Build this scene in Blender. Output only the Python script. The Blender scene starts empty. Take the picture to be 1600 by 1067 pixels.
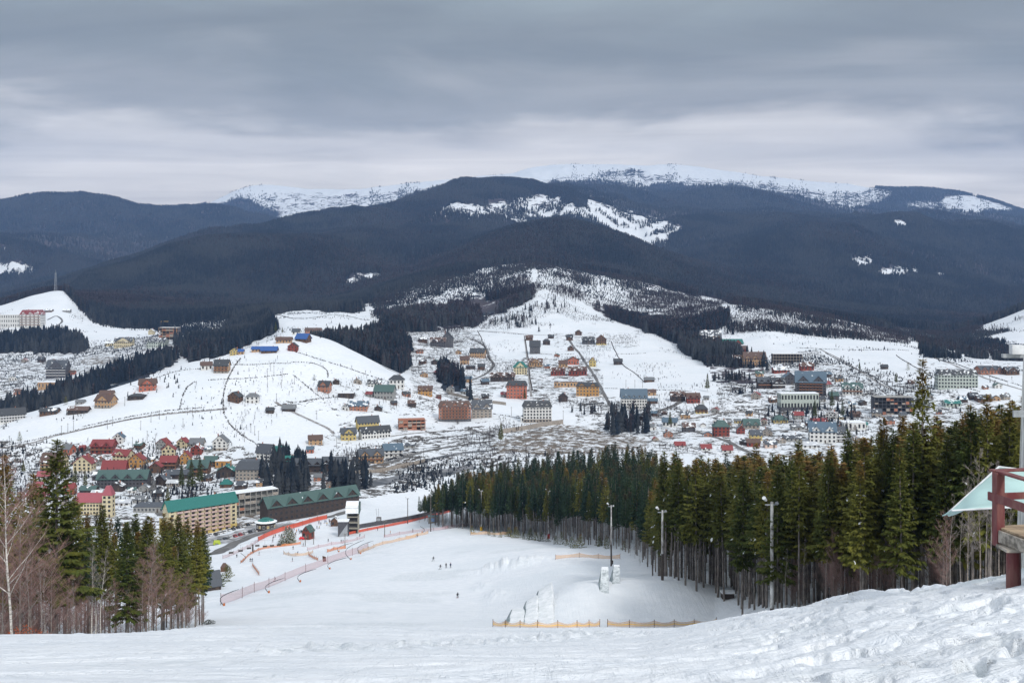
import bpy, math, random
import numpy as np
from mathutils import Vector, Matrix
random.seed(7)
C = bpy.context.scene
# ---------------------------------------------------------------- camera, sky, sun, exposure
F, CX, HY = 1700.0, 800.0, 420.0            # focal length and horizon in photo pixels (1600 wide)
cam = bpy.data.cameras.new('camera'); cam_o = bpy.data.objects.new('camera', cam); C.collection.objects.link(cam_o)
cam.sensor_fit = 'HORIZONTAL'; cam.sensor_width = 36.0; cam.lens = 36.0*F/1600
cam.shift_y = -(533.5-HY)/1600
cam_o.rotation_euler = (math.pi/2, 0, 0); cam.clip_start = 0.3; cam.clip_end = 60000
C.camera = cam_o
SUN_EL, SUN_AZ = math.radians(38), math.radians(152)     # from behind right, through thin cloud
W = bpy.data.worlds.new("World"); C.world = W; W.use_nodes = True
C.view_settings.view_transform = 'Standard'; C.view_settings.look = 'None'
C.view_settings.exposure = 0.57; C.view_settings.gamma = 1.0

class NT:
    def __init__(s, tree): s.t = tree; tree.nodes.clear()
    def n(s, kind, **kw):
        nd = s.t.nodes.new(kind)
        for k, v in kw.items():
            if k.startswith('i_'):
                nd.inputs[k[2:].replace('_', ' ')].default_value = v
            else: setattr(nd, k, v)
        return nd
    def l(s, a, b): s.t.links.new(a, b)
    def val(s, x, sock):
        if hasattr(x, 'is_linked') or isinstance(x, bpy.types.NodeSocket): s.l(x, sock)
        else: sock.default_value = x
    def m(s, op, a, b=None, c=None, clamp=False):
        nd = s.t.nodes.new('ShaderNodeMath'); nd.operation = op; nd.use_clamp = clamp
        for i, x in enumerate((a, b, c)):
            if x is not None: s.val(x, nd.inputs[i])
        return nd.outputs[0]
    def mix(s, f, a, b, mode='MIX'):
        nd = s.t.nodes.new('ShaderNodeMix'); nd.data_type = 'RGBA'; nd.blend_type = mode
        s.val(f, nd.inputs[0])
        for x, k in ((a, 6), (b, 7)):
            if isinstance(x, tuple): nd.inputs[k].default_value = (x+(1,))[:4]
            else: s.l(x, nd.inputs[k])
        return nd.outputs[2]
    def noise(s, vec, scale, detail=4, rough=.55, dist=0, lac=2.0):
        nd = s.n('ShaderNodeTexNoise'); nd.inputs['Scale'].default_value = scale; nd.inputs['Detail'].default_value = detail
        nd.inputs['Roughness'].default_value = rough; nd.inputs['Distortion'].default_value = dist
        nd.inputs['Lacunarity'].default_value = lac
        if vec is not None: s.l(vec, nd.inputs['Vector'])
        return nd.outputs[0]
    def ramp(s, f, stops, interp='LINEAR'):
        nd = s.n('ShaderNodeValToRGB'); r = nd.color_ramp; r.interpolation = interp
        while len(r.elements) > 1: r.elements.remove(r.elements[-1])
        for i, (p, c) in enumerate(stops):
            e = r.elements[0] if i == 0 else r.elements.new(p)
            e.position = p; e.color = ((c, c, c) if not isinstance(c, tuple) else c)[:3]+(1,)
        s.l(f, nd.inputs[0]); return nd.outputs[0]
    def map(s, f, a, b, c, d, smooth=True):
        nd = s.n('ShaderNodeMapRange'); nd.interpolation_type = 'SMOOTHSTEP' if smooth else 'LINEAR'
        s.l(f, nd.inputs[0])
        for i, v in enumerate((a, b, c, d)): s.val(v, nd.inputs[i+1])
        return nd.outputs[0]

def build_world():
    t = NT(W.node_tree)
    sky = t.n('ShaderNodeTexSky'); sky.sky_type = 'NISHITA'; sky.sun_disc = False
    sky.sun_elevation = SUN_EL; sky.sun_rotation = SUN_AZ
    skyb = t.n('ShaderNodeBackground'); skyb.inputs[1].default_value = 0.08; t.l(sky.outputs[0], skyb.inputs[0])
    g = t.n('ShaderNodeTexCoord').outputs['Generated']
    sp = t.n('ShaderNodeSeparateXYZ'); t.l(g, sp.inputs[0]); X, Y, Z = sp.outputs
    zz = t.m('MAXIMUM', t.m('ADD', Z, .035), .02)
    cb = t.n('ShaderNodeCombineXYZ')                     # the flat cloud deck overhead, seen in perspective
    t.l(t.m('DIVIDE', X, zz), cb.inputs[0]); t.l(t.m('DIVIDE', Y, zz), cb.inputs[1])
    deck = cb.outputs[0]
    n1 = t.noise(deck, .33, 5, .5, .6)
    mp = t.n('ShaderNodeMapping'); mp.inputs['Scale'].default_value = (.45, 1.0, 1); mp.inputs['Location'].default_value = (3.1, 7.7, 2); t.l(deck, mp.inputs[0])
    n2 = t.noise(mp.outputs[0], .8, 7, .58, .9)
    mp2 = t.n('ShaderNodeMapping'); mp2.inputs['Scale'].default_value = (2.2, 2.2, 9); mp2.inputs['Location'].default_value = (1.3, .4, .2); t.l(g, mp2.inputs[0])
    n3 = t.noise(mp2.outputs[0], 1.4, 6, .5, .4)
    e = t.m('ADD', Z, t.m('MULTIPLY', t.m('SUBTRACT', n3, .5), .17))
    e = t.m('ADD', e, t.m('MULTIPLY', t.m('SUBTRACT', n1, .5), .045))
    base = t.ramp(t.m('MULTIPLY', e, 2.0), [(0.0, (.62,.59,.565)), (.10, (.74,.69,.645)), (.17, (.88,.82,.75)), (.225, (.72,.68,.63)), (.285, (.355,.35,.33)),
             (.37, (.228,.238,.225)), (.52, (.30,.335,.325)), (.68, (.35,.39,.378)), (1.0, (.56,.59,.62))], 'EASE')
    k = t.m('ADD', .54, t.m('MULTIPLY', n2, .90))
    cl = t.mix(1.0, base, k, 'MULTIPLY')
    # a thick stratus deck is far brighter overhead than near the horizon
    zen = t.map(Z, .24, .8, 1.0, 1.2)
    cl = t.mix(1.0, cl, zen, 'MULTIPLY')
    clb = t.n('ShaderNodeBackground'); clb.inputs[1].default_value = 0.93; t.l(cl, clb.inputs[0])
    mx = t.n('ShaderNodeMixShader'); mx.inputs[0].default_value = .93; t.l(skyb.outputs[0], mx.inputs[1]); t.l(clb.outputs[0], mx.inputs[2])
    out = t.n('ShaderNodeOutputWorld'); t.l(mx.outputs[0], out.inputs[0])
build_world()
sun = bpy.data.lights.new('sun', 'SUN'); sun.energy = 1.65; sun.angle = math.radians(10); sun.color = (1, .965, .92)
sun_o = bpy.data.objects.new('sun', sun); C.collection.objects.link(sun_o)
sd = Vector((math.sin(SUN_AZ)*math.cos(SUN_EL), math.cos(SUN_AZ)*math.cos(SUN_EL), math.sin(SUN_EL)))
sun_o.rotation_euler = (-sd).to_track_quat('-Z', 'Y').to_euler()
C.cycles.max_bounces = 6; C.cycles.diffuse_bounces = 3; C.cycles.glossy_bounces = 2; C.cycles.transmission_bounces = 2
C.cycles.volume_bounces = 0; C.cycles.transparent_max_bounces = 8

# ---------------------------------------------------------------- numpy value noise
def _h(ix, iy, s):
    n = (ix*374761393 + iy*668265263 + s*1274126177) & 0xffffffff
    n = ((n ^ (n >> 13))*1274126177) & 0xffffffff
    return ((n ^ (n >> 16)) & 0xffff)/65535.0
def vnoise(x, y, s=0):
    x = np.asarray(x, float); y = np.asarray(y, float)
    ix = np.floor(x).astype(np.int64); iy = np.floor(y).astype(np.int64); fx = x-ix; fy = y-iy
    fx = fx*fx*(3-2*fx); fy = fy*fy*(3-2*fy)
    a = _h(ix, iy, s); b = _h(ix+1, iy, s); c = _h(ix, iy+1, s); d = _h(ix+1, iy+1, s)
    return (a*(1-fx)+b*fx)*(1-fy)+(c*(1-fx)+d*fx)*fy
def fbm(x, y, s=0, o=4, g=.5):
    r = 0; a = 1; t = 0
    for i in range(o):
        r = r+a*vnoise(x*2**i+17.3*i, y*2**i-9.1*i, s+i); t += a; a *= g
    return r/t-.5
# ---------------------------------------------------------------- terrain: feature curves (x pixel, y pixel, distance m)
K = [
 [(-900,1600,3),(0,1600,3),(1600,1560,3),(2500,1560,3)],
 [(-900,1290,5.5),(0,1290,5.5),(800,1290,5.5),(1600,1240,5.5),(2500,1200,5.5)],
 [(-900,1090,13),(0,1072,13),(500,1070,13),(1000,1066,13),(1300,1030,12.5),(1600,985,12),(2500,930,12)],
 [(-900,1030,24),(0,1034,24),(400,1024,24),(800,1026,24),(1000,1022,24),(1200,990,22),(1400,955,20),(1600,926,19),(2500,860,18)],
 [(-900,1000,42),(0,991,42),(200,988,44),(330,980,50),(500,979,58),(800,984,58),(1000,986,56),(1060,983,52),(1120,972,48),(1200,953,42),(1300,936,38),(1400,922,34),(1500,907,30),(1600,891,27),(1800,862,26),(2500,810,26)],
 [(-900,1060,90),(0,1040,90),(330,1000,95),(500,990,100),(800,988,100),(1060,1002,100),(1200,1010,90),(1400,985,80),(1600,960,75),(2500,950,75)],
 [(-900,1030,140),(0,1012,140),(200,1005,150),(330,986,180),(500,981,184),(1120,977,184),(1160,964,165),(1200,952,150),(1300,943,137),(1400,937,130),(1500,932,122),(1600,930,115),(2500,930,115)],
 [(-900,990,240),(0,985,240),(250,975,250),(330,950,290),(500,930,300),(650,932,300),(750,936,290),(900,942,245),(1000,942,235),(1100,935,222),(1200,932,205),(1300,932,190),(1400,925,185),(2500,920,180)],
 [(-900,930,390),(0,925,390),(250,918,400),(330,908,420),(430,896,432),(500,882,440),(575,868,445),(640,862,440),(700,858,430),(870,862,370),(1000,872,330),(1100,888,290),(1200,894,270),(1300,898,250),(1400,888,245),(2500,880,240)],
 [(-900,890,490),(0,885,500),(330,872,505),(430,862,515),(500,856,520),(575,850,515),(650,834,515),(700,828,510),(800,833,500),(870,842,460),(1000,820,430),(1200,818,400),(1400,800,380),(2500,800,370)],
 [(-900,850,620),(0,842,630),(330,838,640),(440,826,600),(500,818,605),(560,816,610),(640,818,600),(700,806,620),(800,795,600),(1000,775,520),(1200,768,500),(1400,740,480),(1600,738,460),(2500,738,460)],
 [(-900,800,730),(0,792,740),(330,796,740),(420,796,735),(500,790,720),(560,778,720),(600,775,745),(660,772,760),(700,774,770),(850,770,760),(1000,768,740),(1200,762,700),(1600,762,680),(2500,760,680)],
 [(-900,735,880),(0,735,885),(200,735,890),(400,722,890),(600,722,880),(700,715,880),(850,706,860),(940,706,850),(1200,714,840),(1600,705,850),(2500,700,850)],
 [(-900,690,980),(0,684,960),(200,676,960),(400,672,980),(600,676,985),(700,672,1000),(850,664,1010),(1000,668,1000),(1200,662,1000),(1400,652,1000),(1600,642,1000),(2500,640,1000)],
 [(-900,700,1000),(0,662,1030),(60,644,1050),(150,618,1080),(230,590,1120),(290,572,1150),(345,557,1180),(400,540,1220),(440,526,1250),(475,518,1280),(520,532,1270),(600,575,1200),(650,600,1180),(700,622,1150),(850,625,1150),(1000,620,1150),(1200,608,1150),(1400,600,1150),(1600,590,1150),(2500,580,1150)],
 [(-900,690,1280),(0,655,1280),(100,638,1300),(230,606,1330),(345,580,1400),(440,548,1440),(475,540,1450),(520,545,1450),(600,578,1400),(700,588,1350),(850,585,1350),(1000,582,1350),(1200,582,1300),(1400,572,1300),(1600,568,1300),(2500,560,1300)],
 [(-900,570,1850),(0,566,1850),(100,562,1850),(200,548,1850),(300,537,1850),(400,530,1850),(440,521,1680),(520,518,1680),(600,520,1680),(700,545,1600),(800,547,1600),(900,546,1600),(1000,546,1600),(1100,556,1560),(1200,550,1500),(1400,548,1500),(1500,558,1500),(1600,568,1550),(2500,580,1550)],
 [(-900,520,2150),(0,515,2150),(60,511,2150),(120,514,2150),(200,522,2150),(300,520,2150),(400,510,2050),(430,500,1950),(520,496,1950),(600,497,1950),(700,515,1900),(750,513,1880),(800,503,1900),(850,497,1920),(1000,515,1850),(1070,522,1800),(1200,512,1750),(1300,526,1750),(1400,533,1750),(1500,545,1800),(1600,552,1850),(2500,560,1850)],
 [(-900,500,2450),(0,482,2450),(50,463,2480),(85,455,2500),(105,456,2500),(125,480,2450),(200,495,2450),(300,496,2450),(430,488,2300),(600,484,2250),(700,486,2200),(760,494,2150),(800,478,2150),(840,462,2200),(880,468,2200),(930,490,2150),(1000,505,2100),(1070,500,2100),(1150,480,2150),(1200,484,2150),(1300,502,2150),(1400,525,2150),(1500,536,2150),(1600,530,2100),(1800,520,2100),(2500,500,2100)],
 [(-900,480,3000),(0,472,3000),(60,462,2950),(100,458,2900),(200,460,2900),(300,470,2900),(430,480,2900),(500,470,2950),(560,455,3000),(640,430,3000),(700,417,3000),(760,408,3000),(835,402,3000),(900,414,3000),(1000,430,2950),(1080,450,2900),(1150,466,2850),(1200,474,2800),(1300,488,2750),(1400,502,2700),(1480,515,2650),(1520,505,2600),(1560,490,2600),(1600,474,2600),(1700,440,2600),(2500,400,2600)],
 [(-900,478,3250),(0,480,3250),(100,468,3200),(300,468,3200),(430,482,3200),(560,468,3200),(700,432,3250),(835,416,3250),(1000,440,3200),(1200,486,3100),(1400,512,3000),(1500,520,3000),(1600,500,2950),(2500,450,2950)],
 [(-900,470,3500),(0,480,3500),(70,470,3500),(104,456,3500),(130,430,3550),(200,411,3650),(260,386,3800),(320,371,3900),(400,368,3950),(480,372,3950),(560,392,3950),(600,415,3900),(640,420,3900),(700,398,3900),(740,380,3950),(800,356,3950),(875,343,4000),(950,361,4000),(1000,382,4000),(1060,408,3900),(1150,438,3800),(1250,462,3700),(1350,476,3700),(1450,486,3700),(1600,495,3700),(2500,500,3700)],
 [(-900,470,3900),(0,472,3900),(200,428,4000),(320,385,4150),(480,378,4300),(600,395,4400),(740,390,4400),(875,362,4400),(1000,395,4400),(1150,430,4300),(1300,445,4300),(1600,478,4300),(2500,480,4300)],
 [(-900,470,4300),(0,462,4300),(100,437,4300),(160,418,4350),(230,396,4450),(270,383,4500),(320,371,4600),(400,366,4800),(500,362,5000),(700,350,5100),(800,360,5000),(1000,400,5000),(1050,405,5000),(1100,390,5050),(1170,371,5100),(1240,362,5150),(1300,365,5150),(1340,372,5100),(1400,393,5000),(1500,424,4900),(1600,452,4900),(2500,470,4900)],
 [(-900,475,5200),(0,470,5200),(200,430,5200),(320,385,5200),(480,366,5400),(700,340,5700),(900,350,5700),(1000,380,5600),(1100,378,5600),(1240,366,5600),(1340,376,5500),(1500,410,5500),(1600,430,5500),(2500,440,5500)],
 [(-900,400,5700),(0,372,5700),(50,380,5700),(120,404,5600),(200,420,5600),(280,400,5600),(340,367,5700),(400,361,5800),(480,350,5900),(560,333,6000),(640,310,6200),(700,292,6400),(760,281,6600),(800,279,6700),(830,283,6700),(870,298,6600),(920,311,6500),(960,325,6400),(1000,338,6300),(1040,348,6200),(1100,343,6200),(1200,342,6200),(1260,340,6200),(1300,344,6200),(1360,341,6200),(1400,337,6200),(1430,340,6200),(1480,352,6100),(1530,349,6100),(1600,362,6100),(2500,400,6100)],
 [(-900,380,7300),(0,378,7300),(340,380,7300),(500,370,7300),(700,320,7600),(800,302,7800),(900,315,7600),(1100,350,7400),(1300,352,7400),(1600,372,7400),(2500,400,7400)],
 [(-900,340,8600),(-100,325,8600),(0,316,8600),(60,306,8600),(130,305,8600),(180,313,8600),(240,329,8700),(285,322,8700),(330,322,8700),(380,334,8700),(430,348,8700),(500,372,8600),(700,330,8600),(800,300,8800),(860,291,9000),(940,293,9000),(1000,302,9000),(1050,303,9000),(1100,297,9000),(1140,295,9000),(1190,302,8900),(1250,318,8700),(1330,338,8500),(1400,343,8500),(1440,336,8500),(1480,334,8500),(1530,345,8500),(1600,356,8500),(2500,390,8500)],
 [(-900,345,10200),(0,345,10200),(330,345,10200),(430,350,10200),(550,340,10300),(800,300,10500),(900,295,10600),(1000,297,10600),(1100,300,10500),(1330,330,10200),(1600,352,10200),(2500,380,10200)],
 [(-900,370,12000),(0,345,12000),(240,338,12000),(300,327,12000),(325,321,12000),(350,308,12000),(375,296,12000),(400,290,12100),(430,291,12100),(480,297,12100),(560,298,12200),(620,291,12300),(700,283,12400),(800,273,12600),(830,265,12800),(860,261,12900),(920,258.5,13000),(1000,262,13000),(1050,259.5,13000),(1100,265,12900),(1180,276,12700),(1260,284,12500),(1330,290,12300),(1360,296,12200),(1400,297,12100),(1450,297,12000),(1500,303,11900),(1560,317,11800),(1600,331,11700),(1700,350,11700),(2500,380,11700)],
 [(-900,385,14300),(0,375,14300),(800,350,14300),(2500,390,14300)],
]
ROWS = [8,40,90,90,24,20,34,44,26,22,22,26,26,30,8,22,26,26,40,6,34,6,24,6,34,6,40,8,40,6]
COLS = np.concatenate([np.arange(-900,-60,30.), np.arange(-60,1660,2.5), np.arange(1660,2501,30.)])
NC = len(COLS)
def colsmooth(a, w=5):
    k = np.ones(w)/w; p = np.pad(a, (w//2, w//2), mode='edge'); return np.convolve(p, k, 'valid')
KD = np.array([colsmooth(np.interp(COLS, [p[0] for p in c], [p[2] for p in c])) for c in K])
KP = np.array([colsmooth(np.interp(COLS, [p[0] for p in c], [p[1] for p in c]), 7) for c in K])
for k in (19,21,23,25,27): KP[k] += F*15/KD[k]      # the tree tops, not the ground, draw these skylines
KZ = -(KP-HY)/F*KD
for k in range(1, len(K)): KD[k] = np.maximum(KD[k], KD[k-1]*1.01)
def pchip_slopes(x, y):
    h = np.diff(x, axis=0); d = np.diff(y, axis=0)/h; m = np.zeros_like(y)
    w1 = 2*h[1:]+h[:-1]; w2 = h[1:]+2*h[:-1]
    same = d[1:]*d[:-1] > 0
    with np.errstate(divide='ignore', invalid='ignore'):
        hm = (w1+w2)/(w1/d[:-1]+w2/d[1:])
    m[1:-1] = np.where(same, np.nan_to_num(hm), 0); m[0] = d[0]; m[-1] = d[-1]
    return m
KM = pchip_slopes(KD, KZ)
Dg = []; Zg = []; Kidx = []
for k in range(len(K)-1):
    n = ROWS[k]
    for i in range(n):
        t = i/n; d = KD[k]+(KD[k+1]-KD[k])*t; h = KD[k+1]-KD[k]
        z = (2*t**3-3*t*t+1)*KZ[k]+(t**3-2*t*t+t)*h*KM[k]+(-2*t**3+3*t*t)*KZ[k+1]+(t**3-t*t)*h*KM[k+1]
        Dg.append(d); Zg.append(z); Kidx.append(k+t)
Dg.append(KD[-1]); Zg.append(KZ[-1]); Kidx.append(len(K)-1.0)
Dg = np.array(Dg).T; Zg = np.array(Zg).T; Kidx = np.array(Kidx)      # [col, row]
NR = Dg.shape[1]
PXg = np.repeat(COLS[:, None], NR, 1); Xg = (PXg-CX)/F*Dg
def sstep(x, a, b):
    t = np.clip((x-a)/(b-a), 0, 1); return t*t*(3-2*t)
# relief
amp_m = np.clip((Dg-2300)/3000, 0, 1)
rid = 1-np.abs(fbm(Xg/480, Dg/1500, 5, 5)*4).clip(0, 1)
cf = np.clip(np.minimum((Kidx-19)%2, 2-(Kidx-19)%2)/.5, .12, 1)
Zg += amp_m*(fbm(Xg/900, Dg/900, 11, 5)*105*np.clip(Dg/7000, .25, 1.1)*cf**2+rid*62*np.clip(Dg/6000, .3, 1.2)*np.clip(np.minimum((Kidx-19)%2, 2-(Kidx-19)%2)/.4, .15, 1))*(1-.5*(np.abs(Kidx-29) < 1.2))
mid = sstep(Dg, 500, 800)*(1-sstep(Dg, 2500, 3500))
Zg += mid*fbm(Xg/120, Dg/120, 21, 4)*6
nf = 1-sstep(Dg, 150, 420)
Zg += (sstep(Dg, 60, 130))*(1-sstep(Dg, 480, 620))*fbm(Xg/28, Dg/28, 31, 4)*.9
# foreground snow: trodden lumps on the right bank, smoother with drag marks on the left
right = sstep(PXg, 980, 1300); fg = 1-sstep(Dg, 50, 75)
lump = fbm(Xg/.62, Dg/.7, 41, 4)+fbm(Xg/1.6, Dg/1.6, 42, 2)*.6
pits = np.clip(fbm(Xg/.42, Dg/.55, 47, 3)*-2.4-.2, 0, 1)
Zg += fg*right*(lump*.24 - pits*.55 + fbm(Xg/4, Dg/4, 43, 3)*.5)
fr2 = sstep(PXg, 560, 900)*(1-right)*(1-sstep(Dg, 17, 24))
Zg += fg*fr2*(fbm((Xg+Dg*.4)/1.6, (Dg-Xg*.3)/.7, 45, 4)*.22)
Zg += fg*(1-right)*(fbm(Xg/3.5, Dg/1.2, 44, 4)*.10 + fbm(Xg/14, Dg/9, 46, 3)*.5)
for _i in range(9):                                       # old ski tracks
    _c = Dg-(15+_i*3.3+(Xg*(.16+.13*math.sin(_i*2.3)))+1.1*np.sin(Xg*.23+_i)); Zg -= fg*(1-right*.8)*(np.exp(-(_c/.13)**2)+np.exp(-((_c-.55)/.13)**2))*.055
_t = np.clip(((Xg+5.5)*5.5+(Dg-24)*12)/(5.5**2+12**2), 0, 1.6); _d = np.hypot(Xg+5.5-_t*5.5, Dg-24-_t*12)
CB = np.exp(-(_d/(.7+_t))**2)*fg; Zg += CB*np.clip(fbm(Xg/.35, Dg/.35, 50, 2)*1.2, -.1, 1)*.55
rut = np.sin((Dg+Xg*.28)*5.2)*sstep(fbm(Xg/9, Dg/5, 48, 2), .08, .2)
Zg += fg*(1-right)*rut*(.035+.06*sstep(-PXg, -260, -120))
# chopped-up snow banks on the piste
chop = sstep(fbm(Xg/30, Dg/22, 51, 3), .12, .22)*sstep(Dg, 75, 110)*(1-sstep(Dg, 470, 520))
Zg += chop*fbm(Xg/2.2, Dg/2.2, 52, 3)*.75
for (bx, by, d0, rx, ry, h) in ((792,892,352,7,6,1.6),(770,890,355,5,4,1.1),(828,886,352,6,5,1.5),(752,906,318,2.5,9,.8),(776,930,292,3,12,.9)):
    x0 = (bx-CX)/F*d0
    g = np.exp(-((Xg-x0)/rx)**2-((Dg-d0)/ry)**2); Zg += g*h*(1+fbm(Xg/1.5, Dg/1.5, 53, 3)*2.2)
# the big landing mound of the snow park
mx_, my_ = 19.0, 214.0
ww = np.exp(-(np.abs((Xg-(24.))/17.5))**4)
Zg += np.where(Xg < 24, np.exp(-np.abs((Xg-24)/19.0)**6), np.exp(-np.abs((Xg-24)/17.5)**2.8))*sstep(Dg, 186, 213)*(1-sstep(Dg, 219, 250))*6.7*(1+fbm(Xg/7, Dg/7, 61, 3)*.10)
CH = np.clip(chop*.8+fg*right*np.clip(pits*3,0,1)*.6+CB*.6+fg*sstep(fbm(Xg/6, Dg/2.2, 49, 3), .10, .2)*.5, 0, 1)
# ground() and drop() : where a line of sight meets the ground / ground height at x, y
PYg = HY-F*Zg/Dg
def _col(px):
    j = int(np.clip(np.searchsorted(COLS, px)-1, 0, NC-2)); t = (px-COLS[j])/(COLS[j+1]-COLS[j])
    t = min(max(t, 0), 1)
    return Dg[j]*(1-t)+Dg[j+1]*t, Zg[j]*(1-t)+Zg[j+1]*t
def at(px, py, dmin=60, dmax=1e9):
    d, z = _col(px); p = HY-F*z/d; n = np.nonzero((d > dmin) & (d < dmax))[0]
    i0 = n[0]; hit = None
    for i in n[1:]:
        if p[i] <= py: hit = i; break
    if hit is None:
        hit = n[int(np.argmin(np.abs(p[n]-py)))]; return Vector(((px-CX)/F*d[hit], d[hit], z[hit]))
    i = hit
    a, b = p[i-1], p[i]
    t = 1 if a <= py or i-1 < i0 else (a-py)/max(a-b, 1e-6); t = min(max(t, 0), 1)
    D = d[i-1]*(1-t)+d[i]*t; Z = z[i-1]*(1-t)+z[i]*t
    return Vector(((px-CX)/F*D, D, Z))
def zat(x, y):
    px = CX+F*x/max(y, .5); d, z = _col(px); return float(np.interp(y, d, z))
def zat_n(x, y):
    px = CX+F*x/np.maximum(y, .5); j = np.clip(np.searchsorted(COLS, px)-1, 0, NC-2)
    t = np.clip((px-COLS[j])/(COLS[j+1]-COLS[j]), 0, 1)[:, None]
    d = Dg[j]*(1-t)+Dg[j+1]*t; z = Zg[j]*(1-t)+Zg[j+1]*t
    i = np.clip((d <= y[:, None]).sum(1)-1, 0, NR-2); r = np.arange(len(x))
    d0 = d[r, i]; d1 = d[r, i+1]; u = np.clip((y-d0)/(d1-d0), 0, 1)
    return z[r, i]*(1-u)+z[r, i+1]*u
def inpoly(px, py, poly):
    ins = np.zeros(np.shape(px), bool); n = len(poly)
    for i in range(n):
        x1, y1 = poly[i]; x2, y2 = poly[(i+1) % n]
        if y1 == y2: continue
        c = ((y1 > py) != (y2 > py)) & (px < (x2-x1)*(py-y1)/(y2-y1)+x1)
        ins ^= c
    return ins
# ---------------------------------------------------------------- materials
MATS = {}
def mat(name, col, rough=.8, var=.15, scale=6.0, spec=.3, metal=0, bump=0, emit=None, stretch=None, col2=None):
    if name in MATS: return MATS[name]
    m = bpy.data.materials.new(name); m.use_nodes = True; t = NT(m.node_tree)
    b = t.n('ShaderNodeBsdfPrincipled'); o = t.n('ShaderNodeOutputMaterial'); t.l(b.outputs[0], o.inputs[0])
    tc = t.n('ShaderNodeTexCoord').outputs['Object']
    if stretch:
        mp = t.n('ShaderNodeMapping'); mp.inputs['Scale'].default_value = stretch; t.l(tc, mp.inputs[0]); tc = mp.outputs[0]
    nz = t.noise(tc, scale, 5, .6)
    c2 = col2 if col2 else tuple(c*(1-2.2*var) for c in col)
    c1 = tuple(min(1, c*(1+var)) for c in col)
    t.l(t.mix(t.map(nz, .35, .68, 0, 1), c1, c2), b.inputs['Base Color'])
    b.inputs['Roughness'].default_value = rough; b.inputs['Metallic'].default_value = metal
    b.inputs['Specular IOR Level'].default_value = spec
    if emit: b.inputs['Emission Color'].default_value = emit[0]+(1,); b.inputs['Emission Strength'].default_value = emit[1]
    if bump:
        bp = t.n('ShaderNodeBump'); bp.inputs['Distance'].default_value = bump; t.l(nz, bp.inputs['Height']); t.l(bp.outputs[0], b.inputs['Normal'])
    MATS[name] = m; return m

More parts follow.
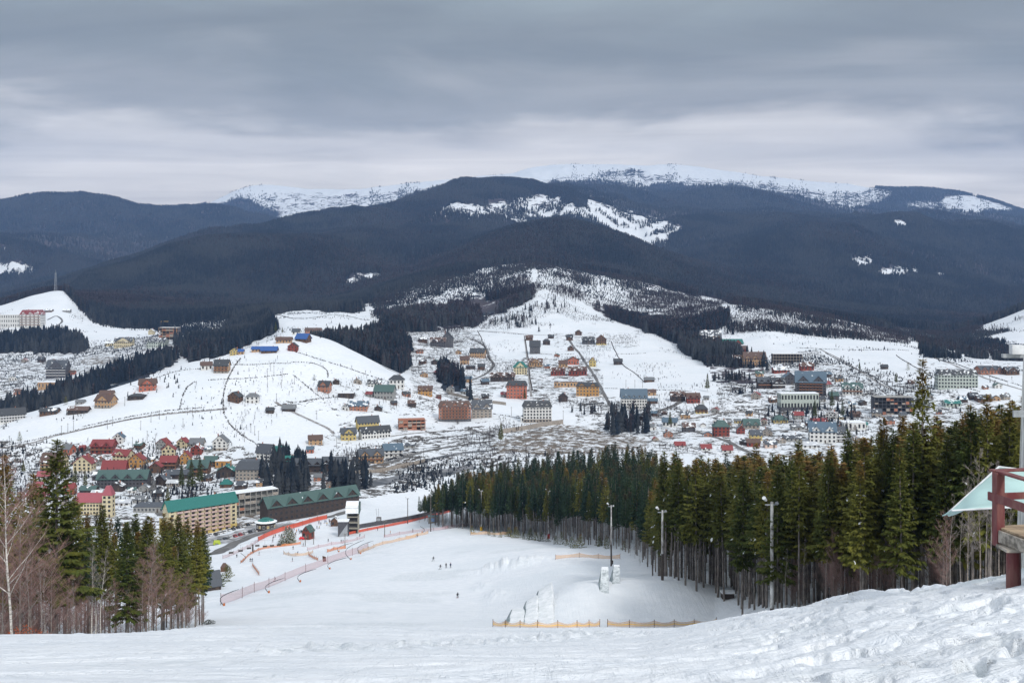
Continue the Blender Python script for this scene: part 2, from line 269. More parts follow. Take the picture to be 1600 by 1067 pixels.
def terrain_mat():
    m = bpy.data.materials.new('snowy_ground'); m.use_nodes = True; t = NT(m.node_tree)
    b = t.n('ShaderNodeBsdfPrincipled'); o = t.n('ShaderNodeOutputMaterial'); t.l(b.outputs[0], o.inputs[0])
    P = t.n('ShaderNodeTexCoord').outputs['Object']
    def at_(n): return t.n('ShaderNodeAttribute', attribute_name=n).outputs['Fac']
    chp = at_('chop'); fo, me, ea, far = at_('forest'), at_('mess'), at_('earth'), at_('far')
    n_big = t.noise(P, .004, 6, .6); n_mid = t.noise(P, .055, 7, .68, .4); n_s = t.noise(P, .35, 5, .6); n_xs = t.noise(P, 2.6, 5, .62)
    snow = t.mix(t.map(n_s, .3, .7, 0, 1), (.79,.815,.845), (.71,.745,.785))
    snow = t.mix(t.map(t.noise(P, .02, 5, .6), .42, .66, 0, .6), snow, (.66,.71,.75))
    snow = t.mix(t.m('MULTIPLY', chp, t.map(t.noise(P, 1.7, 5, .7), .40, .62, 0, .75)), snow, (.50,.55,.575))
    dirt = t.mix(n_s, (.035,.034,.034), (.13,.115,.10))
    # patches where bushes, mud and rubble break through the snow
    thr = t.m('SUBTRACT', .700, t.m('MULTIPLY', me, .205))
    bare = t.map(t.m('ADD', t.m('MULTIPLY', t.noise(P, .075, 8, .74, .5), .62), t.m('MULTIPLY', t.noise(P, .30, 6, .7), .38)), thr, t.m('ADD', thr, .025), 0, 1)
    c = t.mix(t.m('MULTIPLY', bare, t.map(me, 0, .12, 0, 1)), snow, dirt)
    ez = t.map(t.m('ADD', ea, t.m('MULTIPLY', t.m('SUBTRACT', t.noise(P, .11, 7, .7, .5), .5), 2.4)), .50, .60, 0, 1)
    c = t.mix(ez, c, t.mix(n_mid, (.20,.14,.10), (.085,.085,.07)))
    # dense woods: the ground between the trees is needles and twigs
    f2 = t.m('ADD', fo, t.m('MULTIPLY', t.m('SUBTRACT', n_mid, .5), .9))
    f2 = t.m('ADD', f2, t.m('MULTIPLY', t.m('SUBTRACT', t.noise(P, .03, 6, .7), .5), 1.1))
    f2 = t.m('ADD', f2, t.m('MULTIPLY', far, t.m('MULTIPLY', t.m('SUBTRACT', t.noise(P, .010, 6, .7), .5), 1.4)))
    fz = t.map(f2, .47, .57, 0, 1)
    wood = t.mix(t.map(n_big, .40, .60, 0, 1), (.010,.018,.030), (.058,.045,.052))  # the darker tone has some haze blue mixed in as well
    snow_gaps = t.map(t.noise(P, .024, 8, .78), .62, .66, 0, .8)  # snowy floor showing between the trees
    wood = t.mix(snow_gaps, wood, (.6,.63,.66))
    c = t.mix(fz, c, wood)
    t.l(c, b.inputs['Base Color']); b.inputs['Roughness'].default_value = .78; b.inputs['Specular IOR Level'].default_value = .25
    bp = t.n('ShaderNodeBump'); bp.inputs['Distance'].default_value = .16; bp.inputs['Strength'].default_value = .9
    mp = t.n('ShaderNodeMapping'); mp.inputs['Scale'].default_value = (.8, 1.3, 1); mp.inputs['Rotation'].default_value = (0,0,.35); t.l(P, mp.inputs[0])
    n_t = t.noise(mp.outputs[0], 1.3, 6, .7, .8)
    t.l(t.m('ADD', t.m('MULTIPLY', n_xs, .5), n_t), bp.inputs['Height'])
    mq = t.n('ShaderNodeMapping'); mq.inputs['Scale'].default_value = (1.6, .07, 1); mq.inputs['Rotation'].default_value = (0,0,-.12); t.l(P, mq.inputs[0])
    bq = t.n('ShaderNodeBump'); bq.inputs['Distance'].default_value = .22; bq.inputs['Strength'].default_value = .6; t.l(t.noise(mq.outputs[0], 1.0, 5, .65, .6), bq.inputs['Height']); t.l(bp.outputs[0], bq.inputs['Normal']); bp = bq
    bp2 = t.n('ShaderNodeBump'); bp2.inputs['Distance'].default_value = 1.2; bp2.inputs['Strength'].default_value = .5
    t.l(t.m('MULTIPLY', n_mid, me), bp2.inputs['Height']); t.l(bp.outputs[0], bp2.inputs['Normal']); t.l(bp2.outputs[0], b.inputs['Normal'])
    return m

# ---------------------------------------------------------------- what covers the ground
def lut(polys, px, py, kidx, val, wob=2.2):
    """polys: (k0, k1, density, [points]); later ones win"""
    wx = px+fbm(px/9, py/5, 71, 3)*wob*5; wy = py+fbm(px/9, py/5, 72, 3)*wob*2.2
    for k0, k1, dn, pl in polys:
        a = np.array(pl); 
        sel = (kidx >= k0) & (kidx <= k1) & (px > a[:,0].min()-12) & (px < a[:,0].max()+12) & (py > a[:,1].min()-8) & (py < a[:,1].max()+8)
        idx = np.nonzero(sel)
        if len(idx[0]) == 0: continue
        ins = inpoly(wx[idx], wy[idx], pl); val[tuple(i[ins] for i in idx)] = dn
    return val
FOREST = [
 # top snowfields
 (27.3,30,.05,[(320,324),(345,300),(400,280),(560,285),(700,272),(800,260),(860,250),(1050,248),(1180,262),(1330,278),(1368,296),(1366,306),(1330,322),(1300,322),(1250,312),(1180,300),(1100,298),(1060,286),(1000,292),(950,286),(900,290),(850,292),(700,300),(640,312),(560,328),(520,330),(480,342),(450,356),(436,340),(425,326),(410,312),(398,303),(370,312),(345,320)]),
 (27.3,30,.58,[(470,305),(540,302),(600,300),(640,300),(640,312),(560,326),(480,334),(440,322)]),
 (27.3,29.3,.66,[(930,268),(1000,266),(1045,280),(1060,290),(990,290),(940,284)]),
 (27.3,29.3,.52,[(1070,285),(1200,295),(1330,306),(1330,324),(1230,312),(1120,300),(1060,292)]),
 (27.3,29.4,.1,[(997,300),(1010,298),(1016,306),(1010,315),(1002,311)]),
 (27.3,29.4,.1,[(970,288),(1015,290),(1015,293),(972,292)]),
 (27.3,29.3,.35,[(1280,322),(1340,308),(1364,300),(1372,312),(1330,332),(1300,330)]),
 (27.3,29.3,.30,[(1455,318),(1480,306),(1520,306),(1580,324),(1585,332),(1540,330),(1520,345),(1490,336)]),
 (27.3,29.5,.50,[(1070,276),(1180,284),(1300,300),(1360,300),(1330,324),(1180,303),(1060,292)]),
 (27.3,29.5,.46,[(370,310),(440,300),(560,304),(640,296),(700,290),(700,300),(600,322),(460,350),(430,335)]),
 (27.3,29.5,.46,[(860,276),(940,272),(1060,272),(1060,288),(850,292)]),
 (27.3,29.6,.50,[(1352,294),(1392,296),(1396,306),(1372,318),(1330,330),(1340,310)]),
 (27.3,29.4,.5,[(1400,318),(1470,312),(1500,330),(1440,332)]),
 # clearing on the long ridge
 (23.5,25.15,.38,[(664,335),(690,318),(760,316),(800,312),(840,304),(870,304),(890,318),(905,308),(940,318),(1000,334),(1050,344),(1070,358),(1048,372),(1022,394),(1000,388),(975,374),(950,362),(900,345),(875,342),(830,350),(800,368),(750,382),(720,370),(690,352)]),
 (23.5,25.15,.24,[(850,312),(885,322),(940,322),(1050,348),(1062,360),(1030,375),(1000,380),(960,360),(900,342),(870,338)]),
 (23.5,25.15,.95,[(893,308),(915,310),(918,322),(900,326)]),
 (23.5,25.2,.12,[(1397,346),(1414,343),(1422,358),(1402,358)]),
 (21.5,23.2,.15,[(1326,402),(1360,401),(1369,417),(1336,421)]),
 (21.5,23.2,.18,[(1366,427),(1390,414),(1430,420),(1436,431),(1385,434)]),
 (21.5,23.2,.25,[(1446,422),(1490,428),(1486,436),(1455,434)]),
 (23.2,25.2,.12,[(-20,412),(18,408),(45,416),(66,424),(40,432),(-20,434)]),
 (23.2,25.2,.35,[(-20,382),(20,385),(16,392),(-20,392)]),
 (21.5,23.2,.10,[(168,434),(186,416),(222,403),(216,416),(190,430)]),
 (19.3,25,.42,[(530,446),(556,428),(596,426),(592,440),(545,454)]),
 # near hill
 (17.5,19.1,.42,[(640,448),(700,430),(760,415),(800,405),(835,404),(860,410),(920,420),(1000,438),(1050,455),(1090,485),(1070,520),(1000,505),(940,482),(880,465),(850,455),(780,462),(700,482),(650,492)]),
 (17.5,19.1,.34,[(850,420),(900,424),(985,446),(1010,470),(1000,492),(930,470),(880,452),(855,440)]),
 (17.5,19.1,.70,[(700,472),(760,464),(842,452),(835,468),(745,505),(690,505)]),
 (17.5,19.1,.05,[(829,405),(838,405),(836,430),(828,455),(824,455),(829,430)]),
 (16.5,19.1,.40,[(578,462),(645,452),(650,500),(580,498)]),
 (16,19.1,.08,[(742,518),(760,508),(812,488),(834,470),(842,458),(870,466),(960,503),(975,520),(880,528),(760,516)]),
 (16,18.6,.66,[(600,500),(640,490),(700,486),(752,496),(748,512),(640,522)]),
 (16.5,19.1,.46,[(940,470),(1000,460),(1060,455),(1120,478),(1130,500),(1080,515),(1010,505)]),
 (16.5,19.1,.9,[(905,470),(960,490),(1015,508),(1060,514),(1110,502),(1150,490),(1130,512),(1100,530),(1080,550),(1050,534),(1000,514),(950,496)]),
 (17.3,19.1,.12,[(1072,448),(1100,455),(1155,480),(1145,486),(1095,468)]),
 (16.8,18.5,.40,[(1128,520),(1152,480),(1200,480),(1300,498),(1420,528),(1420,548),(1240,541),(1150,542)]),
 (16.8,19.1,.42,[(1330,492),(1420,500),(1500,512),(1560,480),(1610,470),(1640,560),(1480,545),(1430,532)]),
 (16.8,19.1,.25,[(1535,512),(1560,492),(1610,472),(1640,540),(1560,540)]),
 # woods among the fields
 (15.2,19,.93,[(104,456),(300,456),(600,452),(566,476),(560,490),(470,484),(430,490),(418,500),(432,520),(350,556),(290,566),(268,530),(262,516),(200,514),(150,505),(118,478)]),
 (15.2,19,.25,[(262,508),(360,500),(350,530),(275,540)]),
 (14.1,17.2,.90,[(482,545),(530,532),(560,530),(590,520),(600,505),(625,520),(640,548),(640,576),(620,596),(598,586),(560,568),(500,550)]),
 (15.2,17.5,.7,[(-60,530),(60,526),(100,522),(140,545),(120,552),(-60,552)]),
 (14.05,15.8,.62,[(-60,662),(60,628),(130,602),(200,578),(270,556),(280,566),(200,606),(60,652),(-60,690)]),
 (15,17.6,.85,[(1050,516),(1080,522),(1105,545),(1190,570),(1196,622),(1140,616),(1100,570),(1062,548)]),
 (12.8,15.5,.55,[(1100,560),(1190,560),(1190,622),(1130,616),(1110,590)]),
 (12.5,15.5,.85,[(682,586),(700,584),(738,612),(738,628),(695,616)]),
 (15.5,18,.42,[(1430,528),(1530,522),(1540,562),(1440,564)]),
 (15.5,18,.5,[(1545,545),(1700,530),(1700,578),(1552,572)]),
 (10.5,13.3,.9,[(404,738),(440,716),(474,722),(482,772),(440,786),(412,770)]),
 (10.5,12.8,.8,[(500,742),(560,738),(590,756),(560,772),(505,770)]),
 (11.5,13.6,.75,[(944,650),(1010,648),(1014,680),(950,682)]),
 (11.5,13.5,.45,[(860,640),(940,636),(945,670),(870,660)]),
 (11.5,14,.45,[(1180,640),(1340,640),(1340,700),(1180,700)]),
]
MESS = [
 (14.2,18.5,0.96,[(-60,500),(60,520),(130,545),(290,515),(290,560),(150,600),(-60,660)]),
 (15,18,0.65,[(270,500),(360,500),(360,520),(280,530)]),
 (12,18.3,0.92,[(600,520),(742,515),(752,530),(780,560),(790,600),(740,650),(640,640),(640,560)]),
 (11,14.5,0.71,[(560,640),(760,640),(880,665),(700,690),(560,720),(480,700)]),
 (10.6,13.5,1.00,[(560,700),(700,668),(860,664),(1010,672),(1010,712),(840,716),(700,745),(640,768),(500,792),(400,800),(400,740),(520,722)]),
 (10.2,13.4,0.92,[(-60,690),(130,690),(250,690),(430,700),(430,800),(330,846),(-60,860)]),
 (11.5,17.5,0.92,[(780,560),(860,560),(930,560),(950,620),(1100,640),(1240,600),(1290,560),(1600,640),(1640,720),(900,712),(900,640),(790,620)]),
 (12,16,0.96,[(1120,590),(1280,540),(1310,600),(1330,660),(1120,670)]),
 (15,18.3,0.77,[(860,520),(1000,520),(1000,545),(870,545)]),
 (12.5,14,0.71,[(440,600),(640,590),(660,640),(560,660),(440,640)]),
 (14.2,17.5,0.77,[(1480,560),(1640,570),(1640,640),(1400,610),(1400,590)]),
 (15.5,18.6,0.80,[(-60,545),(130,545),(130,560),(-60,560)]),
 (17,18.5,0.58,[(125,478),(200,510),(150,515),(100,500)]),
 (15.5,17.5,0.65,[(460,545),(500,530),(560,545),(600,580),(520,560)]),
]
EARTH = [
 (11,13.6,.56,[(775,690),(850,668),(880,662),(940,672),(1010,684),(1010,702),(950,706),(850,712),(800,706),(780,716),(765,700)]),
 (10.2,11.6,.5,[(330,800),(420,796),(500,800),(440,822),(360,850),(330,856)]),
 (10.6,12.2,.5,[(560,728),(640,716),(640,728),(590,742)]),
 (15.5,17,.5,[(120,560),(180,556),(180,570),(130,572)]),
]
base_f = np.where(Kidx[None, :] > 18.35, .97, 0.0)*np.ones_like(PXg)
KI = np.repeat(Kidx[None, :], NC, 0)
FO = lut(FOREST, PXg, PYg, KI, base_f.copy(), 3.4)
for _k in range(2):
    _b = FO.copy(); _b[2:-2, 2:-2] = (FO[:-4,2:-2]+FO[4:,2:-2]+FO[2:-2,:-4]+FO[2:-2,4:]+FO[1:-3,2:-2]+FO[3:-1,2:-2]+FO[2:-2,1:-3]+FO[2:-2,3:-1]+FO[2:-2,2:-2])/9
    FO = np.where((KI > 16.8) & (KI < 29.6), _b, FO)
ME = lut(MESS, PXg, PYg, KI, np.where((KI > 10.5) & (KI < 18.4), .27, 0.0))
EA = lut(EARTH, PXg, PYg, KI, np.zeros_like(PXg))

def new_obj(name, me, parent=None):
    o = bpy.data.objects.new(name, me); C.collection.objects.link(o)
    if parent is not None: o.parent = parent
    return o
def grid_obj(name, X, Y, Z, attrs, m):
    nc, nr = X.shape; me = bpy.data.meshes.new(name)
    co = np.stack([X, Y, Z], -1).reshape(-1, 3).astype(np.float32)
    ii = np.arange(nc*nr).reshape(nc, nr)
    q = np.stack([ii[:-1,:-1], ii[1:,:-1], ii[1:,1:], ii[:-1,1:]], -1).reshape(-1, 4).astype(np.int32)
    me.vertices.add(len(co)); me.vertices.foreach_set('co', co.ravel())
    me.loops.add(q.size); me.loops.foreach_set('vertex_index', q.ravel())
    me.polygons.add(len(q)); me.polygons.foreach_set('loop_start', np.arange(0, q.size, 4, dtype=np.int32))
    me.polygons.foreach_set('use_smooth', np.ones(len(q), bool))
    me.update(calc_edges=True)
    for k, v in attrs.items():
        a = me.attributes.new(k, 'FLOAT', 'POINT'); a.data.foreach_set('value', v.astype(np.float32).ravel())
    me.materials.append(m); return new_obj(name, me)
TM = terrain_mat()
far_a = sstep(Dg, 2300, 4500)
def part_grid(name, k0, k1):
    r = np.nonzero((Kidx >= k0) & (Kidx <= k1))[0]
    sl = slice(r[0], r[-1]+1)
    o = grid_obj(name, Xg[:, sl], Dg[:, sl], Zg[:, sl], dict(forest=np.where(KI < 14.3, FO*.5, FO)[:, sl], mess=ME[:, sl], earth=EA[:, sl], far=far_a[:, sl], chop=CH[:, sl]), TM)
    o['kind'] = 'structure'; return o
part_grid('snowy_ground', 0, 10)
part_grid('valley_ground', 10, 19)
part_grid('mountains', 19, 40)
# the slope the photographer stands on, carried on behind the camera
xs = np.linspace(-60, 60, 40); ys = np.linspace(-60, 3.05, 40)
XX, YY = np.meshgrid(xs, ys, indexing='ij'); ZZ = -1.72-(YY+8)*.05*np.where(YY < -8, 1.0, 1.0)+fbm(XX/4, YY/4, 81, 3)*.1-.35
o = grid_obj('hilltop_ground', XX, YY, np.minimum(ZZ, -1.7-.0*YY), dict(forest=0*XX, mess=0*XX, earth=0*XX, far=0*XX, chop=0*XX), TM); o['kind'] = 'structure'

# ---------------------------------------------------------------- low-detail conifers for the far woods
class MB:
    """collects faces with a material index, then links them as ONE mesh object"""
    def __init__(s): s.v = []; s.f = []; s.mi = []
    def add(s, vs, fs, mi=0):
        b = len(s.v); s.v += [tuple(x) for x in vs]; s.f += [tuple(b+i for i in f) for f in fs]; s.mi += [mi]*len(fs)
    def box(s, x0, y0, z0, x1, y1, z1, mi=0):
        v = [(x0,y0,z0),(x1,y0,z0),(x1,y1,z0),(x0,y1,z0),(x0,y0,z1),(x1,y0,z1),(x1,y1,z1),(x0,y1,z1)]
        s.add(v, [(0,3,2,1),(4,5,6,7),(0,1,5,4),(1,2,6,5),(2,3,7,6),(3,0,4,7)], mi)
    def tube(s, pts, rad, n=6, mi=0, cap=True):
        P = [Vector(p) for p in pts]; R = rad if hasattr(rad, '__len__') else [rad]*len(P)
        vs = []; up = Vector((0,0,1))
        for i, p in enumerate(P):
            d = (P[min(i+1, len(P)-1)]-P[max(i-1, 0)]).normalized()
            a = d.cross(up if abs(d.z) < .95 else Vector((1,0,0))).normalized(); b = d.cross(a)
            for k in range(n):
                t = 2*math.pi*k/n; vs.append(p+(a*math.cos(t)+b*math.sin(t))*R[i])
        fs = [(i*n+k, i*n+(k+1) % n, (i+1)*n+(k+1) % n, (i+1)*n+k) for i in range(len(P)-1) for k in range(n)]
        if cap: fs += [tuple(range(n-1, -1, -1)), tuple(range((len(P)-1)*n, len(P)*n))]
        s.add(vs, fs, mi)
    def mesh(s, name, mats, smooth=False):
        me = bpy.data.meshes.new(name); me.from_pydata(s.v, [], s.f)
        for m in (mats if isinstance(mats, (list, tuple)) else [mats]): me.materials.append(m)
        if any(s.mi): me.polygons.foreach_set('material_index', s.mi)
        if smooth: me.polygons.foreach_set('use_smooth', [True]*len(s.f))
        me.update(); return me
    def build(s, name, mats, parent=None, loc=None, smooth=False):
        o = new_obj(name, s.mesh(name, mats, smooth), parent)
        if loc is not None: o.location = loc
        return o
def foliage_mat(name, c1, c2, tip=None, snow=0, rnd=.5):
    m = bpy.data.materials.new(name); m.use_nodes = True; t = NT(m.node_tree)
    b = t.n('ShaderNodeBsdfPrincipled'); o = t.n('ShaderNodeOutputMaterial'); t.l(b.outputs[0], o.inputs[0])
    P = t.n('ShaderNodeTexCoord').outputs['Object']; oi = t.n('ShaderNodeObjectInfo').outputs['Random']
    nz = t.noise(P, .9, 4, .6)
    if name.startswith('far'):
        G = t.n('ShaderNodeNewGeometry').outputs['Position']; nz = t.map(t.noise(G, .0035, 7, .62), .36, .64, 0, 1)
    f = t.m('ADD', t.m('MULTIPLY', oi, rnd), t.m('MULTIPLY', nz, 1-rnd))
    c = t.mix(t.map(f, .2, .8, 0, 1), c1, c2)
    if tip:
        h = t.n('ShaderNodeAttribute', attribute_name='tip').outputs['Fac']
        k = t.m('MULTIPLY', h, t.map(t.m('ADD', t.noise(P, 1.6, 3, .6), t.m('MULTIPLY', t.m('SUBTRACT', oi, .5), .5)), .42, .60, 0, 1))
        c = t.mix(k, c, tip)
    if snow:
        s_ = t.n('ShaderNodeAttribute', attribute_name='snow').outputs['Fac']; c = t.mix(s_, c, (.8,.83,.86))
    t.l(c, b.inputs['Base Color']); b.inputs['Roughness'].default_value = .85; b.inputs['Specular IOR Level'].default_value = .15
    return m
FAR_HAZED = foliage_mat('far_hazed_needles', (.007,.014,.024), (.042,.047,.052))  # dark needles with a little blue of the haze mixed into their colour
FAR_BROWN = foliage_mat('far_bare_crown', (.038,.030,.036), (.066,.050,.054))
MID_GREEN = foliage_mat('mid_needles', (.012,.024,.022), (.026,.042,.032))
BARK_FAR = mat('far_bark', (.07,.06,.055))
def far_conifer(seed, wid=.2, tiers=5, m=None):
    r = random.Random(seed); b = MB(); n = 7
    b.tube([(0,0,-.08),(0,0,.2)], .012, 4, 1)
    for k in range(tiers):
        z0 = .08+k*.92/tiers*.97; z1 = min(1, z0+1.55*.92/tiers); R = wid*(1-(z0-.05))*1.02+.01
        if k == tiers-1: z1 = 1.0
        ph = r.random()*6; vs = [(0,0,z1)]
        for i in range(n):
            t = ph+2*math.pi*i/n; q = R*r.uniform(.65, 1.2); vs.append((q*math.cos(t), q*math.sin(t), z0-r.uniform(-.02, .035)))
        b.add(vs, [(0, i+1, (i+1) % n+1) for i in range(n)]+[tuple(range(n, 0, -1))], 0)
    return b.mesh('far_tree', [m or FAR_HAZED, BARK_FAR])
def far_bare(seed):
    r = random.Random(seed); b = MB(); b.tube([(0,0,-.08),(0,0,.9)], [.014,.004], 3, 1)
    for i in range(26):
        t = r.random()*6.3; z = r.uniform(.25, .8); L = r.uniform(.12,.25); d = Vector((math.cos(t)*.6, math.sin(t)*.6, .9)).normalized()
        p = Vector((0,0,z)); q = p+d*L; s = Vector((-math.sin(t), math.cos(t), 0))*.022
        b.add([p-s*.4, p+s*.4, q+s, q-s], [(0,1,2,3)], 0)
    return b.mesh('far_bare_tree', [FAR_BROWN, BARK_FAR])
protos = []
pc = bpy.data.collections.new('far_tree_kinds')
for i, me in enumerate([far_conifer(1, .17, 5), far_conifer(2, .21, 4), far_conifer(3, .14, 6), far_bare(4), far_bare(5)]):
    p = bpy.data.objects.new(f'a{i}_tree', me); pc.objects.link(p)
def scatter_group():
    ng = bpy.data.node_groups.new('scatter', 'GeometryNodeTree')
    ng.interface.new_socket('Geometry', in_out='INPUT', socket_type='NodeSocketGeometry')
    ng.interface.new_socket('Geometry', in_out='OUTPUT', socket_type='NodeSocketGeometry')
    N = ng.nodes; L = ng.links
    gi = N.new('NodeGroupInput'); go = N.new('NodeGroupOutput')
    ci = N.new('GeometryNodeCollectionInfo'); ci.inputs['Collection'].default_value = pc
    ci.inputs['Separate Children'].default_value = True; ci.inputs['Reset Children'].default_value = True
    iop = N.new('GeometryNodeInstanceOnPoints'); iop.inputs['Pick Instance'].default_value = True
    def na(n, dt):
        a = N.new('GeometryNodeInputNamedAttribute'); a.data_type = dt; a.inputs['Name'].default_value = n; return a.outputs['Attribute']
    m2p = N.new('GeometryNodeMeshToPoints')
    L.new(gi.outputs[0], m2p.inputs[0]); L.new(m2p.outputs[0], iop.inputs['Points'])
    L.new(ci.outputs[0], iop.inputs['Instance']); L.new(na('pick', 'INT'), iop.inputs['Instance Index'])
    L.new(na('rot', 'FLOAT_VECTOR'), iop.inputs['Rotation']); L.new(na('size', 'FLOAT_VECTOR'), iop.inputs['Scale'])
    L.new(iop.outputs[0], go.inputs[0]); return ng
SG = scatter_group()
rng = np.random.default_rng(5)
PMIN = np.minimum.accumulate(np.where(Kidx[None, :] > 0.5, PYg, 9999), axis=1)
def scatter(k0, k1, n, height, wide=1.0, bare=.12, dens=None, cap=None):
    """points on the ground between two feature curves, kept where the woods are and where they can be seen"""
    px = rng.uniform(-120, 1720, n); r0 = np.searchsorted(Kidx, k0); r1 = np.searchsorted(Kidx, k1)
    rr = rng.uniform(r0, r1, n); j = np.clip(np.searchsorted(COLS, px)-1, 0, NC-2); u = (px-COLS[j])/(COLS[j+1]-COLS[j])
    i = np.minimum(rr.astype(int), NR-2); w = rr-i
    def bl(A): return (A[j,i]*(1-u)+A[j+1,i]*u)*(1-w)+(A[j,i+1]*(1-u)+A[j+1,i+1]*u)*w
    D = bl(Dg); Z = bl(Zg); f = FO[j, i] if dens is None else dens[j, i]
    hpx = height*F/D; vis = bl(PYg) <= bl(PMIN)+hpx*1.1+3
    # equal chance per square metre seen from here would starve the foreshortened parts: weight by row depth
    x = (px-CX)/F*D
    nz = fbm(x/110, D/170, 91, 4)+fbm(x/30, D/45, 92, 2)*.5; ds = np.maximum(1, D/7000); nz = np.where(f < .72, fbm(x/60/ds, D/100/ds, 93, 4)*np.where(D > 5200, 1.9, 3.0), nz)
    keep = vis & (nz+.5+rng.uniform(-.36,.36,n)*(1-f) < f*1.1-.02) & (f > .03)
    keep &= rng.random(n) < np.where(f > .74, 1, f*1.1+.12)
    x, D, Z, f = x[keep], D[keep], Z[keep], f[keep]; m = len(x)
    bz = fbm(x/520, D/700, 95, 4); pick = rng.integers(0, 3, m); pick = np.where((rng.random(m) < bare*np.clip(.8+bz*10+(f < .6)*1.2, 0, 3.2)), rng.integers(3, 5, m), pick)
    h = height*rng.uniform(.62, 1.18, m)*np.where(f < .62, np.where(D > 10500, .6, np.where(D > 4600, .8, .55)), 1)
    sz = np.stack([h*wide*rng.uniform(.8, 1.2, m), h*wide, h], -1)
    return np.stack([x, D, Z], -1), sz, pick
def stuff_points(name, sets, label=None, cat=None):
    co = np.concatenate([s[0] for s in sets]); sz = np.concatenate([s[1] for s in sets]); pk = np.concatenate([s[2] for s in sets]); n = len(co)
    me = bpy.data.meshes.new(name); me.vertices.add(n); me.vertices.foreach_set('co', co.astype(np.float32).ravel())
    a = me.attributes.new('size', 'FLOAT_VECTOR', 'POINT'); a.data.foreach_set('vector', sz.astype(np.float32).ravel())
    rot = np.zeros((n, 3), np.float32); rot[:, 2] = rng.uniform(0, 6.28, n); a = me.attributes.new('rot', 'FLOAT_VECTOR', 'POINT'); a.data.foreach_set('vector', rot.ravel())
    a = me.attributes.new('pick', 'INT', 'POINT'); a.data.foreach_set('value', pk.astype(np.int32))
    o = new_obj(name, me); md = o.modifiers.new('scatter', 'NODES'); md.node_group = SG
    o['kind'] = 'stuff'
    if label: o['label'] = label; o['category'] = cat
    print(name, n); return o
stuff_points('mountain_forest', [scatter(26, 29.05, 150000, 30, 1.5)], 'dark conifer forest below the snowy summit ridge', 'forest')
stuff_points('ridge_forest', [scatter(23.6, 26, 170000, 25, 1.25), scatter(21.5, 23.6, 140000, 23, 1.2)], 'blue-grey forest covering the long middle ridges', 'forest')
stuff_points('hill_forest', [scatter(19.04, 21.5, 170000, 23, 1.15, .2), scatter(18, 19.06, 170000, 18, 1.1, .35)], 'dark forest with snowy clearings on the hills beyond the fields', 'forest')
stuff_points('valley_woods', [scatter(14.4, 18, 120000, 21, 1.1, .2), scatter(10.5, 14.4, 9000, 17, 1.1, .15)], 'dark spruce woods along the snowy fields and hollows', 'woods')
# low scrub over the cutover snow slopes and the rough ground of the valley
SCR = np.where((KI > 16.7) & (KI < 19.1) & (FO > .04) & (FO < .6), np.where(FO > .3, .75, .5), 0)+np.where((KI > 11) & (KI < 18), ME*.40*(EA < .3), 0)
stuff_points('scrub', [scatter(10.6, 17.5, 60000, 8.5, 1.0, .75, SCR*.8), scatter(10.6, 14, 60000, 2.2, 3.0, .6, SCR), scatter(14, 19, 170000, 4.2, 2.0, .5, SCR)], 'low dark scrub poking through the snow of the valley slopes', 'scrub')
# ---------------------------------------------------------------- things: labels, copies
def tag(o, label=None, cat=None, group=None, kind=None):
    if label: o['label'] = label
    if cat: o['category'] = cat
    if group: o['group'] = group
    if kind: o['kind'] = kind
    return o
def empty(name, loc=(0,0,0), rz=0):
    o = bpy.data.objects.new(name, None); C.collection.objects.link(o); o.location = loc; o.rotation_euler = (0,0,rz)
    o.empty_display_size = .2; return o
def copy_tree(o, parent=None):
    c = o.copy(); C.collection.objects.link(c)
    if parent is not None: c.parent = parent
    for ch in o.children: copy_tree(ch, c)
    return c
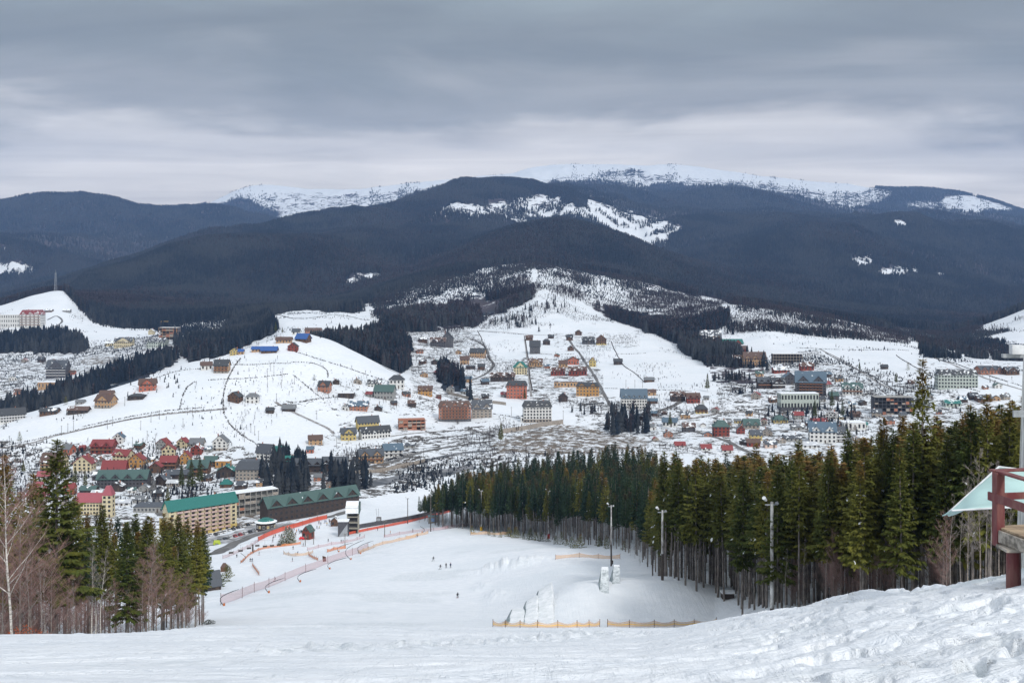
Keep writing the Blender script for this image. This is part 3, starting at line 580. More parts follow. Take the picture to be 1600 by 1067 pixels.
# ---------------------------------------------------------------- near spruces
NEEDLE = foliage_mat('spruce_needles', (.040,.062,.015), (.185,.175,.034), tip=(.20,.115,.035), snow=1, rnd=.35)
NEEDLE_B = foliage_mat('spruce_needles_cool', (.018,.042,.028), (.050,.080,.036), tip=(.07,.055,.028), snow=1, rnd=.35)
BARK = mat('spruce_bark', (.19,.165,.15), .9, .3, 3, stretch=(1,1,.25), bump=.02)
BARK_D = mat('spruce_bark_dark', (.10,.085,.078), .9, .3, 3, stretch=(1,1,.25))
BIRCH = mat('birch_bark', (.50,.47,.43), .8, .25, 2.2, stretch=(1,1,3))
TWIG = mat('bare_twigs', (.27,.165,.145), .9, .2, 2)
TWIG_G = mat('grey_twigs', (.24,.21,.19), .9, .2, 2)
def spruce_mesh(seed, H=25., cb=.42, R=3.0, nb=120, dens=1.0, sparse_top=0, nm=None, snowp=.006, fsz=1.0):
    """returns (trunk mesh, crown mesh): whorls of drooping boughs, each hung with diamond-shaped sprays"""
    r = random.Random(seed); t = MB(); lean = r.uniform(-.3,.3)
    t.tube([(0,0,-1.5),(0,0,0),(lean*.3,0,H*.35),(lean*.7,0,H*.7),(lean,0,H*.99)], [H*.0085,H*.0075,H*.006,H*.004,.02], 7)
    for i in range(int(26*cb/.42)):                       # dead snags below the crown
        z = r.uniform(H*.10, H*cb*1.05); a = r.random()*6.3; L = r.uniform(.4,1.5)
        t.tube([(lean*.3,0,z),(lean*.3+math.cos(a)*L,math.sin(a)*L,z-r.uniform(-.1,.35))], [.03,.008], 3, cap=False)
    trunk = t.mesh('spruce_trunk', BARK, True)
    vs = []; fs = []; tip = []; sn = []
    def spray(p, d, L, w, up, tp):
        s = d.cross(up); 
        if s.length < 1e-3: return
        s.normalize(); b = len(vs)
        vs.extend([p, p+d*L*.45+s*w, p+d*L, p+d*L*.45-s*w]); fs.append((b,b+1,b+2,b+3))
        k = 1.0 if r.random() < snowp else 0.0; tip.extend([tp]*4); sn.extend([k]*4)
    zc = H*cb
    for i in range(nb):
        u = (i+r.random())/nb; u = u**.92; z = zc+(H-zc)*u*.985
        prof = (1-u)**.95*1.12*(.80+.2*math.sin(min(1, u*5)*1.57)); prof *= (.55+.45*min(1, u*6+.25)) if cb > .3 else 1
        L = (R*prof+.25)*r.uniform(.62,1.15)
        if r.random() < .07: continue
        a = i*2.39996+r.uniform(-.35,.35); o = Vector((math.cos(a), math.sin(a), 0)); sd_ = Vector((-o.y, o.x, 0))
        dr = -.42+.75*u+r.uniform(-.12,.12)              # lower boughs droop, top ones rise
        x0 = lean*z/H; base = Vector((x0, 0, z)); n = max(3, int((3+L*2.6)*dens))
        tp = max(0, min(1, (u-.76)*6))
        for k in range(n):
            s = (k+.4)/n; p = base+o*(L*s)+Vector((0,0,L*(dr*s+.22*s*s)))
            if s < .22 and u < .8: continue
            for q in (-1, 1):
                d = (o*.75+sd_*q*r.uniform(.35,1.1)+Vector((0,0,dr*.7-r.uniform(.05,.55)*(1-u*.6)))).normalized()
                ln = (.42+.30*L*(1-s*.6))*r.uniform(.7,1.2)*fsz; up = Vector((r.uniform(-.6,.6), r.uniform(-.6,.6), 1))
                spray(p, d, ln, ln*r.uniform(.17,.27), up, tp)
            if r.random() < .55 and u < .93:             # curtains hanging under the bough
                d = Vector((o.x*.2+r.uniform(-.2,.2), o.y*.2+r.uniform(-.2,.2), -1)).normalized()
                ln = r.uniform(.4,.9)*fsz*(.5+.5*prof+.2); spray(p, d, ln, ln*.25, sd_ if r.random() < .5 else o, tp)
        spray(base+o*L*.85+Vector((0,0,L*(dr*.85+.16))), (o+Vector((0,0,.25))).normalized(), .6*fsz, .12, Vector((0,0,1)), tp)
    for k in range(4): spray(Vector((lean,0,H*.955)), Vector((r.uniform(-.12,.12), r.uniform(-.12,.12), 1)).normalized(), H*.045, .13, Vector((math.cos(k*1.6), math.sin(k*1.6), .01)), .6)
    me = bpy.data.meshes.new('spruce_crown'); me.from_pydata([tuple(v) for v in vs], [], fs); me.materials.append(nm or NEEDLE)
    at1 = me.attributes.new('tip', 'FLOAT', 'POINT'); at1.data.foreach_set('value', tip)
    at1 = me.attributes.new('snow', 'FLOAT', 'POINT'); at1.data.foreach_set('value', sn); me.update()
    return trunk, me
def bare_mesh(seed, H=16., spread=.32, nmain=16, bark=None, twig=None, twigs=7, base=.25):
    r = random.Random(seed); b = MB(); w = MB()
    dx, dy = r.uniform(-.9,.9), r.uniform(-.5,.5)
    def trunkp(s): return Vector((dx*s*s+.12*math.sin(s*7+seed), dy*s*s, H*s))
    b.tube([(0,0,-1.2)]+[trunkp(s/8) for s in range(9)], [H*.0085]+[H*.008*(1-s/8.6) for s in range(9)], 6, cap=False)
    for i in range(nmain):
        s = base+(1-base)*(i+r.random())/nmain*.96; p = trunkp(s); a = r.random()*6.3
        L = H*spread*(1.08-s)*r.uniform(.6,1.25)+.5; d = Vector((math.cos(a)*.75, math.sin(a)*.75, r.uniform(.5,1.0))).normalized()
        pts = [p]; 
        for k in range(4):
            d = (d+Vector((r.uniform(-.2,.2), r.uniform(-.2,.2), .08))).normalized(); pts.append(pts[-1]+d*L/4)
        r0 = H*.0032*(1.15-s); b.tube(pts, [r0, r0*.75, r0*.5, r0*.35, .006], 4, cap=False)
        for j in range(twigs*2):
            q = r.randint(1,4); f = r.random(); c = pts[q-1].lerp(pts[q], f); a2 = r.random()*6.3
            e = (d*.9+Vector((math.cos(a2), math.sin(a2), r.uniform(-.2,.6)))).normalized(); l2 = L*r.uniform(.16,.40)+.15
            m = c+e*l2*.55; n = m+(e+Vector((0,0,r.uniform(-.3,.35)))).normalized()*l2*.45
            w.tube([c, m, n], [.013,.008,.004], 3, cap=False)
            for q2 in range(3):
                e2 = (e+Vector((r.uniform(-.9,.9), r.uniform(-.9,.9), r.uniform(-.5,.7)))).normalized(); c2 = c.lerp(m, r.uniform(.3,1))
                w.tube([c2, c2+e2*l2*r.uniform(.3,.55)], [.008,.003], 3, cap=False)
    return b.mesh('bare_tree_trunk', bark or BIRCH, True), w.mesh('bare_tree_crown', twig or TWIG)
# kinds of spruce: forest interior (bare below), edge trees, open-grown
SPR = {}
for i in range(5): SPR['wood%d' % i] = spruce_mesh(100+i, 25, [.44,.50,.40,.47,.53][i], [2.5,2.3,2.8,2.1,2.5][i], 150, .95)
for i in range(3): SPR['cool%d' % i] = spruce_mesh(120+i, 25, [.45,.40,.5][i], [2.3,2.5,2.1][i], 120, .8, nm=NEEDLE_B, fsz=1.15, snowp=.001)
for i in range(3): SPR['full%d' % i] = spruce_mesh(140+i, 25, [.30,.22,.34][i], [3.3,3.5,2.9][i], 210, 1.05, snowp=.004)
SPR['tall'] = spruce_mesh(160, 30, .34, 2.9, 210, 1.0, snowp=.003)
SPR['old'] = spruce_mesh(161, 28, .26, 4.3, 230, 1.05, snowp=.002)
SPR['young0'] = spruce_mesh(170, 5, .05, 1.5, 60, 1.2, fsz=.5, snowp=.02); SPR['young1'] = spruce_mesh(171, 5, .05, 1.8, 60, 1.2, fsz=.55, snowp=.02)
SPR['snowy'] = spruce_mesh(172, 9, .05, 2.6, 110, 1.2, fsz=.7, snowp=.28)
PRO = {}
def place(kind, loc, h, label, group=None, cat='spruce tree', name='spruce_tree', wide=1.0, rz=None, tilt=0):
    tm, cm = SPR[kind]; H0 = {'tall':30,'old':28,'young0':5,'young1':5,'snowy':9}.get(kind, 25)
    if (kind, name) not in PRO:
        e = empty(name); new_obj('trunk', tm, e); new_obj('crown', cm, e); PRO[(kind, name)] = e
    else: e = copy_tree(PRO[(kind, name)])
    s = h/H0; e.location = loc; e.scale = (s*wide, s*wide, s); e.rotation_euler = (tilt+random.gauss(0,.012), tilt*.5+random.gauss(0,.012), random.uniform(0, 6.28) if rz is None else rz)
    for k in ('group', 'label'):
        if k in e: del e[k]
    return tag(e, label, cat, group)
BARE = {}
def bare_tree(kind, loc, h, label, group=None, cat='bare tree', wide=1.0, name='bare_tree', rz=None):
    tm, cm, H0 = BARE[kind]
    if (kind, name) not in PRO:
        e = empty(name); new_obj('trunk', tm, e); new_obj('crown', cm, e); PRO[(kind, name)] = e
    else: e = copy_tree(PRO[(kind, name)])
    s = h/H0; e.location = loc; e.scale = (s*wide, s*wide, s); e.rotation_euler = (0, 0, random.uniform(0, 6.28) if rz is None else rz)
    for k in ('group', 'label'):
        if k in e: del e[k]
    return tag(e, label, cat, group)
BARE['birch'] = bare_mesh(1, 18, .34, 22, BIRCH, TWIG, 8)+(18,)
BARE['birch2'] = bare_mesh(2, 16, .20, 18, BIRCH, TWIG_G, 8, .4)+(16,)
BARE['pink'] = bare_mesh(3, 15, .42, 30, TWIG_G, TWIG, 12, .12)+(15,)
BARE['slim'] = bare_mesh(4, 14, .16, 10, TWIG_G, TWIG_G, 4, .4)+(14,)
BARE['alder'] = bare_mesh(5, 12, .30, 16, BARK_D, TWIG_G, 7, .2)+(12,)

# the forest beside the piste
EDGE = [(662,812),(690,824),(740,829),(800,836),(860,843),(910,850),(960,856),(985,866),(1010,882),(1040,900),(1070,916),(1100,929),(1130,941),(1160,951)]
ED = [(px, at(px, py, 80).y) for px, py in EDGE]+[(1200,150),(1250,143),(1300,136),(1350,130),(1400,126),(1450,122),(1500,119),(1560,116),(1620,114),(1700,112),(1760,112)]
TOP = [(640,800),(662,775),(680,758),(700,744),(730,728),(770,712),(800,706),(850,698),(900,690),(960,685),(1000,690),(1050,694),(1100,700),(1150,702),(1200,702),(1250,692),(1290,692),(1330,680),(1380,652),(1410,640),(1470,645),(1500,640),(1560,622),(1600,606),(1760,560)]
ex, ed = zip(*ED); tx, ty = zip(*TOP)
rr = random.Random(77); cand = []
DB = lambda px, e: e+np.interp(px, [660,800,1000,1200,1760], [40,150,190,210,150])
grid = {}
for _ in range(26000):
    px = rr.uniform(655, 1750); e = float(np.interp(px, ex, ed)); back = DB(px, e); D = e+(back-e)*rr.random()**1.15
    x = (px-CX)/F*D; sp = 3.1 if D-e < 50 else 4.2
    if abs(px-680) < 25 and rr.random() < .6: continue
    if fbm(x/16, D/16, 5, 2) > .26 and D-e < 12: continue
    k = (int(x/5), int(D/5)); 
    if any((x-a)**2+(D-b)**2 < sp*sp for i in (-1,0,1) for j in (-1,0,1) for a, b in grid.get((k[0]+i, k[1]+j), [])): continue
    z = zat(x, D); base = HY-F*z/D; tl = float(np.interp(px, tx, ty))+rr.uniform(-1, 1)**2*16-1
    h = rr.uniform(17.5, 28)*(1 if px > 720 else .85)
    hmax = (base-tl)*D/F
    if hmax < 11: continue
    h = min(h, hmax*rr.uniform(.9,1.0)) if hmax < 25 else h
    if hmax < 29 and rr.random() < .5: h = hmax*rr.uniform(.9,1.0)
    if h > 30: h = rr.uniform(24,30)
    grid.setdefault(k, []).append((x, D)); cand.append((D-e, px, x, D, z, h))
cand.sort(key=lambda c: c[3]*(1+.012*c[0]))           # the ones that show largest come first
NIND = 205
ind, rest = [], []
for c in cand:
    (ind if (len(ind) < NIND and c[1] < 1640 and (c[0] < 30 or rr.random() < .1)) else rest).append(c)
MARK = [(690,'at the thin far end by the grey booth'),(752,'between the grey booth and the yellow-padded lamp post'),(800,'just past the yellow-padded lamp post'),(857,'on the near approach to the red-padded lamp post'),(905,'just past the red-padded lamp post'),(955,'above the pale orange fence on the piste'),(995,'behind the lamp post over the kickers'),(1035,'between the kickers and the lamp post of the mound'),(1075,'just past the lamp post of the mound'),(1115,'beside the long tail of the mound'),(1160,'around the black snow-topped crate'),(1206,'between the crate and the nearest lamp post'),(1250,'just past the nearest lamp post'),(1300,'behind the low end of the snow bank'),(1350,'behind the middle of the snow bank'),(1405,'short of the tallest spruce'),(1470,'around the foot of the tallest spruce'),(1530,'behind the tip of the teal tarpaulin'),(1700,'behind the deck and concrete mast')]
def zone(px, dd):
    t = next(b for a, b in MARK if px <= a); r = 'front-row' if dd < 7 else ('second-row' if dd < 18 else 'rear')
    kind = 'slender blue-green' if px < 960 else 'tall bare-trunked' if px < 1180 else 'tall green-gold'
    return f"{kind} {r} spruce {t}", f"{r} spruces {t}"
for dd, px, x, D, z, h in ind:
    lab, g = zone(px, dd); k = 'cool%d' % rr.randint(0,2) if (D > 300 and rr.random() < .8) else rr.choice(['wood0','wood1','wood2','wood3','wood4']+(['full2'] if dd < 12 and px > 1180 else []))
    place(k, (x, D, z-.3), h, lab, g, wide=rr.uniform(.85, 1.2)*(1+.18*float(np.interp(px,[1000,1250],[0,1]))))
# those behind are one mass of forest
pc2 = bpy.data.collections.new('near_tree_kinds'); kinds2 = ['wood0','wood1','wood2','wood3','cool0','cool1','cool2']
for i, k in enumerate(kinds2):
    tm, cm = SPR[k]; me = cm.copy(); bm_ = None
    import bmesh
    bm = bmesh.new(); bm.from_mesh(cm); n0 = len(bm.faces); bm.from_mesh(tm); bm.faces.ensure_lookup_table()
    for f in bm.faces[n0:]: f.material_index = 1
    me = bpy.data.meshes.new('tree_kind'); bm.to_mesh(me); bm.free(); me.materials.append(cm.materials[0]); me.materials.append(BARK)
    pc2.objects.link(bpy.data.objects.new('b%d_tree' % i, me))
SG2 = SG.copy()
for nd in SG2.nodes:
    if nd.type == 'COLLECTION_INFO': nd.inputs['Collection'].default_value = pc2
co = np.array([(c[2], c[3], c[4]-.3) for c in rest]); hh = np.array([c[5]/25 for c in rest])
pk = np.array([rr.randint(4,6) if (c[3] > 300 and rr.random() < .8) else rr.randint(0,3) for c in rest])
o = stuff_points('dense_spruce_forest', [(co, np.stack([hh*1.05, hh, hh], -1), pk)], 'mass of spruces standing behind the forest edge beside the piste', 'forest'); o.modifiers[0].node_group = SG2
# single trees that stand out of the edge
def tree_px(kind, px, D, top, label, **kw):
    x = (px-CX)/F*D; z = zat(x, D); h = (-(top-HY)/F*D)-z
    return place(kind, (x, D, z-.2), h, label, **kw)
tree_px('tall', 1441, 128, 556, 'tallest spruce, rising well above the forest top with a sparse cone-laden tip', rz=1.0)
for px, D, top, lab in ((1376,134,648,'orange-tipped spruce just beside the tallest spruce, lower than it'),(1328,142,668,'orange-tipped spruce that pokes above the forest top two crowns before the tallest spruce'),
        (1545,118,612,'dark spruce that rises above the forest top between the tallest tree and the concrete mast'),(1508,126,640,'brownish spruce next above the fork of bare birches by the tarpaulin'),
        (1253,176,684,'pointed spruce at the forest top above the nearest lamp post'),(1185,210,690,'narrow spruce whose brown tip stands above the forest beside the town roofs')):
    tree_px('full0' if px % 2 else 'full1', px, D, top, lab, wide=.9)
for i, (px, D, top) in enumerate([(1472,122,700),(1215,147,722),(1290,137,700),(1345,128,716),(1410,124,690),(1160,170,730)]):
    tree_px('full%d' % (i % 3), px, D, top, ['spruce with golden boughs low on the forest edge in front of the tallest spruce','broad spruce right behind the nearest lamp post','broad green spruce of the forest edge, first full crown beyond the nearest lamp post','golden-topped edge spruce midway between the nearest lamp post and the tallest spruce','edge spruce with snow flecks directly beside the foot of the tallest spruce','deep green edge spruce between the mound and the nearest lamp post'][i], wide=.95)
# young spruces and saplings along the edge
for px, py in [(738,833),(764,836),(772,838),(795,838),(806,840),(818,842),(828,843),(838,844),(846,845),(868,850),(878,850),(886,852),(893,856),(899,853),(906,856),(938,853),(948,857),(936,852),(975,858),(782,839),(856,846)]:
    p = at(px, py, 200); place(rr.choice(['young0','young1']), p-Vector((0,0,.2)), rr.uniform(2.4, 5.2), 'young bushy spruce at the forest foot, '+next(b for a, b in MARK if px <= a), 'young spruces '+next(b for a, b in MARK if px <= a), 'young spruce', 'young_spruce', wide=1.1)
for i, (px, py, h) in enumerate([(985,868,4),(992,872,5),(1000,884,3),(1012,888,3)]):
    p = at(px, py, 150); bare_tree('alder', p, h, 'small leafless sapling on the snow at the corner of the forest edge by the mound', 'saplings at the forest corner', 'sapling', name='sapling')
for _ in range(34):
    px = rr.uniform(1205, 1480); D = float(np.interp(px, ex, ed))+rr.uniform(-4, 14); x = (px-CX)/F*D
    bare_tree(rr.choice(['pink','slim','pink']), (x, D, zat(x, D)-.2), rr.uniform(5, 10), 'thin leafless reddish undergrowth tree '+next(b for a, b in MARK if px <= a), 'bare undergrowth trees '+next(b for a, b in MARK if px <= a), wide=.8)
BARE['bark'] = bare_mesh(9, 16, .26, 20, mat('pale_brown_bark', (.24,.20,.17), .9, .25, 3), TWIG_G, 8, .35)+(16,)
for i, (px, top, k) in enumerate([(1513,745,'bark'),(1530,700,'bark'),(1548,720,'slim'),(1500,790,'slim'),(1484,770,'slim'),(1562,720,'bark'),(1540,740,'slim'),(1575,770,'slim')]):
    D = 92+i*3; x = (px-CX)/F*D; z = zat(x, D); h = (-(top-HY)/F*D)-z
    bare_tree(k, (x, D, z-.1), h, 'pale slender leafless tree in front of the dark forest under and above the tarpaulin', 'bare trees behind the tarpaulin', wide=.8)
# the stand on the other side of the piste
LT = [('old',88,134,682),('full0',12,138,706),('full1',-30,142,700),('full0',48,150,735),('full2',158,168,786),('full1',197,150,812),('full0',228,176,803),('full2',252,182,800),('full1',278,186,802),('full2',305,205,812),('full2',213,200,800),('full0',240,205,806),
      ('wood2',268,212,806),('full1',292,220,808),('cool1',318,225,822),('full0',120,160,770),('wood3',60,170,760),('cool0',150,210,800),('cool2',180,215,805),('wood4',100,190,790),('full1',-5,165,730),('wood2',30,180,765),('cool1',80,210,800),('full2',132,186,800),('wood0',170,190,808),('full2',285,202,818),('wood3',312,214,826),('cool2',260,225,815),('cool0',225,230,812),('wood4',200,232,815),('cool1',295,236,826)]
LLAB = {88:'biggest old spruce with ragged crown, rising above the houses at the edge of the stand',12:'tall brown-topped spruce next to the biggest old spruce, behind the birch',197:'broad layered spruce with pale trunk showing, standing in front of the stand',158:'dark pointed spruce in front of the pink-roofed hotel tower',318:'last spruce at the piste side of the stand, near the net fence'}
LZ = lambda px, D: ('front' if D < 190 else 'rear')+' spruce of the stand, '+('behind the white-trunked birch' if px < 75 else 'between the biggest spruce and the layered one' if px < 195 else 'between the layered spruce and the piste')
for k, px, D, top in LT:
    tree_px(k, px, D, top, LLAB.get(px, LZ(px, D)), group=None if px in LLAB else LZ(px, D)+' group', wide=1.25 if px == 88 else 1.1 if px == 197 else rr.uniform(.9,1.15))
for i in range(46):
    px = rr.uniform(-60, 322); D = rr.uniform(150, 245)+max(0, px-150)*.12; x = (px-CX)/F*D; z = zat(x, D); top = rr.uniform(812, 850) if px > 130 else rr.uniform(790, 840); h = (-(top-HY)/F*D)-z
    zl = 'below the pink-capped tower' if px < 150 else 'below the village street' if px < 240 else 'below the teal-roofed hotel'
    place(rr.choice(['wood0','wood2','cool0','cool1','wood4']), (x, D, z-.3), min(h, 26), 'dark spruce deep inside the stand, '+zl, 'inner spruces of the stand '+zl)
for i, (k, px, D, top) in enumerate([('birch',16,112,706),('pink',30,124,760),('birch2',143,136,848),('birch2',150,138,852),('birch2',157,137,856),('pink',236,158,850),('pink',222,150,870),('birch',70,128,870),('slim',45,118,880),('slim',66,120,870),('pink',50,126,820),('pink',105,130,900),('pink',80,126,880),('slim',115,124,900),('birch2',232,160,835),('pink',265,168,885),('pink',180,148,905),('pink',5,120,830),('pink',-20,118,780),('pink',290,180,890),('slim',245,160,860),('pink',125,134,880)]):
    x = (px-CX)/F*D; z = zat(x, D); h = (-(top-HY)/F*D)-z
    L = {0:'tall white-trunked birch with pinkish twigs at the very edge of the stand',2:'foremost of three white-stemmed birches standing close together',3:'middle one of three white-stemmed birches standing close together',4:'last of three white-stemmed birches standing close together',14:'grey leafless tree between the layered spruce and the last dark spruces'}.get(i, 'leafless pinkish-brown tree in the undergrowth of the stand below the village')
    bare_tree(k, (x, D, z-.2), h, L, None if i in (0,2,3,4,14) else 'bare trees in the stand below the village', wide=1.0 if k != 'pink' else 1.05)
for i in range(38):
    px = rr.uniform(-30, 318); D = 118+max(px, 0)*.27+rr.uniform(-3, 16); x = (px-CX)/F*D
    zl = 'left of the white-trunked birch' if px < 10 else 'just past the white-trunked birch' if px < 45 else 'among the rusty bushes' if px < 75 else 'under the biggest spruce' if px < 110 else 'left of the three white stems' if px < 140 else 'just past the three white stems' if px < 175 else 'around the foot of the layered spruce' if px < 215 else 'beside the grey leafless tree' if px < 260 else 'under the last spruces by the piste'
    bare_tree('pink', (x, D, zat(x, D)-.3), rr.uniform(5, 10.5)*(1 if px < 180 else .62), 'low pinkish-brown leafless brush tree '+zl, 'brush trees '+zl, wide=1.25)
# beech scrub still holding orange leaves
RUST = mat('rusty_beech_leaves', (.30,.075,.03), .85, .3, 5)
def leafy_bush(seed, m, n=420, w=2.2, h=2.0):
    r = random.Random(seed); b = MB()
    for i in range(n):
        a = r.random()*6.3; q = r.random()**.6; c = Vector((math.cos(a)*q*w, math.sin(a)*q*w, r.random()*h*(1.1-q*.6))); s = r.uniform(.05,.13)
        e1 = Vector((r.uniform(-1,1), r.uniform(-1,1), r.uniform(-1,1))).normalized(); e2 = e1.orthogonal().normalized()
        b.add([c-e1*s, c+e2*s*.6, c+e1*s, c-e2*s*.6], [(0,1,2,3)], 0)
    for i in range(14):
        a = r.random()*6.3; b.tube([(0,0,-.3),(math.cos(a)*w*.6, math.sin(a)*w*.6, h*r.uniform(.5,.95))], [.03,.008], 3, 1)
    return b.mesh('rusty_bush', [m, BARK_D])
rb = leafy_bush(3, RUST)
for i, (px, D) in enumerate([(34,112),(48,114),(24,116)]):
    x = (px-CX)/F*D; o = new_obj('rusty_bush', rb); o.location = (x, D, zat(x, D)+1.2-i*.3); o.scale = (1, 1, 1.1); o.rotation_euler = (0,0,i*2)
    tag(o, 'low bush with rust-orange leaves at the foot of the stand, among the birches', 'bush', 'rusty bushes at the foot of the stand')
# ---------------------------------------------------------------- building materials
def roof_mat(name, col, snow=.3):
    key = name+'_roof_%d' % int(snow*100)
    if key in MATS: return MATS[key]
    m = bpy.data.materials.new(key); m.use_nodes = True; t = NT(m.node_tree)
    b = t.n('ShaderNodeBsdfPrincipled'); o = t.n('ShaderNodeOutputMaterial'); t.l(b.outputs[0], o.inputs[0])
    P = t.n('ShaderNodeTexCoord').outputs['Object']; oi = t.n('ShaderNodeObjectInfo').outputs['Random']
    cb = t.n('ShaderNodeVectorMath', operation='ADD'); t.l(P, cb.inputs[0]); c3 = t.n('ShaderNodeCombineXYZ'); t.l(t.m('MULTIPLY', oi, 90), c3.inputs[0]); t.l(c3.outputs[0], cb.inputs[1])
    n1 = t.noise(cb.outputs[0], .28, 4, .55); n2 = t.noise(cb.outputs[0], 1.7, 4, .6)
    c = t.mix(n2, tuple(x*.75 for x in col), tuple(min(1, x*1.25) for x in col))
    w = t.n('ShaderNodeTexWave'); w.inputs['Scale'].default_value = 1.3; w.bands_direction = 'X'; t.l(P, w.inputs[0])
    c = t.mix(t.m('MULTIPLY', w.outputs[1], .25), c, tuple(x*.5 for x in col))
    th = .72-.42*snow
    c = t.mix(t.map(n1, th, th+.03, 0, 1), c, (.80,.83,.86)) if snow > 0 else c
    t.l(c, b.inputs['Base Color']); b.inputs['Roughness'].default_value = .6; b.inputs['Specular IOR Level'].default_value = .3
    MATS[key] = m; return m
ROOFC = dict(red=(.25,.055,.055), pink=(.36,.10,.12), green=(.075,.13,.12), teal=(.03,.17,.15), dark=(.06,.065,.072), brown=(.12,.075,.06), blue=(.04,.11,.33), grey=(.17,.18,.19), bluegrey=(.10,.15,.20), slate=(.085,.095,.11), snow=(.55,.57,.6))
WALLC = dict(cream=(.62,.54,.36), white=(.68,.68,.66), orange=(.47,.25,.08), redorange=(.43,.14,.09), yellow=(.52,.40,.15), brick=(.38,.17,.11), tan=(.46,.29,.16), brown=(.13,.075,.05), darkwood=(.065,.05,.045), grey=(.30,.30,.29), dark=(.09,.09,.10), redwood=(.24,.06,.045), concrete=(.36,.35,.33), stone=(.33,.29,.25), pinkcream=(.60,.45,.38), palegreen=(.45,.5,.46))
def wm(k): return mat('wall_'+k, WALLC[k], .85, .10, .9, .2, bump=.02)
GLASS = mat('window_glass', (.025,.03,.038), .25, .3, 1.5, .5)
GLASS_LIT = mat('window_glass_warm', (.5,.38,.16), .4, .2, 1.5, .4)
FRAME_W = mat('frame_white', (.62,.62,.6), .6); FRAME_D = mat('frame_dark', (.10,.075,.06), .6)
RAIL = mat('balcony_wood', (.25,.12,.07), .7, .2, 4); RAIL_P = mat('balcony_pale', (.55,.40,.36), .7, .15, 4); RAIL_W = mat('balcony_white', (.6,.6,.6), .7, .15, 4)
SNOWM = mat('lying_snow', (.82,.845,.88), .8, .05, 1.2, .25, bump=.05)
CONC = mat('raw_concrete', (.33,.32,.30), .9, .2, .7, bump=.02); STEEL = mat('galvanised_steel', (.32,.34,.36), .5, .15, 3, .5)
_win = {}
def win_mesh(w, h, fr, gl):
    k = (round(w, 1), round(h, 1), fr.name, gl.name)
    if k not in _win:
        b = MB(); w, h = k[0], k[1]; t = .08
        b.box(-w/2, -.03, 0, w/2, .10, h, 0)
        for x0, z0, x1, z1 in ((-w/2-t, -t, w/2+t, 0), (-w/2-t, h, w/2+t, h+t), (-w/2-t, 0, -w/2, h), (w/2, 0, w/2+t, h)): b.box(x0, -.09, z0, x1, .10, z1, 1)
        b.box(-.04, -.06, .0, .04, -.035, h, 1)
        _win[k] = b.mesh('window', [gl, fr])
    return _win[k]
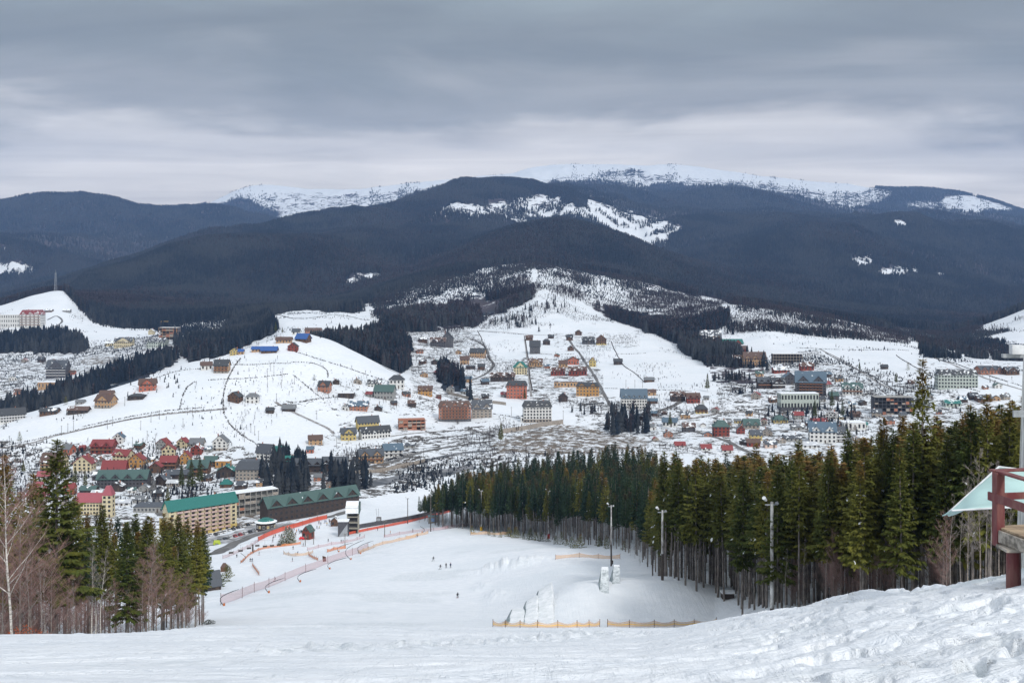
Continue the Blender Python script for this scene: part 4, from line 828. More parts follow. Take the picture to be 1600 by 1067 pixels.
def building(px, py, wp, hp, label, cat='house', kind='gable', face='e', st=2, wall='cream', roof='red', rot=0, dr=.75, snow=.3, bays=None, cross=0, balc=None, base=None, name=None, rf=None, frame=None, dmin=600, lit=0, chim=True, group=None, dmax=1e9, noside=False):
    p = at(px, py, dmin, dmax); D = p.y; W = wp*D/F; H = hp*D/F; dp = W*dr
    nm = name or {'house':'house','hotel':'hotel','chalet':'chalet','barn':'barn','shed':'shed','building':'building'}.get(cat, cat.replace(' ', '_'))
    e = empty(nm, p, math.radians(rot)); tag(e, label, cat, group)
    rf = rf if rf is not None else {'gable': .42, 'hip': .36, 'mansard': .26, 'flat': .05}[kind]
    rh = H*rf; hw = H-rh*.93 if kind != 'flat' else H*.96
    x0, x1, y0, y1 = -W/2, W/2, 0, dp; ov = min(.9, W*.06); R = roof_mat(roof, ROOFC[roof], snow)
    b = MB(); zb = -4.0
    if kind == 'gable' and face == 'g':
        b.add([(x0,y0,zb),(x1,y0,zb),(x1,y0,hw),(0,y0,hw+rh-.05),(x0,y0,hw),(x0,y1,zb),(x1,y1,zb),(x1,y1,hw),(0,y1,hw+rh-.05),(x0,y1,hw)], [(0,1,2,3,4),(9,8,7,6,5),(1,6,7,2),(0,4,9,5)])
    elif kind == 'gable':
        ym = (y0+y1)/2
        b.add([(x0,y0,zb),(x1,y0,zb),(x1,y0,hw),(x0,y0,hw),(x0,y1,zb),(x1,y1,zb),(x1,y1,hw),(x0,y1,hw),(x0,ym,hw+rh-.05),(x1,ym,hw+rh-.05)], [(0,1,2,3),(5,4,7,6),(1,5,6,9,2),(4,0,3,8,7)])
    else: b.box(x0, y0, zb, x1, y1, hw-.01)
    b.build('wall', wm(wall), e)
    if base:
        q = MB(); hb = H*.16; q.box(x0-.15, y0-.15, zb, x1+.15, y1+.15, hb); q.build('plinth', wm(base), e)
    # roof
    b = MB(); th = .28
    def slab(a, bb, c, d):
        n = (Vector(bb)-Vector(a)).cross(Vector(d)-Vector(a)).normalized()*th; n = n if n.z > 0 else -n
        t_ = [Vector(q)+n for q in (a, bb, c, d)]; b.add([a, bb, c, d]+t_, [(0,3,2,1),(4,5,6,7),(0,1,5,4),(1,2,6,5),(2,3,7,6),(3,0,4,7)])
    sl = rh/(W/2) if face == 'g' else rh/(dp/2)
    if kind == 'gable' and face == 'g':
        slab((x0-ov,y0-ov,hw-ov*sl),(0,y0-ov,hw+rh),(0,y1+ov,hw+rh),(x0-ov,y1+ov,hw-ov*sl)); slab((0,y0-ov,hw+rh),(x1+ov,y0-ov,hw-ov*sl),(x1+ov,y1+ov,hw-ov*sl),(0,y1+ov,hw+rh))
    elif kind == 'gable':
        ym = dp/2
        slab((x0-ov,y0-ov,hw-ov*sl),(x1+ov,y0-ov,hw-ov*sl),(x1+ov,ym,hw+rh),(x0-ov,ym,hw+rh)); slab((x0-ov,ym,hw+rh),(x1+ov,ym,hw+rh),(x1+ov,y1+ov,hw-ov*sl),(x0-ov,y1+ov,hw-ov*sl))
    elif kind in ('hip', 'mansard'):
        i = min(dp*.42, W*.3) if kind == 'hip' else min(dp, W)*.14
        a = [(x0-ov,y0-ov,hw),(x1+ov,y0-ov,hw),(x1+ov,y1+ov,hw),(x0-ov,y1+ov,hw),(x0+i,y0+i,hw+rh),(x1-i,y0+i,hw+rh),(x1-i,y1-i,hw+rh),(x0+i,y1-i,hw+rh)]
        b.add(a, [(0,3,2,1),(4,5,6,7),(0,1,5,4),(1,2,6,5),(2,3,7,6),(3,0,4,7)])
    else:
        b.box(x0-.2, y0-.2, hw, x1+.2, y1+.2, hw+.35); 
    ro = b.build('roof', R if kind != 'flat' else (SNOWM if snow > .5 else CONC if snow == 0 else roof_mat(roof, ROOFC[roof], snow)), e)
    if kind != 'flat' and chim and H > 5:
        q = MB(); cx = W*.22*(1 if (px*7) % 2 < 1 else -1); q.box(cx-.35, dp*.55, hw+rh*.3, cx+.35, dp*.55+.7, hw+rh*1.12+.5); q.build('chimney', wm('brick'), ro)
    nst = st; bays = bays or max(2, int(W/3.2)); sh = hw/nst; wh = sh*.5; bw = W/bays; ww = min(1.5, bw*.5)
    fr = frame or (FRAME_W if wall not in ('white', 'cream', 'palegreen', 'darkwood', 'dark', 'brown', 'redwood') else FRAME_D)
    cnt = 0
    if cross:                                            # front gables across the eaves
        gw = W/cross*.80; gh = gw*.5*min(1.0, max(.55, rh*1.0/(gw*.5)))
        for i in range(cross):
            cx = x0+W*(i+.5)/cross; q = MB(); z0 = hw-.3; yb = dp*.45
            q.add([(cx-gw/2,-.25,z0-sh*.2),(cx+gw/2,-.25,z0-sh*.2),(cx+gw/2,-.25,z0),(cx,-.25,z0+gh),(cx-gw/2,-.25,z0),(cx-gw/2,.4,z0-sh*.2),(cx+gw/2,.4,z0-sh*.2),(cx+gw/2,.4,z0),(cx,.4,z0+gh),(cx-gw/2,.4,z0)], [(0,1,2,3,4),(9,8,7,6,5),(1,6,7,2),(0,4,9,5),(0,5,6,1)])
            go = q.build('gable', wm(wall), e)
            q = MB(); o2 = .5; yb = min(dp*.5, (gh+.3)/max(sl, .3)+.5)
            for s in (-1, 1):
                a = Vector((cx+s*(gw/2+o2), -.9, z0-o2*gh/(gw/2))); c = Vector((cx, -.9, z0+gh)); d = Vector((cx, yb, z0+gh)); f = Vector((cx+s*(gw/2+o2), max(.4, yb*.25), z0-o2*gh/(gw/2)))
                up = Vector((0,0,.25)); q.add([a,c,d,f,a+up,c+up,d+up,f+up], [(0,1,2,3),(4,7,6,5),(0,4,5,1),(1,5,6,2),(2,6,7,3),(3,7,4,0)])
            q.build('gable_roof', R, go)
            if gh > 1.8:
                w = new_obj('window', win_mesh(min(1.2, gw*.25), min(1.4, gh*.4), fr, GLASS), go); w.location = (cx, -.27, z0+gh*.15)
    if H > 3.4 or wp > 12:
        for k in range(nst):
            for i in range(bays):
                x = x0+bw*(i+.5); z = k*sh+sh*.30
                if k == 0 and i == bays//2: continue
                if cnt > 84: break
                w = new_obj('window', win_mesh(ww, wh, fr, GLASS_LIT if lit and (i*7+k*3) % 3 < lit else GLASS), e); w.location = (x, -.04 if not (base and k == 0) else -.19, z); cnt += 1
        ns = max(1, int(dp/4)); 
        for k in range(nst):
            if noside: break
            for i in range(min(ns, 4)):
                if cnt > 96: break
                for s in ((1,) if px < CX else (-1,)):
                    y = dp*(i+.5)/min(ns, 4); w = new_obj('window', win_mesh(min(ww, dp/ns*.5), wh, fr, GLASS), e)
                    w.location = ((x1+.04) if s > 0 else (x0-.04), y, k*sh+sh*.3); w.rotation_euler = (0, 0, math.radians(90*s)); cnt += 1
        if kind == 'gable' and face == 'g' and rh > 2.2:
            for s in (-1, 1):
                w = new_obj('window', win_mesh(min(1.1, W*.13), min(1.5, rh*.35), fr, GLASS), e); w.location = (s*W*.12, -.04, hw+rh*.12)
        d = MB(); x = x0+bw*(bays//2+.5); d.box(x-ww*.4, -.12 if not base else -.22, 0, x+ww*.4, .1, sh*.72); dd = d.build('door', FRAME_D, e)
    if balc:
        bm = {'wood': RAIL, 'pale': RAIL_P, 'white': RAIL_W}[balc[0]]; every = balc[1] if len(balc) > 1 else 0; cb = 0
        for k in range(1, nst):
            z = k*sh
            spans = [(x0+.1, x1-.1)] if not every else [(x0+bw*i+bw*.08, x0+bw*(i+1)-bw*.08) for i in range(bays) if every == 1 or (0 < i < bays-1)]
            for a, c in spans:
                if cb > 80: break
                q = MB(); q.box(a, -1.3, z-.12, c, -.02, z+.02); q.box(a, -1.3, z+.02, c, -1.2, z+.95); q.box(a, -1.2, z+.02, a+.08, -.02, z+.95); q.box(c-.08, -1.2, z+.02, c, -.02, z+.95); q.build('balcony', bm, e); cb += 1
    return e
def skeleton(px, py, wp, hp, label, st=4, bays=8, rot=0, dr=.5, m=None, snow=True, top=None, dmin=600, infill=.3):
    """unfinished concrete frame: slabs, columns, some brick infill"""
    p = at(px, py, dmin); D = p.y; W = wp*D/F; H = hp*D/F; dp = W*dr; e = empty('unfinished_building', p, math.radians(rot)); tag(e, label, 'building')
    m = m or CONC; sh = H/st; r = random.Random(int(px)); q = MB(); q.box(-W/2+.3, dp*.35, -3, W/2-.3, dp-.3, H-.3); q.build('core_wall', wm('dark' if m != CONC else 'grey'), e)
    for k in range(st+1):
        q = MB(); q.box(-W/2, 0, k*sh-.28, W/2, dp, k*sh); s = q.build('floor_slab', m, e)
    q = MB(); q.box(-W/2+.15, .15, H, W/2-.15, dp-.15, H+.2); q.build('roof', SNOWM if snow else (top or m), e)
    for k in range(st):
        for i in range(bays+1):
            x = -W/2+.25+(W-.5)*i/bays; q = MB(); z1 = (k+1)*sh-.28
            q.box(x-.22, .12, k*sh, x+.22, .56, z1); q.build('column', m, e)
        for i in range(bays):
            if r.random() < infill:
                x = -W/2+.25+(W-.5)*i/bays; q = MB(); q.box(x+.24, .25, k*sh, x+(W-.5)/bays-.24, .45, k*sh+sh*r.choice([.45,.45,.8])); q.build('infill_wall', wm(r.choice(['stone','brick'])), e)
    return e
B = building
# --- far left slope
B(14,512,32,21,'long white hotel wing with a grid of dark windows beside the far hotel block','hotel',kind='flat',st=3,wall='white',roof='grey',bays=9,snow=.6,dr=.4)
B(47,512,32,27,'far white hotel block with red-specked roof on the snowy slope, beside its long wing','hotel',kind='mansard',st=5,wall='white',roof='red',bays=5,balc=('wood',1),snow=.35,cross=3,dr=.6)
B(75,488,11,5,'tiny snow-roofed hut on the far white slope below the mast','shed',st=1,wall='brown',roof='dark',snow=.7)
B(103,488,11,5,'tiny snow-covered hut at the edge of the wood on the far white slope','shed',st=1,wall='grey',roof='grey',snow=.8)
B(87,591,31,27,'dark grey many-windowed hotel with steep roof standing alone by the valley road','hotel',st=4,wall='dark',roof='slate',balc=('white',1),bays=6,cross=1,snow=.25,dr=.6)
B(78,608,38,11,'low snow-roofed pavilion with orange walls in front of the dark grey hotel','building',kind='flat',st=1,wall='tan',snow=.9,bays=7,dr=.45)
B(112,586,9,7,'small rusty-orange shed right behind the dark grey hotel','shed',st=1,wall='redorange',roof='brown',snow=.1)
B(192,543,27,15,'cream gabled house with dark roof among rubble beyond the snowy hill','house',st=2,wall='cream',roof='dark',cross=1,rot=8,snow=.35)
B(171,541,13,8,'low cream annexe house just beside the cream gabled house','house',st=1,wall='cream',roof='grey',snow=.7)
B(236,523,9,9,'small cream house with snowy roof behind the grey terrace houses','house',face='g',st=2,wall='cream',roof='snow',snow=.5)
B(243,543,28,14,'row of dark-windowed grey terrace houses under the raw orange block','building',st=2,wall='palegreen',roof='dark',cross=4,snow=.4,bays=8)
skeleton(262,531,30,19,'unfinished orange-brick block with snowy flat roof at the far village edge, under the crane',st=4,bays=5,rot=-8,m=wm('tan'),infill=.6)
# --- dome hill, left part
B(230,611,25,18,'bright orange-red house with dark brown roof standing alone high on the snowy hill',st=2,wall='redorange',roof='brown',snow=0,rot=12,bays=4,cross=1)
B(211,625,24,9,'low dark house with hipped green-black roof just below the orange-red house',kind='hip',st=1,wall='darkwood',roof='dark',snow=.1,bays=5)
B(166,621,20,10,'small orange house with brown roof directly behind the tan house on the hill',st=1,wall='tan',roof='brown',snow=0,rot=10)
B(160,638,27,20,'large tan house with steep brown hipped roof on the left flank of the snowy hill',st=2,wall='tan',roof='brown',snow=0,rot=-12,base='stone',cross=1)
B(121,647,31,11,'long dark wooden farmhouse with partly snowy roof in front of the tan house','house',st=1,wall='darkwood',roof='brown',snow=.25,bays=6,dr=.4)
B(75,649,27,11,'dark barn with a snow-covered lean-to nearest the edge of the snowy hill','barn',st=1,wall='brown',roof='dark',snow=.4,dr=.5)
B(124,632,13,7,'small grey shed on the hill crest above the dark farmhouse','shed',st=1,wall='grey',roof='grey',snow=.2)
B(14,660,48,21,'long terraced guesthouse with dark roof and white balconies at the very edge of the view','building',st=3,wall='white',roof='dark',balc=('white',),snow=.15,rot=34,bays=12,dr=.3)
B(345,583,22,20,'half-built orange brick house with open floors and dark roof near the hilltop',st=3,wall='tan',roof='dark',balc=('wood',),snow=.2,base='stone',bays=4)
B(323,578,17,12,'brown and white house standing just beside the half-built orange brick house',st=1,wall='white',roof='brown',snow=.1,rot=20)
B(366,555,14,11,'small pale yellow house with dark roof on the hill crest',face='g',st=2,wall='yellow',roof='dark',snow=.1,bays=3)
B(376,554,9,8,'low blue-roofed annexe attached beside the pale yellow house','shed',st=1,wall='tan',roof='blue',snow=0)
B(403,550,20,8,'low building with bright blue metal roof, nearer the pale yellow house','barn',st=1,wall='tan',roof='blue',snow=0,dr=.5)
B(420,552,24,10,'long barn with the largest bright blue metal roof on the hill crest','barn',st=1,wall='brown',roof='blue',snow=0,dr=.5,rf=.55)
B(457,549,15,13,'dark red wooden house on the crest under the blue-roofed barns',face='g',st=2,wall='redwood',roof='dark',snow=.1)
B(443,536,24,9,'tan farm buildings with brown roof behind the dark red wooden house','barn',st=1,wall='tan',roof='brown',snow=.15,dr=.4)
B(470,534,20,12,'steep-roofed barn half covered by a blue sheet at the top of the hill','barn',st=1,wall='brown',roof='blue',snow=.1,rf=.6,rot=-20)
B(462,523,12,9,'white-walled cottage with dark roof, topmost on the snowy hill',st=1,wall='white',roof='slate',snow=0,rf=.5)
B(488,521,24,8,'red-brown farmhouse beside the dark hedge at the hilltop','house',st=1,wall='brick',roof='brown',snow=.1)
B(364,629,19,16,'brown timber house with dark gable on the open snowfield',face='g',st=2,wall='brown',roof='dark',snow=0,rot=-18)
B(394,630,20,15,'pale grey house with hipped roof beside the brown timber house',kind='hip',st=2,wall='white',roof='grey',snow=.2,rot=8)
B(421,646,12,9,'small black shed on the snowfield left of the grey-roofed barn','shed',st=1,wall='darkwood',roof='dark',snow=0)
B(451,643,20,10,'grey metal-roofed barn in the middle of the snowfield','barn',st=1,wall='darkwood',roof='grey',snow=.15,rot=6,rf=.55)
B(505,613,18,17,'dark brick house with steep black roof at the corner of the snowfield',st=2,wall='brick',roof='dark',snow=0,rot=-12,cross=1)
B(584,605,20,11,'white villa with snow-capped dark gables behind the big green-roofed house',st=2,wall='white',roof='dark',snow=.5,cross=2)
B(599,624,30,21,'big grey house with broad dark green roof at the right shoulder of the hill',st=2,wall='grey',roof='green',snow=.1,rot=-6,bays=6)
B(620,607,23,20,'white house with dark blue-black hipped roof behind the big green-roofed house',kind='hip',st=2,wall='white',roof='dark',snow=.15,rot=6)
B(560,642,27,14,'grey brick house with flat extension below the big green-roofed house',st=2,wall='brick',roof='bluegrey',snow=.4)
B(540,622,24,8,'low dark outbuilding with thick snow on the roof beside the garden walls','shed',kind='flat',st=1,wall='darkwood',snow=.9)
B(576,671,34,20,'long yellow guesthouse with dark grey roof above the white row houses',st=2,wall='yellow',roof='slate',snow=0,rot=24,bays=7,dr=.4)
B(588,685,47,18,'white row of terraced houses with a dark roof full of snowy dormers','building',st=2,wall='white',roof='dark',cross=6,snow=.2,rot=26,bays=10,dr=.35)
B(545,688,23,18,'yellow-orange house with dark roof below the long yellow guesthouse',st=2,wall='yellow',roof='slate',snow=0,rot=14,cross=1)
B(493,695,21,14,'tan brick house with brown roof at the bottom of the snowfield',st=2,wall='tan',roof='brown',snow=.1,rot=12)
B(484,708,11,10,'tiny red-brown shack below the tan brick house','shed',st=1,wall='redorange',roof='bluegrey',snow=.1)
skeleton(644,672,42,16,'unfinished brick building with flat top next to the tall brick apartment block',st=3,bays=6,rot=10,m=wm('brick'),snow=False,infill=.8)
B(343,704,22,23,'white three-storey house with steep grey gable standing alone above the village',face='g',st=3,wall='white',roof='grey',snow=.1,base='stone',bays=3)
# --- village
B(184,693,16,16,'white cottage with blue-grey gable roof above the red chalet',face='g',st=2,wall='white',roof='bluegrey',snow=0)
B(158,709,33,20,'large dark red wooden chalet with bright red roof at the top of the village','chalet',st=2,wall='redwood',roof='red',snow=.12,balc=('wood',),cross=2)
B(102,710,18,15,'small orange-red house with pale grey roof behind the biggest old spruce',st=1,wall='redorange',roof='grey',snow=.1,rot=-20)
B(128,704,9,8,'tiny red hut between the red chalet and the orange-red house','shed',st=1,wall='redwood',roof='red',snow=.3)
B(128,740,28,27,'cream twin-gabled house with red roof, nearest the biggest spruce','house',face='g',st=3,wall='cream',roof='red',snow=.15,base='white',bays=4)
B(80,738,34,28,'brown and cream lodge with balconies partly hidden by the biggest spruce','hotel',st=3,wall='cream',roof='brown',balc=('wood',),snow=.3)
B(187,722,26,18,'cream house with two crossing red roofs between the red chalet and the orange house',st=2,wall='cream',roof='red',snow=.2,cross=1,rot=-15)
B(212,731,22,21,'bright orange house with red gable roof and white-framed windows',face='g',st=2,wall='orange',roof='red',snow=.05,bays=3)
B(177,738,36,17,'long building with wide plain red roof directly above the green hotel','building',st=1,wall='redwood',roof='red',snow=.03,rf=.7,dr=.4)
B(155,751,22,12,'dark wooden house squeezed beside the green-roofed hotel',st=1,wall='darkwood',roof='dark',snow=.4)
B(190,764,76,27,'large dark hotel with long green roof and two stair gables in the village centre','hotel',st=3,wall='dark',roof='green',cross=4,snow=.1,bays=14,dr=.35,rf=.42,rot=3)
B(180,768,20,14,'dark chalet with two snow-striped gables in front of the green-roofed hotel','chalet',face='g',st=1,wall='darkwood',roof='dark',snow=.5)
B(252,703,18,17,'grey house with small red gable roof at the top edge of the village',face='g',st=2,wall='grey',roof='red',snow=0,rot=-14)
B(263,714,20,19,'cream house with bright red roof between two other red-roofed houses',face='g',st=2,wall='cream',roof='red',snow=.05,rot=10)
B(283,700,16,15,'small cream house with red roof, topmost of the red-roofed cluster',face='g',st=2,wall='cream',roof='red',snow=.05,rot=-16)
B(306,698,21,12,'grey-brown house with flat dark roof at the end of the red-roofed cluster',st=1,wall='stone',roof='grey',snow=0,rf=.6)
B(306,711,17,16,'brown chalet with red roof half covered in snow','chalet',face='g',st=2,wall='redwood',roof='red',snow=.55)
B(289,725,16,19,'tall narrow orange house with a small red gable',face='g',st=2,wall='orange',roof='red',snow=0,bays=2)
B(262,733,25,19,'brown wooden house with broad red roof over dark balconies',st=2,wall='brown',roof='red',snow=.05,balc=('wood',))
B(242,739,18,16,'brown chalet with low red gable next to the village street','chalet',face='g',st=1,wall='brown',roof='red',snow=.1)
B(279,748,36,13,'long low building with dark slate roof above the snowy courtyard','building',st=1,wall='darkwood',roof='slate',snow=.05,dr=.35)
B(308,744,31,23,'brown lodge with grey-green roof and carved gable above the dark spruces','hotel',st=2,wall='brown',roof='green',cross=2,snow=.1,balc=('wood',))
B(250,758,19,16,'black chalet with one steep snow-edged roof beside the village street','chalet',face='g',st=1,wall='darkwood',roof='slate',snow=.3,rot=-30)
B(247,776,14,10,'small dark hut below the black chalet by the street','shed',st=1,wall='darkwood',roof='dark',snow=.4)
B(347,730,22,10,'low orange-walled shop with flat snowy roof among the green roofs','building',kind='flat',st=1,wall='orange',snow=.8)
B(352,746,26,18,'dark wooden house with bright green gable roof above the yellow hotel',face='g',st=1,wall='darkwood',roof='teal',snow=.25)
B(328,730,20,16,'brown house with green roof tucked beside the low orange shop',st=2,wall='brown',roof='green',snow=.1)
B(352,762,17,12,'small building with vivid green pyramid roof just behind the yellow hotel','building',kind='hip',st=1,wall='brown',roof='teal',snow=.1,rf=.6)
B(388,750,40,28,'grey round-fronted building with domed dark roof behind the unfinished block','building',kind='mansard',st=3,wall='stone',roof='slate',snow=.15,bays=7,rf=.45)
B(411,722,25,27,'modern grey building with one blank white end wall above the dark spruces','building',st=3,wall='white',roof='slate',snow=.15,rot=-20,dr=.5)
B(433,716,30,17,'dark lodge with two teal roofs stepping up behind the grey modern building','hotel',st=2,wall='darkwood',roof='teal',cross=2,snow=.15)
B(450,729,26,15,'dark chalet with bright teal roof beside the black row houses','chalet',st=2,wall='darkwood',roof='teal',cross=1,snow=.15)
B(482,738,42,20,'first block of black row houses with pointed gables along the river road','building',st=2,wall='darkwood',roof='slate',cross=3,snow=.1,dr=.4)
B(523,735,38,20,'second block of black row houses with pointed gables, next to the orange lodge','building',st=2,wall='darkwood',roof='slate',cross=3,snow=.12,dr=.4,rot=4)
B(580,724,38,20,'orange timber lodge with dark roof and long balconies beside the river road','hotel',st=2,wall='tan',roof='slate',cross=2,snow=.05,balc=('wood',),rot=12)
B(615,714,29,19,'white lodge with blue-grey roof behind the orange timber lodge','hotel',st=2,wall='white',roof='bluegrey',snow=.1,rot=14,balc=('white',))
B(55,786,30,30,'building with spiky pink-red roofs glimpsed through the biggest spruce','building',kind='hip',st=2,wall='white',roof='pink',snow=.25,rf=.7)
B(107,772,16,16,'orange-red roofed house glimpsed just behind the biggest spruce',st=1,wall='redorange',roof='red',snow=.1)
B(68,752,22,14,'faded pink-roofed house above the spiky pink roofs',st=1,wall='white',roof='pink',snow=.2)
B(136,772,24,11,'small dark green-roofed house above the pink-roofed hotel wing',st=1,wall='darkwood',roof='green',snow=.3)
B(140,804,38,32,'cream hotel wing with pink roof attached to the round-capped tower','hotel',st=4,wall='cream',roof='pink',snow=.1,bays=8,dr=.35,rf=.32,cross=0)
tw = B(167,808,15,47,'cream square tower with a pointed pink roof at the end of the cream hotel wing','tower',kind='hip',st=5,wall='cream',roof='pink',snow=0,rf=.3,bays=2,dr=1,chim=False,name='tower')
B(243,801,70,9,'long grey flat-roofed hall behind the spruces beside the yellow hotel','building',kind='flat',st=1,wall='grey',roof='slate',snow=.1,dr=.5,bays=12)
# yellow hotel with teal roof
B(318,834,112,56,'big cream-yellow hotel with teal roof and many small pink balconies','hotel',st=7,wall='cream',roof='teal',snow=.06,cross=0,bays=10,balc=('pale',2),rot=40,dr=.20,rf=.22,dmin=620,base='yellow',noside=False)
B(266,834,22,26,'low flat-roofed yellow annexe at the near end of the teal-roofed hotel','building',kind='flat',st=3,wall='yellow',snow=.9,rot=40,dmin=620)
skeleton(396,804,84,36,'grey unfinished concrete block with open floors next to the teal-roofed hotel',st=4,bays=9,rot=36,dr=.30)
B(470,818,1,1,'x') if False else None
# long green roofed lodge with cross gables
lodge = B(492,806,158,36,'very long dark lodge whose green roof rises in six pointed front gables','hotel',st=3,wall='darkwood',roof='green',cross=6,snow=.08,bays=18,rot=38,dr=.18,rf=.36,dmin=560)
# --- middle valley
B(664,618,21,14,'small orange gabled house on the snow between the woods and the brick block',st=2,wall='orange',roof='brown',snow=.25,cross=2)
B(685,623,8,6,'tiny red-brown hut beside the small orange gabled house','shed',st=1,wall='redwood',roof='brown',snow=.2)
B(711,659,50,31,'long five-storey brick apartment block with brown gabled mansard roof','hotel',kind='mansard',st=5,wall='brick',roof='brown',cross=3,bays=10,snow=.3,balc=('wood',2),rot=6,dr=.35,base='dark')
B(753,653,31,27,'grey and brick apartment block joined to the end of the brick apartment block','hotel',st=4,wall='stone',roof='slate',cross=2,snow=.3,rot=6,dr=.4)
B(840,660,44,32,'white five-storey hotel with black spired roof above the river bank','hotel',kind='mansard',st=5,wall='white',roof='dark',cross=3,bays=9,snow=.2,rot=4,dr=.4,base='stone')
B(820,660,13,12,'small white gatehouse beside the white five-storey hotel','shed',kind='hip',st=1,wall='white',roof='dark',snow=.6)
B(807,623,31,27,'bright red-orange hotel with black gabled roof in the middle of the valley','hotel',kind='mansard',st=4,wall='redorange',roof='dark',cross=3,snow=.1,rot=-4,dr=.5,bays=6)
B(785,596,38,13,'wide dark timber restaurant with low snow-streaked roof behind the red-orange hotel','building',st=1,wall='darkwood',roof='brown',cross=2,snow=.4,dr=.5)
B(813,585,21,19,'cream guesthouse with dark green hipped roof behind the red-orange hotel','hotel',kind='hip',st=3,wall='cream',roof='teal',snow=.05,rf=.45,cross=1)
B(735,577,14,7,'low dark cabin on the snow left of the big white field track','shed',kind='hip',st=1,wall='darkwood',roof='slate',snow=.2)
B(745,559,23,14,'tan house with black roof beside the curving field road',st=2,wall='tan',roof='dark',snow=.1,rot=-10)
B(726,569,14,12,'small unplastered tan house lower down the slope beside the curving field road',st=2,wall='tan',roof='brown',snow=.1)
B(752,578,11,9,'small dark house at the bottom end of the curving field road',st=1,wall='brown',roof='dark',snow=.2)
B(660,535,14,9,'small snow-roofed cottage near the dark twin-towered building',st=1,wall='brown',roof='dark',snow=.6)
B(684,542,24,14,'lower wing of the dark building at the foot of the wood','building',st=2,wall='dark',roof='brown',snow=.4,cross=2)
B(699,543,18,24,'dark twin-towered building with white stripes at the foot of the wood','building',face='g',st=4,wall='dark',roof='dark',snow=.1,bays=4,frame=FRAME_W)
B(827,532,11,8,'brown cottage at the upper corner of the big square snowfield',st=1,wall='brown',roof='brown',snow=.3)
B(836,553,16,20,'tall black house with white window bands beside the big square snowfield',st=3,wall='dark',roof='dark',snow=.1,frame=FRAME_W)
B(854,539,11,9,'small hipped dark house behind the tall black house',kind='hip',st=1,wall='darkwood',roof='dark',snow=.1)
B(861,529,9,6,'little dark-roofed cabin on the track above the hipped dark house','shed',st=1,wall='darkwood',roof='dark',snow=.3)
B(837,573,21,12,'unfinished tan brick house right below the tall black house',st=1,wall='tan',roof='brown',snow=.4,cross=1)
B(880,574,14,10,'plain tan house between the unfinished brick house and the steep road',st=1,wall='tan',roof='brown',snow=.2)
B(896,570,17,12,'orange-red gabled house close to the steep straight road',face='g',st=1,wall='redorange',roof='brown',snow=.2)
B(926,573,10,14,'narrow yellow house standing alone across the steep straight road',face='g',st=2,wall='yellow',roof='brown',snow=0,bays=2)
B(872,587,22,12,'dark red wooden chalet with snow-lined roof, left of a matching one','chalet',st=1,wall='redwood',roof='brown',snow=.4,cross=2)
B(903,587,28,13,'wide dark red chalet with three gables beside the steep straight road','chalet',st=1,wall='redwood',roof='brown',snow=.35,cross=3)
B(888,605,44,8,'long low brown stable with snow in front, above the tan-orange hotel','barn',kind='flat',st=1,wall='tan',roof='brown',snow=.3,dr=.2)
B(918,619,35,20,'tan-orange hotel with black roof at the foot of the steep straight road','hotel',kind='mansard',st=3,wall='orange',roof='dark',cross=2,snow=.1,rot=-6,dr=.5,bays=7)
B(904,524,10,8,'small dark cabin at the top of the steep straight road','shed',face='g',st=1,wall='brown',roof='dark',snow=.2)
B(890,532,10,9,'dark hut on the near side of the road below the topmost cabin','shed',st=1,wall='brown',roof='dark',snow=.2)
B(920,538,19,11,'long dark house just right of the upper road','house',st=1,wall='dark',roof='dark',snow=.35)
B(940,539,15,15,'brown house with yellow lower floor near the upper road',face='g',st=2,wall='brown',roof='brown',snow=.1,base='yellow')
B(966,570,13,9,'dark wooden barn at the edge of the open snowfield beyond the road','barn',st=1,wall='darkwood',roof='dark',snow=0)
B(1015,597,15,7,'lone grey hay barn in the middle of the open snowfield','barn',st=1,wall='brown',roof='grey',snow=.1,rf=.5)
B(880,628,14,13,'dark pointed-roof house behind the white five-storey hotel spires',face='g',st=1,wall='darkwood',roof='dark',snow=.1)
B(991,639,40,30,'pale blue-roofed white hotel with five rows of tall windows','hotel',st=4,wall='white',roof='bluegrey',cross=5,bays=10,snow=.1,rf=.4,dr=.35)
B(1018,618,14,9,'tan house just behind the pale blue-roofed white hotel',st=1,wall='tan',roof='brown',snow=.2)
B(1020,631,15,8,'small blue-grey-roofed house against the end of the white blue-roofed hotel',st=1,wall='brown',roof='bluegrey',snow=0)
B(1060,627,22,14,'dark brown chalet with snowy roof, left one of a dark cluster on the hillside','chalet',st=1,wall='darkwood',roof='brown',snow=.35,cross=2)
B(1084,630,20,15,'dark red chalet, right one of the dark cluster on the hillside','chalet',st=2,wall='redwood',roof='brown',snow=.2,cross=2)
B(1104,625,8,6,'tiny grey hut on the snow beside the dark red chalet','shed',st=1,wall='grey',roof='grey',snow=0)
B(1097,646,18,13,'dark hip-roofed house with yellow ground floor below the dark red chalet',kind='hip',st=2,wall='brown',roof='dark',snow=.1,base='yellow',rf=.5)
B(1046,667,22,13,'grey-blue roofed house with one snowy white wall above the forest',st=1,wall='white',roof='bluegrey',snow=.1,rot=-14)
B(1077,675,19,13,'dark building with brown roof half under snow above the forest',st=2,wall='slate' if 'slate' in WALLC else 'dark',roof='brown',snow=.5)
B(1128,682,24,24,'tall dark red and grey house with green-grey hipped roof above the forest',kind='hip',st=3,wall='redwood',roof='green',snow=.1,rf=.4)
B(1158,678,12,13,'narrow red-walled house beside the tall green-grey-roofed house',face='g',st=2,wall='redwood',roof='grey',snow=.2)
B(1175,670,24,14,'green-roofed house with brown gable to the far side of the red-walled house',st=1,wall='stone',roof='green',cross=2,snow=.1,rf=.55)
B(1153,661,10,6,'little yellow cabin behind the green-roofed house','shed',st=1,wall='yellow',roof='grey',snow=.1)
